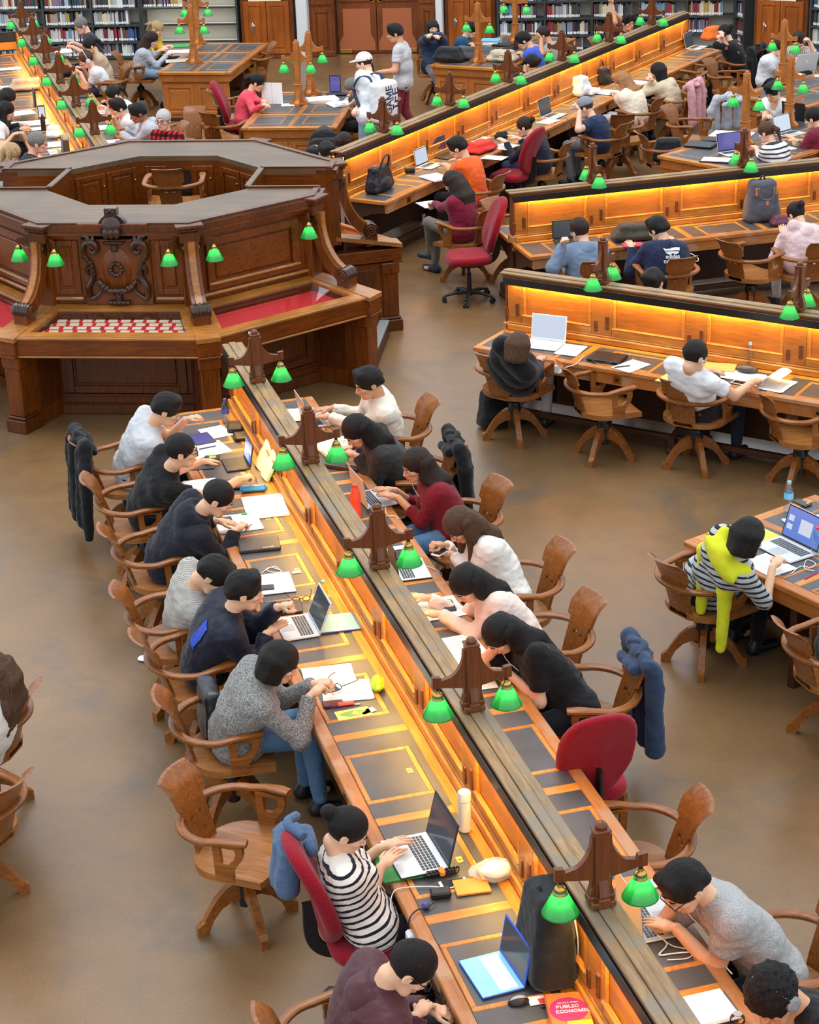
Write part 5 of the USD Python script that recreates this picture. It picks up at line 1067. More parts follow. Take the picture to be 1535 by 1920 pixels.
person('curly-haired man with headphones leaning his cheek on his hand at the lower right corner', Z('A', 8.86, .98), AR, (5.263, -11.296, 1.040), (24, -40, 10), (5.240, -11.244, 0.900), (5.131, -11.262, 0.780), ('curl', 'flat'), 'tee_black', .55, 'trousers_black', hair=('curly', 'hair_black'), skin='tan', headphones='grey_rail')
# ---- right-hand desk B and table G
person('broad woman in a black shawl seen from behind at a white laptop', (3.584, -2.155, 0.000), BN, (3.669, -3.003, 1.100), (-6, -18, 0), (3.748, -2.305, 0.770), (3.861, -2.191, 0.770), ('flat', 'flat'), 'shawl_black', 1.6, 'skirt_white', hair=('bob', 'hair_brown'), skin='pink', male=False, fat=1.32, loose=.03, res=1.3, tlen=.2)
person('man in white t-shirt with earphones turning pages at the right-hand desk', (5.133, -2.781, 0.000), BN, (5.085, -3.255, 1.120), (-24, -18, 0), (5.310, -2.634, 0.770), (5.601, -2.893, 0.780), ('flat', 'grip'), 'tee_white', .6, 'trousers_navy', hair=('crop', 'hair_black'), ear=1, res=1.3, kn={-1: ((-.1, .42, .53), (-.1, .36, .09)), 1: ((.2, .38, .53), (.22, .30, .09))})
person('dark-haired person hidden behind the ridge of the right-hand desk, only hair showing', Z('B', 1.0, 1.0), 244.6, (*Z('B', 1.0, .86), 1.04), (0, -30, 0), top='tee_black', hair=('short', 'hair_black'), res=1.9)
def jumper_on_shoulders(c):
    F = Field(c['lo'] - .1, c['hi'] + .1, c['hc']); nb, r, f, s = c['nb'], c['rgt'], c['fw'], c['sp']
    F.ell(nb - f * .10 - s * .02, (.18, .055, .075), .04, np.stack([r, f, s], 1)); F.ell(nb - f * .075 + s * .015 - r * .05, (.11, .05, .05), .03)
    for q in (-1, 1):
        a = nb + r * q * .14 - s * .02; F.cap(nb - f * .08, a, .05, .05, .04); b = a - f * .07 - s * .22; d = b - [0, 0, .42]; F.cap(a, b, .05, .052, .03); F.cap(b, d - f * .02, .05, .034, .03)
    part(c['o'], 'shoulder_jumper', ripple(F.mesh(), .008, 14, 8), 'yellow_green', True)
person('woman with a black bob in a striped top with a lime jumper over her shoulders', (5.133, -6.306, 0.000), 40, (5.348, -6.764, 1.120), (-8, -20, 0), (5.350, -6.152, 0.800), (5.575, -6.473, 0.790), ('flat', 'curl'), 'stripe_bw', 1.0, 'trousers_black', hair=('bob', 'hair_black'), male=False, res=1.2, extra=jumper_on_shoulders, loose=.02, tlen=.15)
person('white-sleeved person cut off by the right picture edge beside the laptop table', (6.55, -5.4), 225, (6.42, -5.52, 1.12), (0, -25, 0), (5.918, -4.975, 0.760), None, top='tee_white', sleeve=1.2, hair=('short', 'hair_dark'), skin='fair', res=1.6)
person('person in black at the lower right picture edge, mostly cut off', (5.919, -7.299, 0.000), 40, (6.0, -7.55, 1.12), (0, -25, 0), top='tee_black', hair=('short', 'hair_black'), res=1.6)
person('brown-haired person in white top at the left picture edge, mostly cut off', (.92, -8.75), 175, (1.093, -8.783, 1.120), (0, -20, 0), top='blazer_white', hair=('long', 'hair_brown'), skin='fair', male=False, long=(.36, 1), res=1.4)

# ---- desk C, near side
def trefoil():
    leaf = lambda a, L, w: [(math.cos(a) * t * L - math.sin(a) * w * math.sin(PI * t ** .8), math.sin(a) * t * L + math.cos(a) * w * math.sin(PI * t ** .8)) for t in np.linspace(0, 1, 10)] + [(math.cos(a) * t * L + math.sin(a) * w * math.sin(PI * t ** .8), math.sin(a) * t * L - math.cos(a) * w * math.sin(PI * t ** .8)) for t in np.linspace(1, 0, 10)]
    P_ = unary_union([Polygon(leaf(a, .105, .034)).buffer(0) for a in (math.radians(32), math.radians(90), math.radians(148))])
    return P_.difference(sbox(-.1, .012, .1, .017)).difference(sbox(-.1, .024, .1, .029))
person('man in blue-grey hoodie from behind, propping his head at a small black laptop', .2, CN, (4.026, 0.895, 1.016), (16, -12, -6), (3.861, 0.547, 0.950), (4.084, 1.080, 0.800), ('fist', 'flat'), 'hoodie_bluegrey', 2.0, 'trousers_grey', hair=('crop', 'hair_dark'), skin='fair', hood=True, res=1.4, loose=.022)
person('man in navy hoodie with white trefoil print on the back, leaning on the desk', .2, CN, (4.799, 0.984, 1.000), (24, -28, 0), (4.510, 1.070, 0.780), (4.957, 1.224, 0.780), ('flat', 'flat'), 'hoodie_dknavy', 2.0, 'trousers_black', hair=('short', 'hair_black'), hood=True, res=1.4, loose=.024,
       extra=lambda c: back_print(c, [(trefoil().simplify(.001), .1, 0.02, -.01), ('adidas', .036, 0.02, -.06), ('originals', .036, 0.02, -.105)]))
person('black-haired woman in a pale pink hoodie bent over the desk at the right edge', .2, CN, (6.185, 1.539, 1.000), (12, -36, 0), (6.036, 1.576, 0.780), (6.312, 1.472, 0.780), ('flat', 'flat'), 'hoodie_pink', 2.0, 'skirt_white', hair=('bun', 'hair_black'), male=False, hood=True, res=1.4, loose=.022)
# ---- desk D
person('woman with long dark hair in a crimson top and grey leggings, legs crossed, reading', .12, 150, (2.597, 2.629, 1.080), (6, -34, 0), (2.225, 3.118, 0.720), (2.337, 3.023, 0.720), ('grip', 'grip'), 'top_crimson', 2.0, 'leggings_grey', 'shoe_navy', hair=('long', 'hair_dark'), male=False, long=(.40, 0), res=1.5, kn={-1: ((-.02, .44, .60), (.12, .52, .22)), 1: ((.12, .42, .52), (.10, .46, .09))})
person('man in a bright orange t-shirt with earphones at the slanting desk', .2, DN, (2.513, 4.174, 1.105), (10, -28, 0), (2.155, 4.794, 0.780), (2.300, 5.008, 0.780), ('flat', 'flat'), 'tee_orange', .7, 'trousers_black', hair=('short', 'hair_black'), ear=-1, res=1.5)
person('woman in navy jumper with a topknot at the slanting desk, beside the red chair', .2, DN, (3.187, 5.725, 1.001), (6, -20, 0), (2.894, 5.841, 0.780), (3.048, 6.012, 0.780), ('flat', 'flat'), 'sweater_navy', 2.0, 'denim_dark', hair=('bun', 'hair_dark'), skin='fair', male=False, res=1.6)
person('man in grey flat cap and navy polo shading his eyes with one hand', .2, DN, (3.893, 6.823, 1.000), (8, -22, 0), (3.764, 6.477, 1.060), (3.829, 6.899, 0.780), ('fist', 'flat'), 'polo_navy', .6, 'trousers_grey', hair=('crop', 'hair_brown'), skin='fair', hat='cap_grey', res=1.6)
person('blonde woman in a loose cream blouse at the slanting desk', .2, DN, (4.327, 8.351, 1.034), (10, -24, 0), (4.200, 8.769, 0.780), (4.276, 8.551, 0.780), ('flat', 'flat'), 'shirt_cream', 2.0, 'skirt_white', hair=('long', 'hair_red'), skin='fair', male=False, long=(.3, 1), res=1.6, loose=.035)
person('woman with black bob and beige hoodie looking at her phone, slanting desk', .2, DN, (4.810, 9.129, 1.000), (20, -14, 0), (4.659, 9.063, 0.920), (4.688, 8.912, 0.920), ('grip', 'grip'), 'hoodie_beige', 2.0, 'trousers_black', hair=('bob', 'hair_black'), male=False, hood=True, res=1.6)
person('woman in a black floral dress holding her head, far end of slanting desk', .2, DN, (5.795, 11.731, 1.066), (8, -22, 0), (5.696, 11.570, 1.080), (5.722, 11.382, 1.050), ('curl', 'curl'), 'floral', 1.2, 'trousers_black', hair=('bun', 'hair_black'), skin='fair', male=False, res=1.8, headphones='black_plastic')
person('long-haired woman in a grey coat behind the near end of the slanting desk', .2, 336, (1.084, 4.901, 1.008), (0, -22, 0), top='canvas_grey', hair=('long', 'hair_dark'), male=False, long=(.36, 0), res=1.6)
person('small dark-haired person between the dais and the slanting desk, mostly hidden', (0.426, 7.405, 0.000), 300, (0.965, 4.264, 1.040), (0, -30, 0), top='tee_black', hair=('short', 'hair_black'), res=1.8)
person('man in glasses and maroon top stretching both arms up behind the slanting desk', .2, 336, (4.360, 12.445, 1.125), (-30, -6, 0), (*Z('D', 8.9, .85), 1.62), (*Z('D', 9.1, .85), 1.64), ('fist', 'fist'), 'jacket_maroon', .9, hair=('short', 'hair_black'), glasses=True, res=1.7, legs='puffer', seat=.57)
person('dark-haired person low behind the slanting desk below the blue-shirted man', .2, 336, (3.065, 9.463, 1.069), (0, -35, 0), top='tee_black', hair=('short', 'hair_black'), res=1.8)
# ---- middle tables
person('woman with black hair and coral cardigan reading a raised sheet at the centre table', .2, 5, (-0.645, 8.455, 1.050), (0, -28, 0), (-0.380, 7.910, 0.860), (-0.417, 7.869, 0.840), ('grip', 'grip'), 'cardigan_coral', 2.0, 'jeans_light', hair=('tail', 'hair_black'), male=False, res=1.5)
person('fair-haired child in black leaning over a book at the centre table', .2, 185, (0.725, 8.081, 1.050), (10, -42, 0), (0.478, 8.680, 0.780), (0.536, 8.896, 0.780), ('flat', 'flat'), 'tee_black', 2.0, hair=('crop', 'hair_grey'), skin='fair', res=1.6, size=.92)
person('young man standing in a floral cap and white t-shirt with a big lettered backpack', (1.14, 6.75), 150, (1.049, 7.040, 1.560), (14, -12, 0), (.86, 7.02, 1.02), (.95, 6.55, 1.0), ('curl', 'curl'), 'tee_white', .6, 'jeans_light', 'shoe_white', hair=('crop', 'hair_dark'), skin='fair', hat='cap_floral', legs='stand', res=1.4, loose=.024)
person('young man in grey t-shirt and maroon trousers walking past the double doors', (1.30, 9.0), 175, (1.212, 9.003, 1.600), (10, -14, 0), (.92, 8.82, 1.06), (1.22, 9.18, .86), ('grip', 'curl'), 'tee_grey', .62, 'trousers_maroon', 'shoe_brown', hair=('short', 'hair_black'), skin='tan', legs='stand', res=1.4, kn={-1: ((-.09, .10, .50), (-.09, .06, .10)), 1: ((.09, .0, .50), (.09, -.26, .13))})
person('woman in a navy puffer jacket leaning back with both hands behind her head', -.12, 285, (1.383, 12.263, 1.120), (4, -4, 0), (1.36, 11.5, 1.17), (1.62, 11.42, 1.17), ('curl', 'curl'), 'puffer_navy', 2.0, 'trousers_grey', None, hair=('long', 'hair_dark'), skin='fair', male=False, long=(.34, 1), res=1.6, legs='puffer', seat=.57, loose=.026, kn={-1: ((-.06, .44, .5), (.02, .66, .18)), 1: ((.08, .44, .5), (-.03, .70, .17))})
person('person in teal jumper at the table by the wall, half hidden by its lamp post', .2, 350, (1.963, 12.483, 1.050), (0, -30, 0), (1.966, 12.378, 0.800), (2.048, 12.190, 0.800), top='top_teal', hair=('short', 'hair_black'), res=1.8)
person('man in royal blue t-shirt bent over the far table behind the slanting desk', .2, 165, (2.833, 11.437, 1.050), (10, -36, 0), (2.667, 11.986, 0.780), (2.733, 11.717, 0.780), top='tee_blue', sleeve=.6, hair=('short', 'hair_black'), res=1.7)
person('man in grey t-shirt holding his head at the far table behind the slanting desk', .2, 165, (3.097, 11.870, 1.050), (8, -24, 0), (3.020, 11.520, 1.080), (2.925, 12.305, 0.800), ('fist', 'flat'), 'tee_heather', .6, hair=('crop', 'hair_dark'), skin='tan', res=1.7)
person('woman with dark wavy hair in a grey jumper writing at the upper-left table', .2, 5, (-2.975, 11.997, 1.050), (-10, -26, 0), (-2.915, 12.400, 0.780), (-2.703, 12.111, 0.780), ('flat', 'pen'), 'sweater_grey', 2.0, 'jeans_light', hair=('long', 'hair_dark'), skin='fair', male=False, long=(.34, 0), res=1.6)
person('blonde girl in a mustard top writing at the upper-left table', .2, 340, (-3.112, 12.972, 1.050), (0, -34, 0), (-2.937, 12.680, 0.780), (-2.888, 12.770, 0.780), ('flat', 'pen'), 'top_yellow', 2.0, hair=('tail', 'hair_blonde'), skin='fair', male=False, res=1.7)
# ---- tables at upper right
person('young man in a white V-neck t-shirt facing us at the upper-right table', .2, 235, (6.267, 7.452, 1.050), (0, -30, 0), (6.385, 6.978, 0.780), (6.206, 7.112, 0.780), ('flat', 'flat'), 'tee_white', .62, 'trousers_black', hair=('short', 'hair_black'), skin='asian', res=1.6, open_neck=.08)
person('woman in a thin black-and-white striped top from behind at the upper-right table', .2, 140, (6.066, 5.093, 1.050), (6, -24, 0), (5.943, 5.447, 0.780), (6.128, 5.611, 0.780), ('flat', 'flat'), 'stripe_fine', 1.3, 'trousers_black', hair=('tail', 'hair_brown'), skin='fair', male=False, res=1.5)
def jersey(c): back_print(c, [('WORK', .085, .0, -.04), (sbox(-.17, 0, .17, .012), 1, 0, -.07), (sbox(-.17, 0, .17, .012), 1, 0, -.095)])
person('man in maroon jersey with white lettering on the back at the right edge', .2, 140, (6.662, 5.830, 1.050), (10, -22, 0), (6.385, 5.889, 0.780), (6.451, 5.713, 0.780), ('flat', 'flat'), 'jersey_maroon', 1.3, 'trousers_black', hair=('crop', 'hair_black'), res=1.5, extra=jersey, loose=.026)
person('bearded man in a checked shirt propping his forehead at the corner table', .2, 240, (6.831, 11.116, 1.050), (10, -26, 0), (6.939, 10.736, 1.100), (6.871, 11.081, 0.780), ('fist', 'flat'), 'shirt_check', 1.4, hair=('quiff', 'hair_dark'), skin='fair', res=1.7, beard='hair_dark')
person('person in a white t-shirt at the corner table, hidden by its lamp post', .2, 320, (6.543, 10.623, 1.050), (0, -20, 0), (6.829, 10.918, 0.780), (6.774, 10.757, 0.780), top='tee_white', sleeve=.6, hair=('short', 'hair_dark'), skin='fair', res=1.8)
# ---- upper-left desk E
person('man in red and black plaid shirt facing us behind the dais', .06, 250, (-1.233, 5.390, 1.200), (6, -4, 0), (-1.499, 5.910, 0.800), (-1.298, 6.084, 0.800), top='plaid_red', hair=('crop', 'hair_silver'), skin='pink', glasses=True, res=1.4, beard='hair_silver', fat=1.12)
person('grey-haired man in black t-shirt and glasses at the near end of the upper-left desk', .2, EL, (-2.471, 4.179, 1.200), (-4, -10, 0), (-2.675, 5.218, 0.780), (-2.753, 5.392, 0.780), top='tee_black', sleeve=.6, hair=('crop', 'hair_grey'), skin='pink', glasses=True, res=1.5, fat=1.08)
person('woman with grey-blonde curls resting her head at the left edge behind the dais', .2, EL, (-2.762, 4.071, 1.100), (-30, -40, 0), top='tee_grey', hair=('long', 'hair_blonde'), skin='fair', male=False, long=(.26, 1), res=1.6, hairtint='hair_blonde')
person('woman with long black hair and white t-shirt at the left edge, upper-left desk', .2, EL, (-3.627, 6.634, 1.074), (-6, -26, 0), (-3.482, 6.757, 0.780), (-3.429, 6.438, 0.780), top='tee_white', sleeve=.6, hair=('long', 'hair_black'), male=False, long=(.44, 1), res=1.6)
person('dark-haired person at the left picture edge beyond the woman in white', .2, EL, (-3.660, 6.837, 1.200), (-4, -30, 0), top='tee_dark', hair=('bob', 'hair_black'), male=False, res=1.8)
person('young man in a light grey hoodie leaning on the upper-left desk beside the plaid shirt', .2, ER, (-1.850, 6.531, 1.050), (4, -20, 0), (-2.168, 6.515, 0.780), (-2.174, 6.704, 0.780), top='hoodie_ltgrey', hair=('short', 'hair_black'), skin='brown', hood=True, res=1.5, loose=.022)
person('young man in white t-shirt resting his chin on his hand at the upper-left desk', .2, ER, (-2.266, 7.090, 1.000), (18, -12, 0), (-2.389, 7.073, 0.800), (-2.310, 6.839, 0.920), ('flat', 'fist'), 'tee_white', .6, hair=('short', 'hair_black'), res=1.5)
person('woman with black hair tied back in white top at the upper-left desk', .2, ER, (-2.552, 7.974, 1.000), (12, -30, 0), (-2.780, 8.133, 0.780), (-2.694, 8.004, 0.850), top='tee_white', hair=('tail', 'hair_black'), male=False, res=1.6)
person('man with white headphones and white t-shirt leaning on the upper-left desk', .2, ER, (-3.653, 10.627, 1.000), (4, -22, 0), (-3.824, 10.609, 0.800), (-3.844, 10.861, 0.800), top='tee_white', sleeve=.6, pants='denim_dark', hair=('crop', 'hair_brown'), skin='fair', res=1.6, headphones='white_wall')
person('woman in glasses and beige top with black hair at the upper-left desk', .2, ER, (-3.613, 10.757, 1.181), (6, -28, 0), (-4.225, 11.683, 0.780), (-4.321, 11.848, 0.800), top='top_beige', hair=('tail', 'hair_black'), male=False, glasses=True, res=1.7)
person('man in a dark grey t-shirt reading a magazine at the end of the upper-left desk', .2, ER, (-4.212, 12.475, 1.200), (8, -26, 0), (-4.481, 12.555, 0.840), (-4.526, 12.843, 0.840), ('grip', 'grip'), 'tee_dark', .6, hair=('crop', 'hair_grey'), skin='fair', glasses=True, res=1.7)

# ---- the chairs the far readers sit on
def seat_of(key, label, turn=0, red=False):
    (x, y, f), = [v for k, v in BASE.items() if key in k]
    a = math.radians(f); (red_chair if red else chair)(label, x - .03 * math.cos(a), y - .03 * math.sin(a), f + turn)
for k, t in (('black shawl', -6), ('white t-shirt with earphones turning', -4), ('lime jumper', 0), ('blue-grey hoodie', -6), ('white trefoil', 4), ('pale pink hoodie', 2), ('crimson top', -4), ('bright orange', -4), ('with a topknot', 4), ('grey flat cap', -8), ('loose cream blouse', -6), ('beige hoodie', -6), ('black floral dress', -8), ('thin black-and-white striped', 3), ('white V-neck', 4),
             ('grey jumper writing', -3), ('fair-haired child', 0), ('black plaid shirt', 4), ('white headphones', 4), ('both arms up', 0), ('navy puffer', 0), ('royal blue', 4), ('in glasses and beige top', 4), ('light grey hoodie', 6)):
    seat_of(k, 'wooden swivel armchair that holds the ' + {'black shawl': 'broad woman in the black shawl', 'white t-shirt with earphones turning': 'man in white turning pages', 'lime jumper': 'woman with the lime jumper', 'blue-grey hoodie': 'man in the blue-grey hoodie', 'white trefoil': 'man with the trefoil print',
            'pale pink hoodie': 'woman in the pale pink hoodie', 'crimson top': 'woman in crimson with crossed legs', 'bright orange': 'man in the orange t-shirt', 'with a topknot': 'navy-clad woman with the topknot', 'grey flat cap': 'man in the flat cap', 'loose cream blouse': 'blonde woman in the cream blouse', 'beige hoodie': 'woman in the beige hoodie', 'black floral dress': 'woman in the floral dress',
            'thin black-and-white striped': 'woman in the thin-striped top', 'white V-neck': 'man in the white V-neck', 'grey jumper writing': 'woman in the grey jumper', 'fair-haired child': 'fair-haired child', 'black plaid shirt': 'man in the plaid shirt', 'white headphones': 'man with white headphones', 'both arms up': 'man stretching his arms', 'navy puffer': 'woman in the puffer jacket',
            'royal blue': 'man in the royal blue t-shirt', 'in glasses and beige top': 'woman in the beige top', 'light grey hoodie': 'young man in the light grey hoodie'}[k], t)
seat_of('coral cardigan', 'red office chair under the woman in the coral cardigan', 0, True); seat_of('maroon jersey', 'red office chair under the man in the maroon jersey at the right edge', 0, True)

# ================================================================ things on the desks
T = .7265                                  # resting height on the reading desks
TC = .7418                                 # resting height on the cross tables
for n, c in dict(lap_silver=(196, 198, 202), lap_black=(30, 30, 33), lap_white=(226, 228, 230), lap_blue=(52, 86, 205), lap_cyan=(138, 205, 232), key_dark=(40, 42, 46), key_white=(226, 230, 232), folder_blue=(110, 168, 206), folder_dark=(58, 56, 56), pen_blue=(52, 70, 160), case_blue=(40, 132, 196), lime=(150, 190, 30), coral=(238, 78, 62), note_orange=(230, 140, 44), pencil_yellow=(246, 186, 20), notepad_lime=(206, 214, 70), leaflet=(206, 214, 110), leaflet_green=(116, 158, 60), pink_pen=(236, 60, 104), cap_blue=(60, 60, 150), juice=(232, 170, 60), box_green=(60, 160, 80), book_purple=(160, 40, 110), book_orange=(236, 116, 60), book_yellow=(244, 200, 40), pink_note=(236, 80, 110), light_blue=(120, 190, 230), newspaper=(206, 196, 180), kraft=(198, 158, 104), card_red=(220, 64, 60), alu=(168, 170, 172), plum=(96, 40, 60), tube_black=(24, 24, 26)).items(): plain(n, c, .45)
for n, c, s in (('screen_dim', (96, 104, 128), .25), ('screen_blue', (92, 140, 226), .9), ('screen_white', (214, 224, 244), .9), ('screen_violet', (110, 104, 190), .7), ('screen_off', (24, 26, 32), 0.0), ('screen_grey', (120, 130, 140), .25), ('screen_orange', (214, 150, 50), .8)):
    mat(n, {'p': ('principled_bsdf', {'base_color': lin((20, 22, 26)), 'roughness': .12, 'emission_color': lin(c), 'emission_strength': s})})
mat('water', {'t': ('transparent_bsdf', {'color': (.86, .90, .93)}), 'g': ('glossy_bsdf', {'roughness': .05}), 'f': ('layer_weight', {'blend': .5}), 'pw': ('math', {'math_type': 'power', 'value2': 2.0}), 'ad': ('math', {'math_type': 'multiply_add', 'value2': .7, 'value3': .08, 'use_clamp': True}), 'x': ('mix_closure', {})},
    [('f.facing', 'pw.value1'), ('pw.value', 'ad.value1'), ('ad.value', 'x.fac'), ('t.BSDF', 'x.closure1'), ('g.BSDF', 'x.closure2')], 'x.closure')
mat('clear_bag', {'t': ('transparent_bsdf', {'color': (.97, .97, .97)}), 'g': ('principled_bsdf', {'base_color': (.9, .9, .9), 'roughness': .15}), 'x': ('mix_closure', {'fac': .35})}, [('t.BSDF', 'x.closure1'), ('g.BSDF', 'x.closure2')], 'x.closure')
def meshkit_text(t, h, bold=False):
    m = meshkit.text_mesh(t, h, .0006, bold); return np.array(m.vertices), np.array(m.faces)
def F_(deg): return math.radians(deg - 90)
def laptop(label, p, face, w=.325, d=.225, lid=105, body='lap_silver', keys='key_dark', screen='screen_grey', bezel='lap_black', logo=None, win=None, shell=None, thick=.016):
    """p: middle of the base; face: heading the user looks along"""
    o = thing('laptop', label, 'laptop', p, F_(face)); b = .012 if thick < .02 else .02
    part(o, 'base', box(-w / 2, w / 2, -d / 2, d / 2, 0, thick * .7, .004), shell or body); part(o, 'deck', box(-w / 2 + .003, w / 2 - .003, -d / 2 + .003, d / 2 - .003, thick * .6, thick * .75), body)
    kx, k0, k1 = w * .43, -.02 * d, d * .36; rows, cols = 5, 13; ms = []
    for r in range(rows):
        for c in range(cols):
            x = -kx + (c + .5) * 2 * kx / cols; y = k0 + (r + .5) * (k1 - k0) / rows; a, e = kx / cols * .82, (k1 - k0) / rows * .4; ms.append(box(x - a, x + a, y - e, y + e, thick * .75, thick * .75 + .0015))
    k = part(o, 'keyboard', box(-kx - .003, kx + .003, k0 - .003, k1 + .003, thick * .75, thick * .75 + .0004), body if keys != 'key_white' else 'key_white'); part(k, 'keys', J(*ms), keys, kind='stuff')
    part(o, 'trackpad', box(-w * .15, w * .15, -d / 2 + .012, k0 - .012, thick * .75, thick * .75 + .0006), 'alu' if body == 'lap_silver' else body)
    a = math.radians(lid - 90); h = d * .97; R = np.array([[1, 0, 0], [0, math.cos(a), math.sin(a)], [0, -math.sin(a), math.cos(a)]])
    mv = lambda m: TF(m, (0, d / 2 - .004, thick * .7), R=R)
    l = part(o, 'lid', mv(box(-w / 2, w / 2, 0, .006, .002, h, .0028)), shell or body); part(l, 'bezel', mv(box(-w / 2 + .003, w / 2 - .003, -.0012, .001, .006, h - .003)), bezel); part(l, 'display', mv(box(-w / 2 + .012, w / 2 - .012, -.002, 0, .02, h - .012)), screen)
    if logo: part(l, 'logo', mv(box(-.018, .018, .006, .0068, h * .45, h * .45 + .04, .003)), logo)
    if win: part(l, 'window', mv(J(*[box(x0 * w, x1 * w, -.0028, -.002, z0 * h, z1 * h) for x0, x1, z0, z1 in win[0]])), win[1])
    return o
def sheets(label, p, rot, w=.21, h=.297, n=1, name='paper_sheet', cat='paper', m='paper', lines=True):
    o = thing(name, label, cat, p, math.radians(rot)); t = .0012 * n + .0008; r = random.Random(len(label))
    if n <= 1: v, f = box(-w / 2, w / 2, -h / 2, h / 2, 0, t); part(o, 'sheet', (v, f), m)
    else:
        for i in range(min(n, 4)):
            tt = t / min(n, 4); part(o, 'sheet', TF(box(-w / 2, w / 2, -h / 2, h / 2, i * tt, (i + 1) * tt - .0001), (r.uniform(-.006, .006), r.uniform(-.006, .006), 0), r.uniform(-.05, .05)), m)
    if lines: part(o, 'print', J(*[box(-w * .38, w * (.38 - .2 * (i % 4 == 3)), -h * .36 + i * h * .06, -h * .36 + i * h * .06 + h * .012, t, t + .0003) for i in range(12)]), 'alu')
    return o
def slab(label, p, rot, w, h, t, m, name, cat, c=.003, extra=(), z=0):
    o = thing(name, label, cat, p, math.radians(rot)); part(o, 'body', box(-w / 2, w / 2, -h / 2, h / 2, z, z + t, c), m)
    for nm, mesh_, mt in extra: part(o, nm, mesh_, mt)
    return o
def open_book(label, p, rot, w=.21, h=.28, t=.018, m='paper', cover='folder_dark'):
    o = thing('open_book', label, 'book', p, math.radians(rot)); part(o, 'cover', box(-w - .004, w + .004, -h / 2 - .004, h / 2 + .004, 0, .003), cover)
    for s in (-1, 1):
        xs = np.linspace(0, w, 9); zs = .003 + t * np.sin(np.clip(xs / w * 2.6 + .25, 0, PI)) * .9 + .002; P_ = [(0, .003)] + list(zip(xs, zs)) + [(w, .003)]
        v, f = prism(P_, -h / 2, h / 2, 'xz'); v = v * [s, 1, 1]; part(o, 'page', (v, f if s > 0 else f[:, ::-1]), m)
    part(o, 'print', J(*[box(s * w * .5 - w * .3, s * w * .5 + w * .3, -h * .36 + i * h * .07, -h * .36 + i * h * .07 + .003, .003 + t * .55, .005 + t * .93) for s in (-1, 1) for i in range(2)]), 'alu')
    return o
def bottle(label, p, h=.2, r=.031, m='water', cap='cap_blue', band=None, neck=.35):
    o = thing('bottle', label, 'bottle', p); part(o, 'body', lathe([(0, .001), (r * .9, 0), (r, .008), (r, h * .3), (r * .93, h * .36), (r, h * .42), (r, h * .68), (r * neck, h * .9), (r * neck, h * .93)], 18), m, 40)
    part(o, 'cap', lathe([(0, h), (r * .42, h), (r * .44, h * .985), (r * .44, h * .915), (0, h * .915)], 14), cap, 40)
    if band: part(o, 'label_band', lathe([(r * 1.01, h * .42), (r * 1.02, h * .43), (r * 1.02, h * .62), (r * 1.01, h * .63)], 18), band, True)
    return o
def phone(label, p, rot, m='lap_black', scr='screen_off', w=.068, h=.138, z=0):
    return slab(label, p, rot, w, h, .009, m, 'phone', 'phone', .003, (('display', box(-w / 2 + .004, w / 2 - .004, -h / 2 + .014, h / 2 - .014, z + .009, z + .0096), scr),), z)
def cord(label, pts, r=.0028, m='cord_white', name='cable'): return solo(name, tube(bez(*pts, n=8), r, 6), m, label, 'cable', smooth=True)
def bag(label, p, rot, size, m, name='backpack', cat='bag', seed=1, sag=.12, lean=0, parts=()):
    """soft bag: swollen box with pockets, straps and a zip"""
    w, d, h = size; o = thing(name, label, cat, p, math.radians(rot)); F = Field((-w, -d * 1.2, -.02), (w, d * 1.2, h * 1.2), .012)
    r = min(w, d, h) * .3; F.rbox((0, lean * .4, h * .5), (w / 2 - r, d / 2 - r, h / 2 - r), r, .02, np.array([[1, 0, 0], [0, 1, -lean], [0, lean, 1]]) if lean else None, .14)
    F.ell((0, -d * .42, h * .3), (w * .34, d * .26, h * .24), .02); F.plane((0, 0, .002), (0, 0, -1)); part(o, 'body', ripple(ripple(F.mesh(), sag * .08, 9, seed), .004, 30, seed), m, True)
    for nm, mesh_, mt in parts: part(o, nm, mesh_, mt, True)
    return o
def jacket(label, chair_xy, face, m, L=.5, sides=(-1, 1), red=False, w=.2, dx=0.0):
    """garment hung over a chair back, sleeves dangling"""
    o = thing('jacket', label, 'jacket', (*chair_xy[:2], 0), F_(face)); F = Field((-.42, -.62, .12), (.42, .05, 1.02), .012); y = -.30 if not red else -.31; zt = .885 if not red else 1.05
    F.cap((-w, y - .03, zt), (w, y - .03, zt), .045, .045, .03); F.cap((-w * .9, y - .07, zt - .05), (-w * .8, y - .09, zt - L), .05, .06, .05); F.cap((w * .9, y - .07, zt - .05), (w * .8, y - .09, zt - L), .05, .06, .05); F.cap((0, y - .075, zt - .05), (0, y - .09, zt - L), .06, .07, .06); F.cap((-w * .7, y + .04, zt - .04), (w * .7, y + .04, zt - .08), .035, .03, .03)
    for s in sides: F.cap((s * w, y - .03, zt), (s * (w + .06), y - .06, zt - .16), .05, .05, .03); F.cap((s * (w + .06), y - .06, zt - .16), (s * (w + .03), y - .08, zt - L - .12), .05, .036, .03)
    q = slim(ripple(ripple(F.mesh(), .012, 11, 4, (1.6, 1, .6)), .006, 30, 2), .0008); part(o, 'body', (q[0] + [dx, 0, 0], q[1]), m, True); part(o, 'collar', tube(bez((dx - .1, y, zt + .02), (dx, y - .06, zt + .045), (dx + .1, y, zt + .02)), .024, 8), m, True); return o
ang = lambda x0, y0, x1, y1: math.degrees(math.atan2(y1 - y0, x1 - x0))
AX, AC = -67.5, 22.5                        # along and across the foreground desk
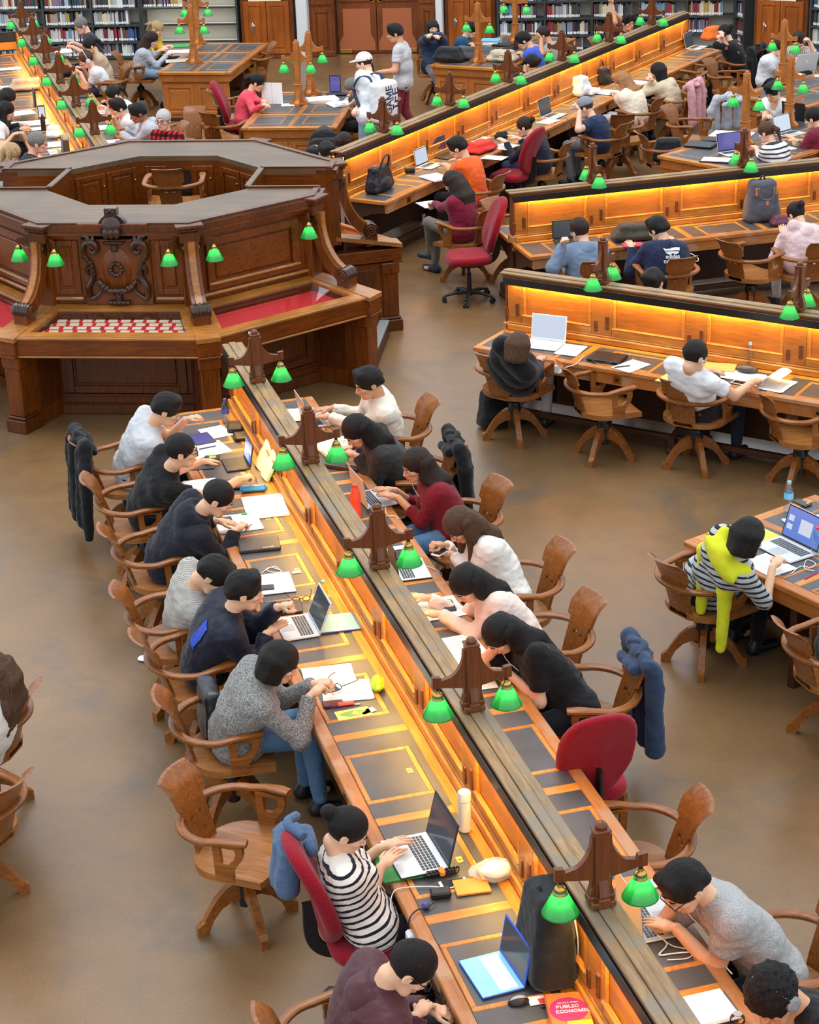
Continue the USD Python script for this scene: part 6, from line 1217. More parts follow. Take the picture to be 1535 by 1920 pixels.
# ---------------- foreground desk, left side
bottle('water bottle with blue cap and label at the dais end of the foreground desk', (1.387, -3.809, 0.727), .21, .032, band='pen_blue'); slab('black wallet-like pouch beside the blue-capped bottle', (1.488, -3.949, 0.727), 10, .12, .17, .05, 'lap_black', 'pouch', 'pouch', .012); slab('black leather pouch under the first, nearer the partition', (1.571, -4.132, 0.727), 18, .11, .14, .035, 'bag_leather', 'pouch', 'pouch', .01)
sheets('white folded sheet lying beside the black pouch on the foreground desk', (1.342, -4.011, 0.727), 35, .2, .24, 2); slab('tablet with a pale blue screen beside the man in the grey t-shirt', (1.264, -4.164, 0.727), 30, .17, .24, .009, 'lap_black', 'tablet', 'tablet', .003, (('display', box(-.075, .075, -.108, .108, .009, .0096), 'screen_violet'),)); sheets('wide sheet of paper with a blue pen in front of the man in black', (1.351, -4.377, 0.727), 32, .3, .28, 2)
slab('blue pen lying on the wide sheet of paper', (1.351, -4.354, 0.731), 32, .14, .009, .009, 'pen_blue', 'pen', 'pen', .003); slab('black desk gadget with a small lit green display', (1.450, -4.649, 0.727), 15, .12, .1, .05, 'lap_black', 'gadget', 'gadget', .014, (('display', box(-.02, .03, -.025, .02, .05, .0515), 'lime'),)); slab('dark folder lying in front of the man in black', (1.353, -4.695, 0.727), 12, .24, .2, .006, 'folder_dark', 'folder', 'folder')
laptop('small black laptop with a lit page beside the propped book', (1.638, -4.686, 0.727), AL, .26, .18, 100, 'lap_black', 'key_dark', 'screen_blue', win=(((-.42, .42, .5, .72), (-.42, .2, .15, .48)), 'screen_white')); 
o = thing('propped_book', 'cream-paged book held upright against the partition by the man in black', 'book', (1.869, -4.828, 0.727), math.radians(AC + 90)); R_b = np.array([[1, 0, 0], [0, math.cos(.5), -math.sin(.5)], [0, math.sin(.5), math.cos(.5)]])
for s in (-1, 1):
    xs = np.linspace(0, .2, 9); v, f = prism([(0, 0)] + list(zip(xs, .012 + .02 * np.sin(xs / .2 * 2.8))) + [(.2, 0)], 0, .28, 'xz'); v = v * [s, 1, 1]; v = v[:, [0, 2, 1]] * [1, 1, 1]; part(o, 'page', TF((v, f[:, ::-1] if s > 0 else f), R=R_b), 'paper_warm')
part(o, 'cover', TF(box(-.21, .21, -.004, 0, -.002, .285), R=R_b), 'box_green')
sheets('stack of papers under the outstretched arm of the man in black', (1.465, -5.141, 0.727), 20, .24, .3, 4); slab('black tablet case beneath the outstretched arm', (1.754, -5.070, 0.727), 15, .24, .18, .02, 'lap_black', 'tablet', 'tablet', .006); slab('rounded blue pencil case in front of the man in the navy hoodie', (1.874, -5.198, 0.727), 12, .2, .07, .05, 'case_blue', 'pencil_case', 'pencil case', .022)
open_book('large open white notebook spread near the partition by the navy hoodie', (2.007, -5.470, 0.727), 108, .2, .29, .012, 'paper', 'paper'); sheets('white worksheet the man in the navy hoodie writes on', (1.868, -5.770, 0.727), 20, .3, .3, 3); phone('black phone lying on the worksheet', (1.746, -5.728, 0.731), 110); slab('small green and white eraser on the worksheet', (1.887, -5.629, 0.731), 20, .04, .02, .012, 'box_green', 'eraser', 'eraser', .003); slab('blue ballpoint in the hand of the man in the navy hoodie', (1.948, -5.881, 0.740), 60, .13, .008, .008, 'pen_blue', 'pen', 'pen', .003)
o = slab('dark grey closed notebook with white lettering on its edge', (2.092, -6.152, 0.727), 16, .28, .2, .022, 'folder_dark', 'notebook', 'notebook', .004); part(o, 'lettering', TF(meshkit_text('NOTES', .016), (.02, -.085, .0222)), 'print_white')
sheets('thick white pad of paper at the empty place beside the dark notebook', (2.297, -6.753, 0.727), 18, .25, .29, 8, 'paper_pad'); phone('grey phone lying on the thick white pad', (2.249, -6.836, 0.738), 105, 'folder_dark', 'screen_off'); cord('white earphone cord coiled above the thick white pad', [(2.190, -6.595, 0.731), (2.226, -6.501, 0.731), (2.284, -6.524, 0.731), (2.320, -6.565, 0.731), (2.265, -6.575, 0.731), (2.215, -6.536, 0.731), (2.263, -6.483, 0.731), (2.310, -6.548, 0.731)])
slab('brass-coloured card tag by the keyhole of the pad place', (2.420, -6.559, 0.727), 20, .06, .035, .002, 'paper_warm', 'tag', 'tag', .0008)
solo('spectacles', TF(GLASSES, (0, -.06, .02)), 'frame_black', 'black-rimmed spectacles lying open behind the silver laptop', 'glasses', (2.507, -6.952, 0.727), math.radians(200)); slab('dark book with a card on it beside the silver laptop', (2.416, -7.112, 0.727), 14, .26, .18, .018, 'folder_dark', 'book', 'book', .003, (('card', box(-.08, -.03, .0, .05, .018, .0188), 'paper'),))
bottle('small orange juice bottle with a pale cap by the partition', (2.680, -7.038, 0.727), .17, .026, 'juice', 'light_blue'); laptop('silver laptop of the man in the bomber jacket', (2.558, -7.377, 0.727), AL, .325, .227, 112, 'lap_silver', 'key_dark', 'screen_grey', 'lap_silver')
slab('translucent blue document wallet lying by the partition', (2.844, -7.289, 0.727), 17, .33, .25, .008, 'folder_blue', 'document_wallet', 'folder', .002, (('zip', box(-.165, .165, -.126, -.118, .0, .011, .002), 'pen_blue'),))
sheets('white ruled papers in front of the woman in grey knit', (2.849, -7.982, 0.727), 16, .3, .22, 3); sheets('second spread of papers beside the lime pencil case', (2.989, -8.173, 0.727), 14, .28, .24, 4); phone('white phone held up by the woman in grey knit', (2.921, -8.286, 0.800), 40, 'lap_white', 'screen_off'); solo('sunglasses', TF(GLASSES, (0, -.06, .02)), 'frame_black', 'dark sunglasses on the papers beside the lime pencil case', 'glasses', (2.934, -8.099, 0.731), math.radians(150))
slab('lime green pencil case near the partition', (3.165, -8.124, 0.727), 100, .16, .075, .06, 'lime', 'pencil_case', 'pencil case', .026); slab('pink key fob and keys in front of the woman in grey knit', (3.007, -8.338, 0.727), 20, .1, .035, .018, 'coral', 'key_fob', 'keys', .007, (('keys', J(box(-.09, -.05, -.01, .012, 0, .004), box(.05, .08, -.02, -.006, 0, .004)), 'chrome'),)); slab('small dark purse under the keys', (2.933, -8.342, 0.727), 16, .12, .07, .016, 'plum', 'purse', 'purse', .006)
slab('yellow-green leaflet with a darker leaf swirl', (3.064, -8.436, 0.727), 24, .2, .11, .0012, 'leaflet', 'leaflet', 'leaflet', .0003, (('swirl', J(TF(prism(Polygon([(.07 * math.cos(t) * (1 + .25 * math.sin(3 * t)), .035 * math.sin(t)) for t in np.linspace(0, 2 * PI, 30)]).difference(Point(.015, .005).buffer(.018)), .0012, .0016))), 'leaflet_green'),)); slab('white card beside the leaflet', (3.145, -8.400, 0.727), 40, .09, .05, .0012, 'paper', 'card', 'card', .0003)
slab('green folder lying under the white laptop of the woman in stripes', (3.578, -9.938, 0.727), 19, .36, .27, .014, 'box_green', 'folder', 'folder', .004); laptop('large white laptop with dark lid used by the woman in stripes', (3.579, -9.895, 0.742), AL + 2, .36, .25, 104, 'lap_white', 'key_dark', 'screen_dim', 'lap_black', shell='lap_black')
solo('cable_bundle', J(*[tube([(.02 * math.cos(t) + .07 * q, .016 * math.sin(t), .018 + .012 * math.sin(2 * t + q)) for t in np.linspace(0, 2 * PI, 14)], .005, 5) for q in np.linspace(-1, 1, 9)]), 'black_plastic', 'black charging cable bundle beside the white laptop', 'cable', (3.731, -10.032, 0.727), math.radians(24)); slab('orange strap round the black cable bundle', (3.732, -10.035, 0.735), 24, .03, .05, .035, 'note_orange', 'strap', 'strap', .008)
phone('white phone charging beside the black power adapter', (3.796, -10.102, 0.727), 112, 'lap_white', 'screen_off'); slab('orange covered notebook beside the charging phone', (3.887, -10.123, 0.727), 17, .17, .13, .012, 'note_orange', 'notebook', 'notebook', .002); slab('yellow pencil-like highlighter lying across the orange notebook', (3.911, -10.003, 0.740), 112, .18, .014, .014, 'pencil_yellow', 'highlighter', 'pen', .005)
slab('black power adapter on the desk before the woman in stripes', (3.743, -10.205, 0.727), 15, .1, .065, .035, 'black_plastic', 'power_adapter', 'power adapter', .008); slab('blue cable tie on the adapter lead', (3.681, -10.307, 0.727), 40, .04, .035, .026, 'cap_blue', 'cable_tie', 'cable tie', .01); cord('black adapter lead hanging over the desk edge', [(3.723, -10.278, 0.745), (3.689, -10.329, 0.742), (3.645, -10.347, 0.740), (3.616, -10.411, 0.735), (3.602, -10.371, 0.620)], .004, 'black_plastic'); cord('white phone cable running along the desk edge to the socket', [(3.753, -10.145, 0.735), (3.669, -10.141, 0.735), (3.567, -10.161, 0.738), (3.513, -10.196, 0.735), (3.505, -10.272, 0.700), (3.533, -10.301, 0.660)])
slab('white plug-in charger below the desk edge at the woman in stripes', (*on_desk('A', 7.35, -.63), .60), AX, .07, .05, .08, 'lap_white', 'charger', 'charger', .01)
o = thing('sandwich_bag', 'clear plastic bag with a wrapped sandwich by the partition', 'bag', (3.994, -10.024, 0.727), math.radians(20)); F = Field((-.16, -.12, -.01), (.16, .12, .12), .009); F.ell((.0, 0, .04), (.10, .075, .05), .02); F.ell((-.06, .02, .03), (.07, .05, .03), .02); F.plane((0, 0, .001), (0, 0, -1)); part(o, 'plastic', ripple(F.mesh(), .016, 22, 5), 'clear_bag', True); part(o, 'sandwich', ripple(ball((.01, 0, .042), (.08, .055, .038), 12), .008, 20, 2), 'paper', True)
o = thing('thermos', 'white cylindrical thermos flask standing by the partition', 'flask', (3.810, -9.611, 0.727)); part(o, 'body', lathe([(0, 0), (.03, 0), (.033, .006), (.033, .17), (.031, .176)], 22), 'lap_white', 40); part(o, 'lid', lathe([(.031, .178), (.034, .18), (.034, .222), (.030, .228), (0, .228)], 22), 'lap_white', 40)
laptop('open blue laptop with pale keys in the foreground', (4.037, -10.819, 0.727), AL + 4, .30, .207, 100, 'lap_cyan', 'key_white', 'screen_grey', 'lap_blue', shell='lap_blue')
o = bag('black backpack leaning against the partition behind the blue laptop', (4.303, -10.769, 0.727), AX + 180, (.32, .2, .46), 'canvas_black', seed=3, lean=.05, sag=.1); part(o, 'strap', sweep(bez((.12, -.06, .40), (.17, -.16, .3), (.16, -.15, .14), (.1, -.09, .05)), rsec(.05, .014)), 'canvas_black', 40); part(o, 'handle', tube(bez((-.04, .05, .42), (0, .05, .47), (.04, .05, .42)), .01, 7), 'canvas_black', True); part(o, 'zip', tube(bez((-.12, -.09, .1), (-.13, -.08, .28), (-.06, -.07, .4), (.06, -.07, .4), (.12, -.08, .28)), .005, 5), 'alu', True); part(o, 'badge', ball((.02, -.14, .16), (.022, .006, .03), 8), 'chrome', True)
o = thing('computer_mouse', 'black and silver computer mouse in front of the blue laptop', 'mouse', (4.172, -11.004, 0.727), math.radians(20)); v, f = ball((0, 0, .0), (.05, .03, .034), 12); part(o, 'body', (np.c_[v[:, :2], np.maximum(v[:, 2], 0)], f), 'lap_black', True); v, f = ball((.0, 0, .004), (.046, .018, .034), 10); part(o, 'top', (np.c_[v[:, :2], np.maximum(v[:, 2], .002)], f), 'alu', True)
o = slab('red and white card packet beside the computer mouse', (4.256, -10.983, 0.727), 20, .085, .06, .004, 'paper', 'card_packet', 'packet', .001, (('red_half', box(.0, .0425, -.03, .006, .004, .0046), 'card_red'),)); slab('black memory stick by the card packet', (4.287, -11.026, 0.727), 20, .03, .014, .008, 'lap_black', 'memory_stick', 'memory stick', .002)
o = thing('textbook', 'orange and purple textbook lying at the bottom edge of the foreground desk', 'book', (4.397, -11.071, 0.727), math.radians(12)); part(o, 'pages', box(-.086, .086, -.118, .118, .002, .024), 'paper'); part(o, 'cover', J(box(-.09, .09, -.12, .12, .024, .0265), box(-.09, .09, -.12, .12, 0, .002), box(-.092, -.088, -.12, .12, 0, .0265)), 'book_orange')
part(o, 'cover_disc', prism(Point(0, 0).buffer(.085), .0265, .027), 'book_purple'); part(o, 'cover_band', box(-.02, .09, -.12, -.08, .0268, .0272), 'book_yellow'); part(o, 'author', TF(meshkit_text('Harvey S. Rosen', .009), (-.045, .045, .027)), 'print_white'); part(o, 'title', J(TF(meshkit_text('PUBLIC', .02, True), (-.055, .012, .027)), TF(meshkit_text('ECONOMICS', .02, True), (-.06, -.022, .027))), 'print_white')
# ---------------- foreground desk, right side
laptop('silver laptop of the man in the cream sweater, seen from behind', (2.117, -3.719, 0.727), AR, .325, .227, 100, 'lap_silver', logo='lap_white'); sheets('papers behind the laptop of the man in the cream sweater', (1.947, -3.602, 0.727), 10, .21, .29, 3); cord('grey cable loop beside the laptop of the man in the cream sweater', [(2.174, -3.835, 0.735), (2.241, -3.881, 0.735), (2.309, -3.996, 0.735), (2.281, -4.089, 0.735), (2.195, -4.022, 0.735)], .004, 'alu')
open_book('thick open book before the woman with the pink highlighter', (2.351, -4.337, 0.727), 120, .2, .27, .03, 'paper_warm'); slab('pink highlighter held by the woman in charcoal', (2.522, -4.667, 0.820), 60, .12, .018, .018, 'pink_pen', 'highlighter', 'pen', .006); slab('dark wooden book stand edge at the place of the woman in charcoal', (2.451, -4.736, 0.727), 160, .3, .05, .03, 'folder_dark', 'book_rest', 'book rest', .004)
laptop('silver laptop of the woman in the maroon jumper', (2.783, -5.306, 0.727), AR + 4, .325, .227, 98, 'lap_silver'); o = bottle('coral red drinking bottle standing beside the ridge', (2.690, -5.637, 0.727), .25, .038, 'coral', 'coral', neck=.55); solo('cable', J(*[tube([(.03 * math.cos(t) + .012 * q, .018 * math.sin(t), .008 + .004 * q) for t in np.linspace(0, 2 * PI, 12)], .003, 5) for q in range(3)]), 'black_plastic', 'small coil of black cable near the coral bottle', 'cable', (2.778, -5.558, 0.727)); cord('white charging cable curling off the laptop of the woman in maroon', [(2.873, -5.459, 0.735), (2.907, -5.611, 0.735), (2.968, -5.620, 0.732), (3.015, -5.704, 0.700), (2.965, -5.680, 0.660)])
sheets('white notepad on the desk before the woman in the blazer', (3.040, -6.211, 0.727), 18, .2, .15, 6, 'notepad'); slab('black tablet case beside the white notepad', (3.081, -6.252, 0.727), 18, .2, .14, .01, 'lap_black', 'tablet', 'tablet'); laptop('white and black laptop in front of the woman in the blazer', (3.175, -6.503, 0.727), AR - 4, .32, .22, 96, 'lap_white', shell='lap_black'); phone('phone held by the woman in the blazer', (3.374, -6.477, 0.850), 150, 'lap_white', 'screen_off'); cord('white cable from the laptop of the woman in the blazer over the desk edge', [(3.221, -6.529, 0.740), (3.276, -6.450, 0.735), (3.352, -6.503, 0.730), (3.379, -6.504, 0.700), (3.357, -6.566, 0.690)])
sheets('worksheet under the arms of the woman in the varsity jacket', (3.416, -7.066, 0.727), 22, .3, .3, 2); slab('grey pocket calculator on the worksheet', (3.474, -7.035, 0.731), 18, .08, .15, .014, 'folder_dark', 'calculator', 'calculator', .004, (('display', box(-.03, .03, .035, .06, .014, .0146), 'leaflet'), ('keys', J(*[box(-.03 + i * .018, -.018 + i * .018, -.06 + j * .018, -.048 + j * .018, .014, .0155) for i in range(4) for j in range(5)]), 'lap_black')))
sheets('large white sheet before the woman resting her forehead', (3.604, -7.643, 0.727), 24, .3, .4, 2); sheets('pale blue lined notebook at the elbow of the woman resting her forehead', (3.806, -7.744, 0.727), 16, .2, .14, 8, 'notebook', 'notebook'); sheets('white notebook below the blue lined one', (3.793, -7.826, 0.727), 22, .18, .13, 5, 'notebook', 'notebook'); sheets('rolled white paper beside the fourth lamp post', (3.706, -8.083, 0.727), 18, .3, .1, 3); slab('white corrector pen beside the forearm of the woman resting her forehead', (3.864, -7.933, 0.735), 150, .12, .018, .016, 'lap_white', 'corrector_pen', 'pen', .006)
laptop('silver laptop of the hunched man in grey', (4.761, -10.341, 0.727), AR, .325, .227, 94, 'lap_silver'); phone('white phone behind the nearest lamp shade', (4.771, -10.039, 0.727), 120, 'lap_white', 'paper'); cord('long white cable across the desk below the silver laptop', [(4.785, -10.469, 0.740), (4.829, -10.531, 0.733), (4.795, -10.613, 0.731), (4.858, -10.600, 0.731), (4.951, -10.586, 0.731), (5.059, -10.635, 0.731), (5.121, -10.720, 0.720)], .004); cord('looped white earphone cable before the hunched man in grey', [(4.805, -10.494, 0.735), (4.859, -10.544, 0.732), (4.941, -10.572, 0.732), (4.926, -10.630, 0.732), (4.829, -10.652, 0.732)])
slab('white laptop lid corner at the bottom edge before the curly-haired man', (4.971, -11.016, 0.727), 24, .3, .22, .02, 'lap_white', 'closed_laptop', 'laptop', .008); o = thing('wrist_watch', 'dark wrist watch on the forearm of the curly-haired man', 'watch', (5.126, -11.152, 0.800)); part(o, 'strap', TF(lathe([(.03, -.012), (.033, -.01), (.033, .01), (.03, .012)], 18), R=[[1, 0, 0], [0, 0, -1], [0, 1, 0]]), 'lap_black'); part(o, 'dial', lathe([(0, .03), (.018, .03), (.02, .034), (0, .036)], 16), 'alu')
# things hung on and lying by the foreground chairs
def ch_on(k, x, y): return on_desk(k, x, y)
jacket('black jacket hung over the chair of the man in the grey t-shirt', ch_on('A', .66, -1.02), AL + 4, 'coat_black', .62); jacket('blue denim jacket slung over the red chair of the woman in stripes', on_desk('A', 7.02, -.74), 20, 'denim_jacket', .26, (-1,), True, .11, -.13); bag('black handbag wedged behind the woman in grey knit', (*on_desk('A', 4.78, -1.12), .475), AX, (.34, .12, .32), 'bag_leather', 'handbag', 'bag', 2); jacket('dark jacket hung over the chair of the woman with the pink highlighter', ch_on('A', 1.72, .98), AR - 5, 'coat_black', .4); jacket('dark denim jacket hung over the chair of the woman resting her forehead', ch_on('A', 5.36, .99), AR - 6, 'denim_dark', .58, (1,))
o = solo('crumpled_tissue', ripple(ball((0, 0, .012), (.07, .05, .016), 12), .02, 24, 3), 'paper', 'crumpled white tissue lying on the floor at left', 'tissue', (1.323, -6.476, 0.002), smooth=True)

def BASE_XY(key):
    x, y, f = [v for k, v in BASE.items() if key in k][0]; return x, y
# ---------------- right-hand desk and the table by the lime jumper
laptop('white laptop with a bright page before the broad woman in black', (3.805, -1.833, 0.727), BN + 6, .33, .235, 100, 'lap_white', 'key_white', 'screen_white', 'lap_white'); sheets('printed papers beside the white laptop', (4.052, -1.960, 0.727), -20, .2, .28, 4); slab('white plug adapter hanging at the desk edge by the woman in black', (3.959, -2.371, 0.660), -25, .06, .05, .08, 'lap_white', 'charger', 'charger', .01); cord('white charger cable beside the printed papers', [(3.965, -2.485, 0.700), (4.017, -2.448, 0.735), (4.111, -2.328, 0.732), (4.168, -2.129, 0.731)], .004)
slab('black zipped document case on the right-hand desk', (4.370, -2.183, 0.727), -22, .3, .22, .025, 'bag_leather', 'document_case', 'folder', .008, (('handle', TF(tube([(.09 * math.cos(t), -.11 - .04 * math.sin(t), .012) for t in np.linspace(0, PI, 10)], .006, 6)), 'lap_black'),)); sheets('two loose white sheets right of the black document case', (4.571, -2.373, 0.727), -40, .2, .28, 2); slab('pen lying on the loose white sheets', (4.500, -2.401, 0.731), 20, .14, .009, .009, 'lap_black', 'pen', 'pen', .003)
bag('grey cloth bag slumped behind the man in white', (5.158, -2.016, 0.727), -25, (.56, .24, .17), 'canvas_grey', 'cloth_bag', 'bag', 5, .2); slab('tan paper envelope in front of the grey cloth bag', (5.296, -2.402, 0.727), -10, .3, .2, .012, 'kraft', 'envelope', 'envelope', .002); slab('magazine with a green edge left of the man in white', (4.925, -2.677, 0.727), -30, .2, .26, .008, 'leaflet', 'magazine', 'magazine', .001)
solo('sun_hat', ripple(ball((0, 0, .03), (.1, .06, .035), 12), .012, 16, 2), 'folder_dark', 'dark rounded cap lying on the papers of the man in white', 'cap', (5.534, -2.506, 0.727), -.4, smooth=True); sheets('white papers under the dark rounded cap', (5.495, -2.613, 0.727), -25, .34, .22, 3); phone('phone with white rim at the desk edge by the man in white', (5.462, -2.784, 0.727), 60, 'lap_white'); o = sheets('page lifted by the hand of the man in white', (5.736, -2.818, 0.727), -28, .28, .3, 5, 'page_stack')
xs = np.linspace(0, 1, 10); part(o, 'lifted_page', sweep([(-.1 + .2 * x, 0, .006 + .11 * math.sin(x * 2.2)) for x in xs], rsec(.26, .0016, .0005), [0, 0, 1]), 'paper'); bottle('clear water bottle standing by the glowing panel', (5.562, -2.357, 0.727), .21, .032, cap='light_blue'); bag('dark patterned rucksack hanging on the chair of the man in white', (5.209, -2.857, 0.420), 64, (.26, .16, .40), 'floral_bag', 'rucksack', 'bag', 3)
bag('black bag standing on the floor beside the chair of the woman in black', (3.370, -1.925, 0.000), 30, (.26, .18, .36), 'canvas_black', 'floor_bag', 'bag', 6)
laptop('black and silver laptop with a blue slide on the right edge table', (5.633, -6.115, 0.742), 38, .36, .24, 108, 'lap_silver', 'key_dark', 'screen_blue', win=(((-.1, .22, .3, .72), (-.42, -.28, .55, .72), (-.42, -.28, .3, .46)), 'screen_white')); bottle('clear water bottle with light blue cap on the right edge table', (5.691, -5.442, 0.742), .22, .033, cap='light_blue', band='light_blue'); phone('black phone beside the blue-capped bottle', (5.794, -5.316, 0.742), 40); slab('tan lighter next to the phone', (5.842, -5.314, 0.742), 60, .07, .018, .014, 'kraft', 'lighter', 'lighter', .004)
slab('spiral notepad with lime cover, left of the lime jumper', (5.271, -5.850, 0.742), 40, .24, .18, .008, 'notepad_lime', 'notepad', 'notepad', .001, (('spiral', J(*[tube([(-.115 + .012 * i, .088 + .008 * math.cos(t), .006 + .008 * math.sin(t)) for t in np.linspace(0, 2 * PI, 7)], .0012, 4) for i in range(20)]), 'lap_black'),)); slab('lime notepad page right of the dark bob', (5.498, -5.877, 0.742), 40, .16, .2, .006, 'notepad_lime', 'notepad', 'notepad', .001); phone('silver phone on the spiral notepad', (5.305, -5.898, 0.752), 60, 'alu', 'screen_grey')
sheets('white paper under the hand of the woman with the lime jumper', (5.509, -6.355, 0.742), 40, .22, .3, 2); sheets('white papers at the far right edge of the table', (5.830, -5.694, 0.742), 20, .3, .3, 3); cord('white cable tangle beside the blue-slide laptop', [(5.644, -6.490, 0.746), (5.713, -6.373, 0.746), (5.780, -6.386, 0.746), (5.812, -6.319, 0.746), (5.761, -6.271, 0.746), (5.738, -6.404, 0.746), (5.797, -6.435, 0.746)]); slab('purple pen at the table edge', (5.772, -6.508, 0.742), 50, .14, .01, .01, 'book_purple', 'pen', 'pen', .003); bottle('clear bottle with a red cap at the right picture edge', (5.830, -6.175, 0.742), .2, .033, cap='card_red')
bag('small black handbag on the seat behind the woman with the lime jumper', (*(5.106, -6.384, 0.000)[:2], .475), 60, (.22, .1, .2), 'bag_leather', 'handbag', 'bag', 7)
# ---------------- desk with the grey backpack
laptop('small black laptop of the man in the blue-grey hoodie', (3.895, 1.504, 0.727), CN - 8, .3, .2, 100, 'lap_black'); bag('olive canvas bag lying on the desk beside the trefoil hoodie', (4.570, 1.640, 0.727), 12, (.42, .26, .16), 'canvas_olive', 'canvas_bag', 'bag', 4, .18); slab('pink notebook at the edge of the desk by the trefoil hoodie', (4.550, 1.378, 0.727), 15, .2, .14, .014, 'pink_note', 'notebook', 'notebook', .002); slab('white cup-like packet behind the trefoil hoodie', (4.700, 1.825, 0.727), 30, .1, .08, .06, 'paper', 'packet', 'packet', .02)
o = bag('grey backpack with orange leather trim standing on the desk', (5.883, 2.340, 0.727), CN - 94, (.34, .2, .44), 'canvas_grey', seed=9, parts=(('trim', J(*[box(x - .02, x + .02, -.135, -.12, .30, .38, .004) for x in (-.1, .1)], box(-.015, .015, -.17, -.155, .2, .26, .004)), 'orange_trim'), ('handle', tube(bez((-.1, -.13, .38), (-.06, -.16, .27), (.06, -.16, .27), (.1, -.13, .38)), .01, 7), 'canvas_grey'), ('top_handle', tube(bez((-.04, 0, .42), (0, 0, .475), (.04, 0, .42)), .01, 7), 'black_plastic')))
bag('red patterned purse before the woman in the pale pink hoodie', (6.071, 2.145, 0.727), 20, (.2, .12, .11), 'plum', 'purse', 'bag', 3); cord('white charger cable looping from the desk socket beside the trefoil hoodie', [(5.063, 1.373, 0.660), (5.142, 1.294, 0.660), (5.207, 1.278, 0.620), (5.196, 1.232, 0.600), (5.110, 1.244, 0.630), (5.046, 1.334, 0.660)], .005); slab('white plug in the brass socket beside the trefoil hoodie', (5.063, 1.389, 0.650), 22, .05, .05, .05, 'lap_white', 'plug', 'plug', .01)
# ---------------- slanting desk
bag('navy leather handbag tipped against the near end of the slanting desk', (1.652, 3.706, 0.727), 70, (.4, .16, .3), 'bag_leather', 'handbag', 'bag', 5, parts=(('handle', tube(bez((-.1, -.06, .27), (-.06, -.1, .40), (.06, -.1, .40), (.1, -.06, .27)), .01, 7), 'lap_black'),)); o = thing('lens_cup', 'black cylindrical camera-lens cup lying on the slanting desk', 'cup', (1.910, 4.516, 0.727), math.radians(20)); part(o, 'body', TF(lathe([(0, -.06), (.036, -.06), (.04, -.02), (.038, .05), (.033, .05), (.033, .0), (0, 0)], 18), R=[[0, 0, 1], [0, 1, 0], [-1, 0, 0]], loc=(0, 0, .042)), 'tube_black', 40)
open_book('open book held at the desk edge by the woman in crimson', (2.252, 3.303, 0.660), 120, .14, .2, .01); sheets('stack of notebooks and papers before the man in orange', (2.232, 4.274, 0.727), 40, .25, .32, 12, 'paper_stack'); laptop('silver laptop nearest the dais on the slanting desk', (2.108, 4.858, 0.727), DN, .3, .21, 100, 'lap_silver', screen='screen_white'); laptop('black laptop opposite the man in orange', (2.263, 5.377, 0.727), DN - 4, .32, .22, 98, 'lap_black', screen='screen_dim')
bag('red bag on the slanting desk beside the man in orange', (2.645, 5.649, 0.727), 60, (.4, .24, .12), 'red_bag', 'bag', 'bag', 8, .2); laptop('silver laptop with white page near the red bag', (2.567, 6.268, 0.727), DN, .3, .21, 96, 'lap_silver', screen='screen_white'); bottle('clear bottle between the silver laptop and the topknot', (2.709, 6.263, 0.727), .2, .03, cap='coral'); sheets('white papers beside the topknot', (2.931, 5.870, 0.727), 60, .3, .24, 4); bag('black pouch near the papers of the topknot', (2.855, 6.378, 0.727), 40, (.16, .1, .08), 'canvas_black', 'pouch', 'pouch', 2); sheets('white papers hanging at the desk edge by the red chair', (2.843, 5.275, 0.727), 70, .2, .28, 3)
laptop('silver and black laptop before the flat-capped man', (3.455, 7.617, 0.727), DN, .33, .23, 102, 'lap_silver', screen='screen_grey'); sheets('papers with a blue folder before the silver and black laptop', (3.401, 7.293, 0.727), 60, .28, .2, 4); cord('thin cable over the desk edge at the flat-capped man', [(3.630, 7.438, 0.735), (3.695, 7.200, 0.730), (3.709, 7.202, 0.660)], .004, 'black_plastic')
bag('white plastic shopping bag on the slanting desk', (3.757, 8.986, 0.727), 60, (.3, .2, .26), 'tee_white', 'shopping_bag', 'bag', 4, .3); slab('white paper bundle beside the shopping bag', (3.902, 9.051, 0.727), 60, .26, .18, .07, 'paper', 'paper_bundle', 'paper', .02); sheets('white book pages before the blonde woman', (4.120, 9.112, 0.727), 60, .28, .24, 10, 'paper_stack'); bag('black floral handbag before the blonde woman', (4.031, 9.751, 0.727), 60, (.3, .18, .24), 'floral_bag', 'handbag', 'bag', 3, parts=(('handle', tube(bez((-.08, 0, .2), (0, .02, .34), (.08, 0, .2)), .009, 6), 'lap_black'),)); laptop('black laptop lid beside the floral handbag', (4.221, 10.009, 0.727), DN, .33, .23, 96, 'lap_black'); sheets('magazine before the woman in the beige hoodie', (4.539, 9.798, 0.727), 60, .22, .28, 4, 'magazine', 'magazine')
laptop('silver laptop at the far end of the slanting desk', (5.408, 12.436, 0.727), DN, .33, .23, 102, 'lap_silver', screen='screen_grey'); bag('orange bag at the far end of the slanting desk', (5.653, 13.154, 0.727), 60, (.36, .2, .2), 'orange_bag', 'bag', 'bag', 5); jacket('pink and white shawl hung on the chair of the beige hoodie', BASE_XY('beige hoodie'), DN, 'pink_shawl', .5, (1,)); jacket('black coat hung on the chair of the floral dress', BASE_XY('black floral dress'), DN - 8, 'coat_black', .5)
slab('blue folder behind the dais at the near end of the slanting desk', (*on_desk('D', .35, .45), T), 66, .3, .22, .02, 'light_blue', 'folder', 'folder', .003); sheets('white papers on the blue folder behind the dais', (*on_desk('D', .55, .42), T), 60, .3, .22, 6)
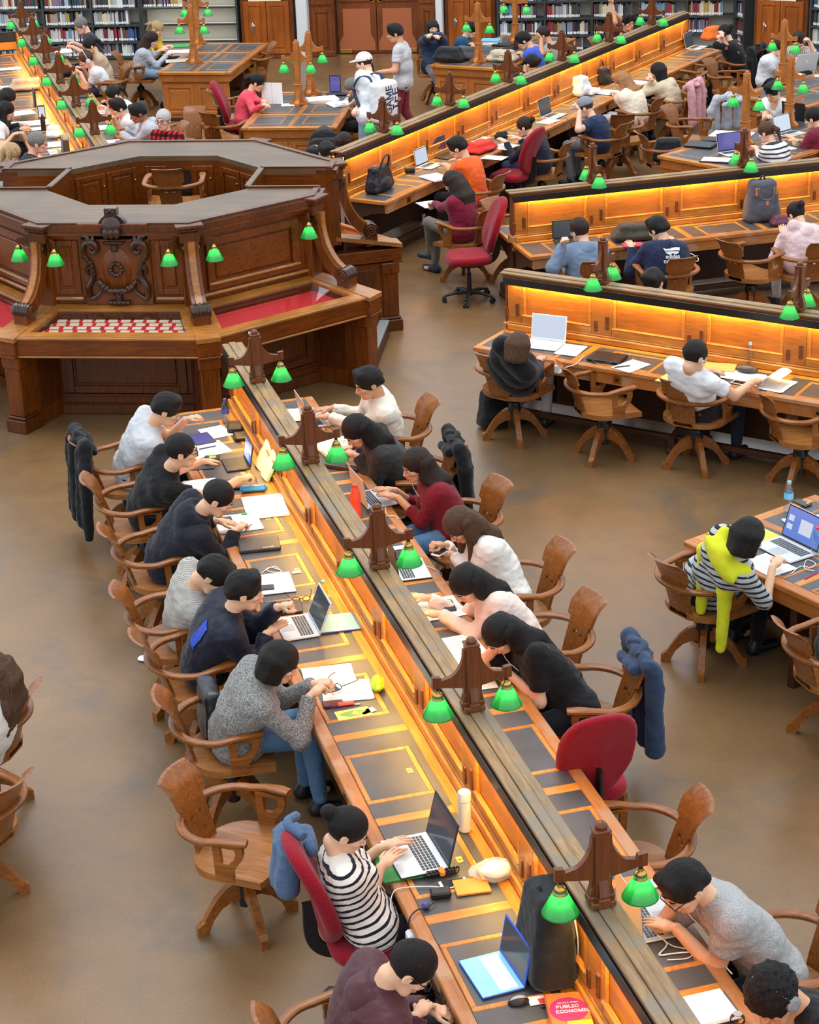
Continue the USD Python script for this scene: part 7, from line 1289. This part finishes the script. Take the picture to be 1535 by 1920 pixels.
# ---------------- middle tables
o = sheets('white sheet held upright by the woman in coral', (-0.454, 8.485, 0.742), -6, .01, .01, 1, lines=False); part(o, 'held_page', J(box(-.15, -.002, -.002, .002, .01, .3), box(.002, .15, -.002, .002, .01, .3)), 'paper'); sheets('calculator-sized papers beside the upright sheet', (-0.222, 8.438, 0.742), 10, .2, .16, 4); sheets('thick white paper stack right of the lamp posts', (0.206, 8.737, 0.742), 20, .42, .3, 25, 'paper_stack'); open_book('big open book before the fair-haired child', (0.567, 8.469, 0.742), 30, .24, .32, .03); slab('tablet propped on the table behind the dais', (0.304, 9.283, 0.742), -10, .17, .006, .24, 'lap_black', 'tablet', 'tablet', .003, (('display', box(-.075, .075, -.0045, -.003, .015, .225), 'screen_violet'),)); slab('black organiser in front of the propped tablet', (0.355, 9.094, 0.742), 0, .3, .14, .03, 'lap_black', 'organiser', 'organiser', .008); slab('magenta notebook by the black organiser', (0.448, 9.126, 0.742), 20, .18, .12, .012, 'book_purple', 'notebook', 'notebook', .002)
o = thing('big_backpack', 'white backpack covered in big dark letters on the standing man in a cap', 'backpack', (*BASE_XY('lettered backpack'), 0), math.radians(150 - 90)); F = Field((-.25, -.42, .85), (.25, .0, 1.5), .012); F.rbox((0, -.235, 1.15), (.13, .05, .2), .06, .02); part(o, 'body', ripple(F.mesh(), .006, 12, 3), 'tee_white', True); part(o, 'base_panel', box(-.17, .17, -.32, -.15, .88, .95, .03), 'sweater_navy')
Rb = np.array([[0, -1, 0], [0, 0, 0], [1, 0, 0]]); rot90 = lambda m: (np.c_[-m[0][:, 1], m[0][:, 0] * 0 + m[0][:, 2], m[0][:, 0]], m[1])
for t_, x_ in (('GAME', .02), ('LIFE', .155)): v, f = rot90(meshkit_text(t_, .115, True)); zc = (v[:, 2].max() + v[:, 2].min()) / 2; v = v * [1, 1, .36 / (v[:, 2].max() - v[:, 2].min())]; part(o, 'lettering', (np.c_[v[:, 0] + x_, -.347 - v[:, 1], v[:, 2] - v[:, 2].mean() + 1.15], f[:, ::-1]), 'denim_dark')
for s in (-1, 1): part(o, 'shoulder_strap', sweep(bez((s * .1, -.17, 1.32), (s * .12, -.10, 1.46), (s * .12, .06, 1.44), (s * .13, .14, 1.28), (s * .15, .05, 1.08)), rsec(.05, .014), [0, 0, 1]), 'denim_dark', 40)
bottle('black drinking flask carried by the walking man in grey', (.90, 8.78, 1.02), .24, .034, 'tube_black', 'alu', neck=.6)
bag('black rucksack on the near corner of the table by the double doors', (1.700, 11.522, 0.742), -20, (.42, .26, .22), 'canvas_black', 'rucksack', 'bag', 4); bag('grey and black bag beside the first lamp post near the doors', (1.907, 11.723, 0.742), -20, (.36, .24, .18), 'canvas_grey', 'bag', 'bag', 6, .2); o = bag('cream tote bag with printed lettering lying near the doors', (2.505, 11.508, 0.742), -20, (.42, .24, .16), 'hoodie_beige', 'tote_bag', 'bag', 9, .2); part(o, 'lettering', TF(meshkit_text('UNITE', .045, True), (-.1, -.155, .07), R=np.array([[1, 0, 0], [0, .3, -.95], [0, .95, .3]])), 'lap_black'); sheets('stack of folders with a blue one on top near the doors', (2.201, 12.966, 0.742), -10, .3, .3, 30, 'folder_stack'); slab('blue folder lying on the stack near the doors', (2.218, 12.973, 0.790), -10, .3, .22, .02, 'light_blue', 'folder', 'folder', .003); laptop('black laptop before the royal blue t-shirt', (2.544, 12.478, 0.742), 345, .32, .22, 100, 'lap_black'); slab('dark flat case beside the stack of folders', (2.416, 12.763, 0.742), -15, .3, .2, .03, 'bag_leather', 'flat_case', 'case', .006)
slab('green folder before the blonde girl in mustard', (-2.797, 13.119, 0.742), 10, .32, .26, .02, 'box_green', 'folder', 'folder', .004); sheets('blue and white papers before the woman in the grey jumper', (-2.689, 12.641, 0.742), 5, .4, .26, 8, 'paper_stack'); sheets('folded newspaper on the upper-left table', (-2.556, 11.861, 0.742), 12, .36, .28, 4, 'newspaper', 'newspaper', 'newspaper')
# ---------------- upper-right tables
slab('closed black laptop sleeve on the near end of the upper-right table', (5.324, 5.749, 0.742), -20, .36, .26, .035, 'bag_leather', 'laptop_sleeve', 'sleeve', .01); slab('black folded organiser behind the laptop sleeve', (5.493, 6.033, 0.742), -10, .3, .16, .025, 'lap_black', 'organiser', 'organiser', .006); laptop('silver laptop with a violet page left of the striped woman', (5.726, 5.341, 0.742), 120, .34, .23, 104, 'lap_silver', screen='screen_violet'); sheets('wide map-like papers across the upper-right table', (5.725, 6.380, 0.742), -15, .5, .34, 3); slab('white clipboard on the near edge of the upper-right table', (5.489, 4.992, 0.742), -12, .36, .24, .014, 'lap_black', 'clipboard', 'clipboard', .003, (('sheet', box(-.165, .165, -.105, .105, .014, .0155), 'paper'),))
laptop('silver laptop with white page before the maroon jersey', (6.441, 6.352, 0.742), 140, .34, .23, 104, 'lap_silver', screen='screen_white'); laptop('black laptop with a pale logo opposite the maroon jersey', (6.599, 7.273, 0.742), 235, .34, .23, 100, 'lap_black', logo='lap_white'); sheets('pile of papers right of the striped woman', (6.268, 5.603, 0.742), 40, .26, .3, 6); slab('brown book stack behind the striped woman', (6.217, 6.542, 0.742), 40, .3, .2, .05, 'kraft', 'book_stack', 'books', .004); bottle('clear bottle with a red cap on the upper-right table', (6.654, 7.594, 0.742), .22, .033, cap='card_red'); slab('blue tablet on the brown book stack', (6.225, 6.482, 0.795), 40, .2, .14, .01, 'light_blue', 'tablet', 'tablet', .003)
o = bag('black sports bag with a white tick on the chair by the upper-right table', (*(4.939, 6.091, 0.460)[:2], .475), 0, (.36, .2, .3), 'canvas_black', 'sports_bag', 'bag', 3); part(o, 'tick', prism([(-.07, .10), (-.03, .06), (.10, .14), (-.02, .09), (-.045, .10), (-.055, .125)], -.178, -.17, 'xz'), 'print_white'); jacket('pale blue and white jacket on the chair behind the V-neck', (5.912, 7.678, 0.620), 300, 'hoodie_ltgrey', .4)
laptop('grey laptop on the far upper-right table', (6.837, 10.552, 0.742), 300, .36, .25, 104, 'lap_silver', logo='lap_white'); sheets('white papers on the far upper-right table', (6.698, 10.482, 0.742), 20, .3, .22, 3); sheets('crumpled white slips on the far upper-right table', (6.774, 10.161, 0.742), 50, .18, .12, 2); slab('white power adapter on the far upper-right table', (7.040, 9.951, 0.742), 0, .1, .07, .03, 'lap_white', 'power_adapter', 'power adapter', .006)
# ---------------- upper-left desk
laptop('laptop with a violet screen before the grey-haired man', (-2.721, 5.738, 0.727), EL, .32, .22, 102, 'lap_silver', screen='screen_violet'); slab('brown case standing behind the violet-screen laptop', (-2.576, 5.617, 0.727), 112, .3, .08, .22, 'folder_dark', 'brown_case', 'case', .01); sheets('white papers beside the violet-screen laptop', (-2.956, 6.165, 0.727), 20, .34, .3, 4); bottle('dark cola bottle on the upper-left desk', (-3.287, 7.056, 0.727), .22, .032, 'tube_black', 'card_red'); slab('phone stand with lit screen beside the cola bottle', (-3.526, 7.798, 0.727), 20, .1, .02, .18, 'lap_black', 'phone_stand', 'phone', .003, (('display', box(-.04, .04, -.0115, -.01, .02, .16), 'screen_white'),)); bag('white and blue plastic bag by the partition of the upper-left desk', (-3.002, 6.599, 0.727), 20, (.2, .14, .16), 'tee_white', 'plastic_bag', 'bag', 6, .3)
sheets('big open white notebook before the woman in white at the left edge', (-3.599, 7.463, 0.727), 20, .5, .32, 6); sheets('white exercise sheets below the big notebook', (-3.504, 7.097, 0.727), 24, .4, .2, 3); o = sheets('white sheet held up at the left edge', (-3.814, 7.809, 0.800), 30, .34, .3, 2); slab('small dark screen standing on the upper-left desk', (-3.879, 8.658, 0.727), 112, .3, .02, .22, 'sweater_navy', 'tablet', 'tablet', .004); bag('beige patterned bag slumped on the upper-left desk', (-4.333, 9.809, 0.727), 20, (.5, .24, .16), 'top_beige', 'bag', 'bag', 7, .2); slab('white papers leaning beside the beige bag', (-4.682, 9.947, 0.727), 20, .2, .28, .01, 'paper', 'paper_sheet', 'paper', .001); sheets('pale magazine far up the upper-left desk', (-5.174, 11.421, 0.727), 20, .5, .2, 4, 'magazine', 'magazine'); o = slab('framed notice board at the far left edge', (-5.682, 12.995, 0.727), 20, .5, .03, .3, 'lap_black', 'notice_board', 'board', .004, (('notice', box(-.23, .23, -.0165, -.015, .02, .14), 'note_orange'),))
sheets('white papers before the young man in the light grey hoodie', (-2.199, 6.260, 0.727), 20, .3, .28, 4); slab('grey sleeve under the papers by the plaid shirt', (-2.046, 6.073, 0.727), 30, .36, .26, .02, 'canvas_grey', 'laptop_sleeve', 'sleeve', .006); sheets('white papers before the chin-resting young man', (-2.556, 7.156, 0.727), 20, .3, .28, 3); sheets('white papers before the woman with tied-back hair', (-2.885, 8.113, 0.727), 20, .3, .24, 3); laptop('black laptop before the headphone man', (-3.391, 9.297, 0.727), ER, .32, .22, 100, 'lap_black'); bag('navy striped cap-like bag beside the headphone man', (-4.062, 10.841, 0.727), 20, (.2, .18, .16), 'sweater_navy', 'bag', 'bag', 4); laptop('silver laptop before the woman in beige', (-4.611, 12.177, 0.727), ER, .32, .22, 100, 'lap_silver'); open_book('magazine in the hands of the man in dark grey', (-4.523, 12.390, 0.820), 112, .2, .27, .01)
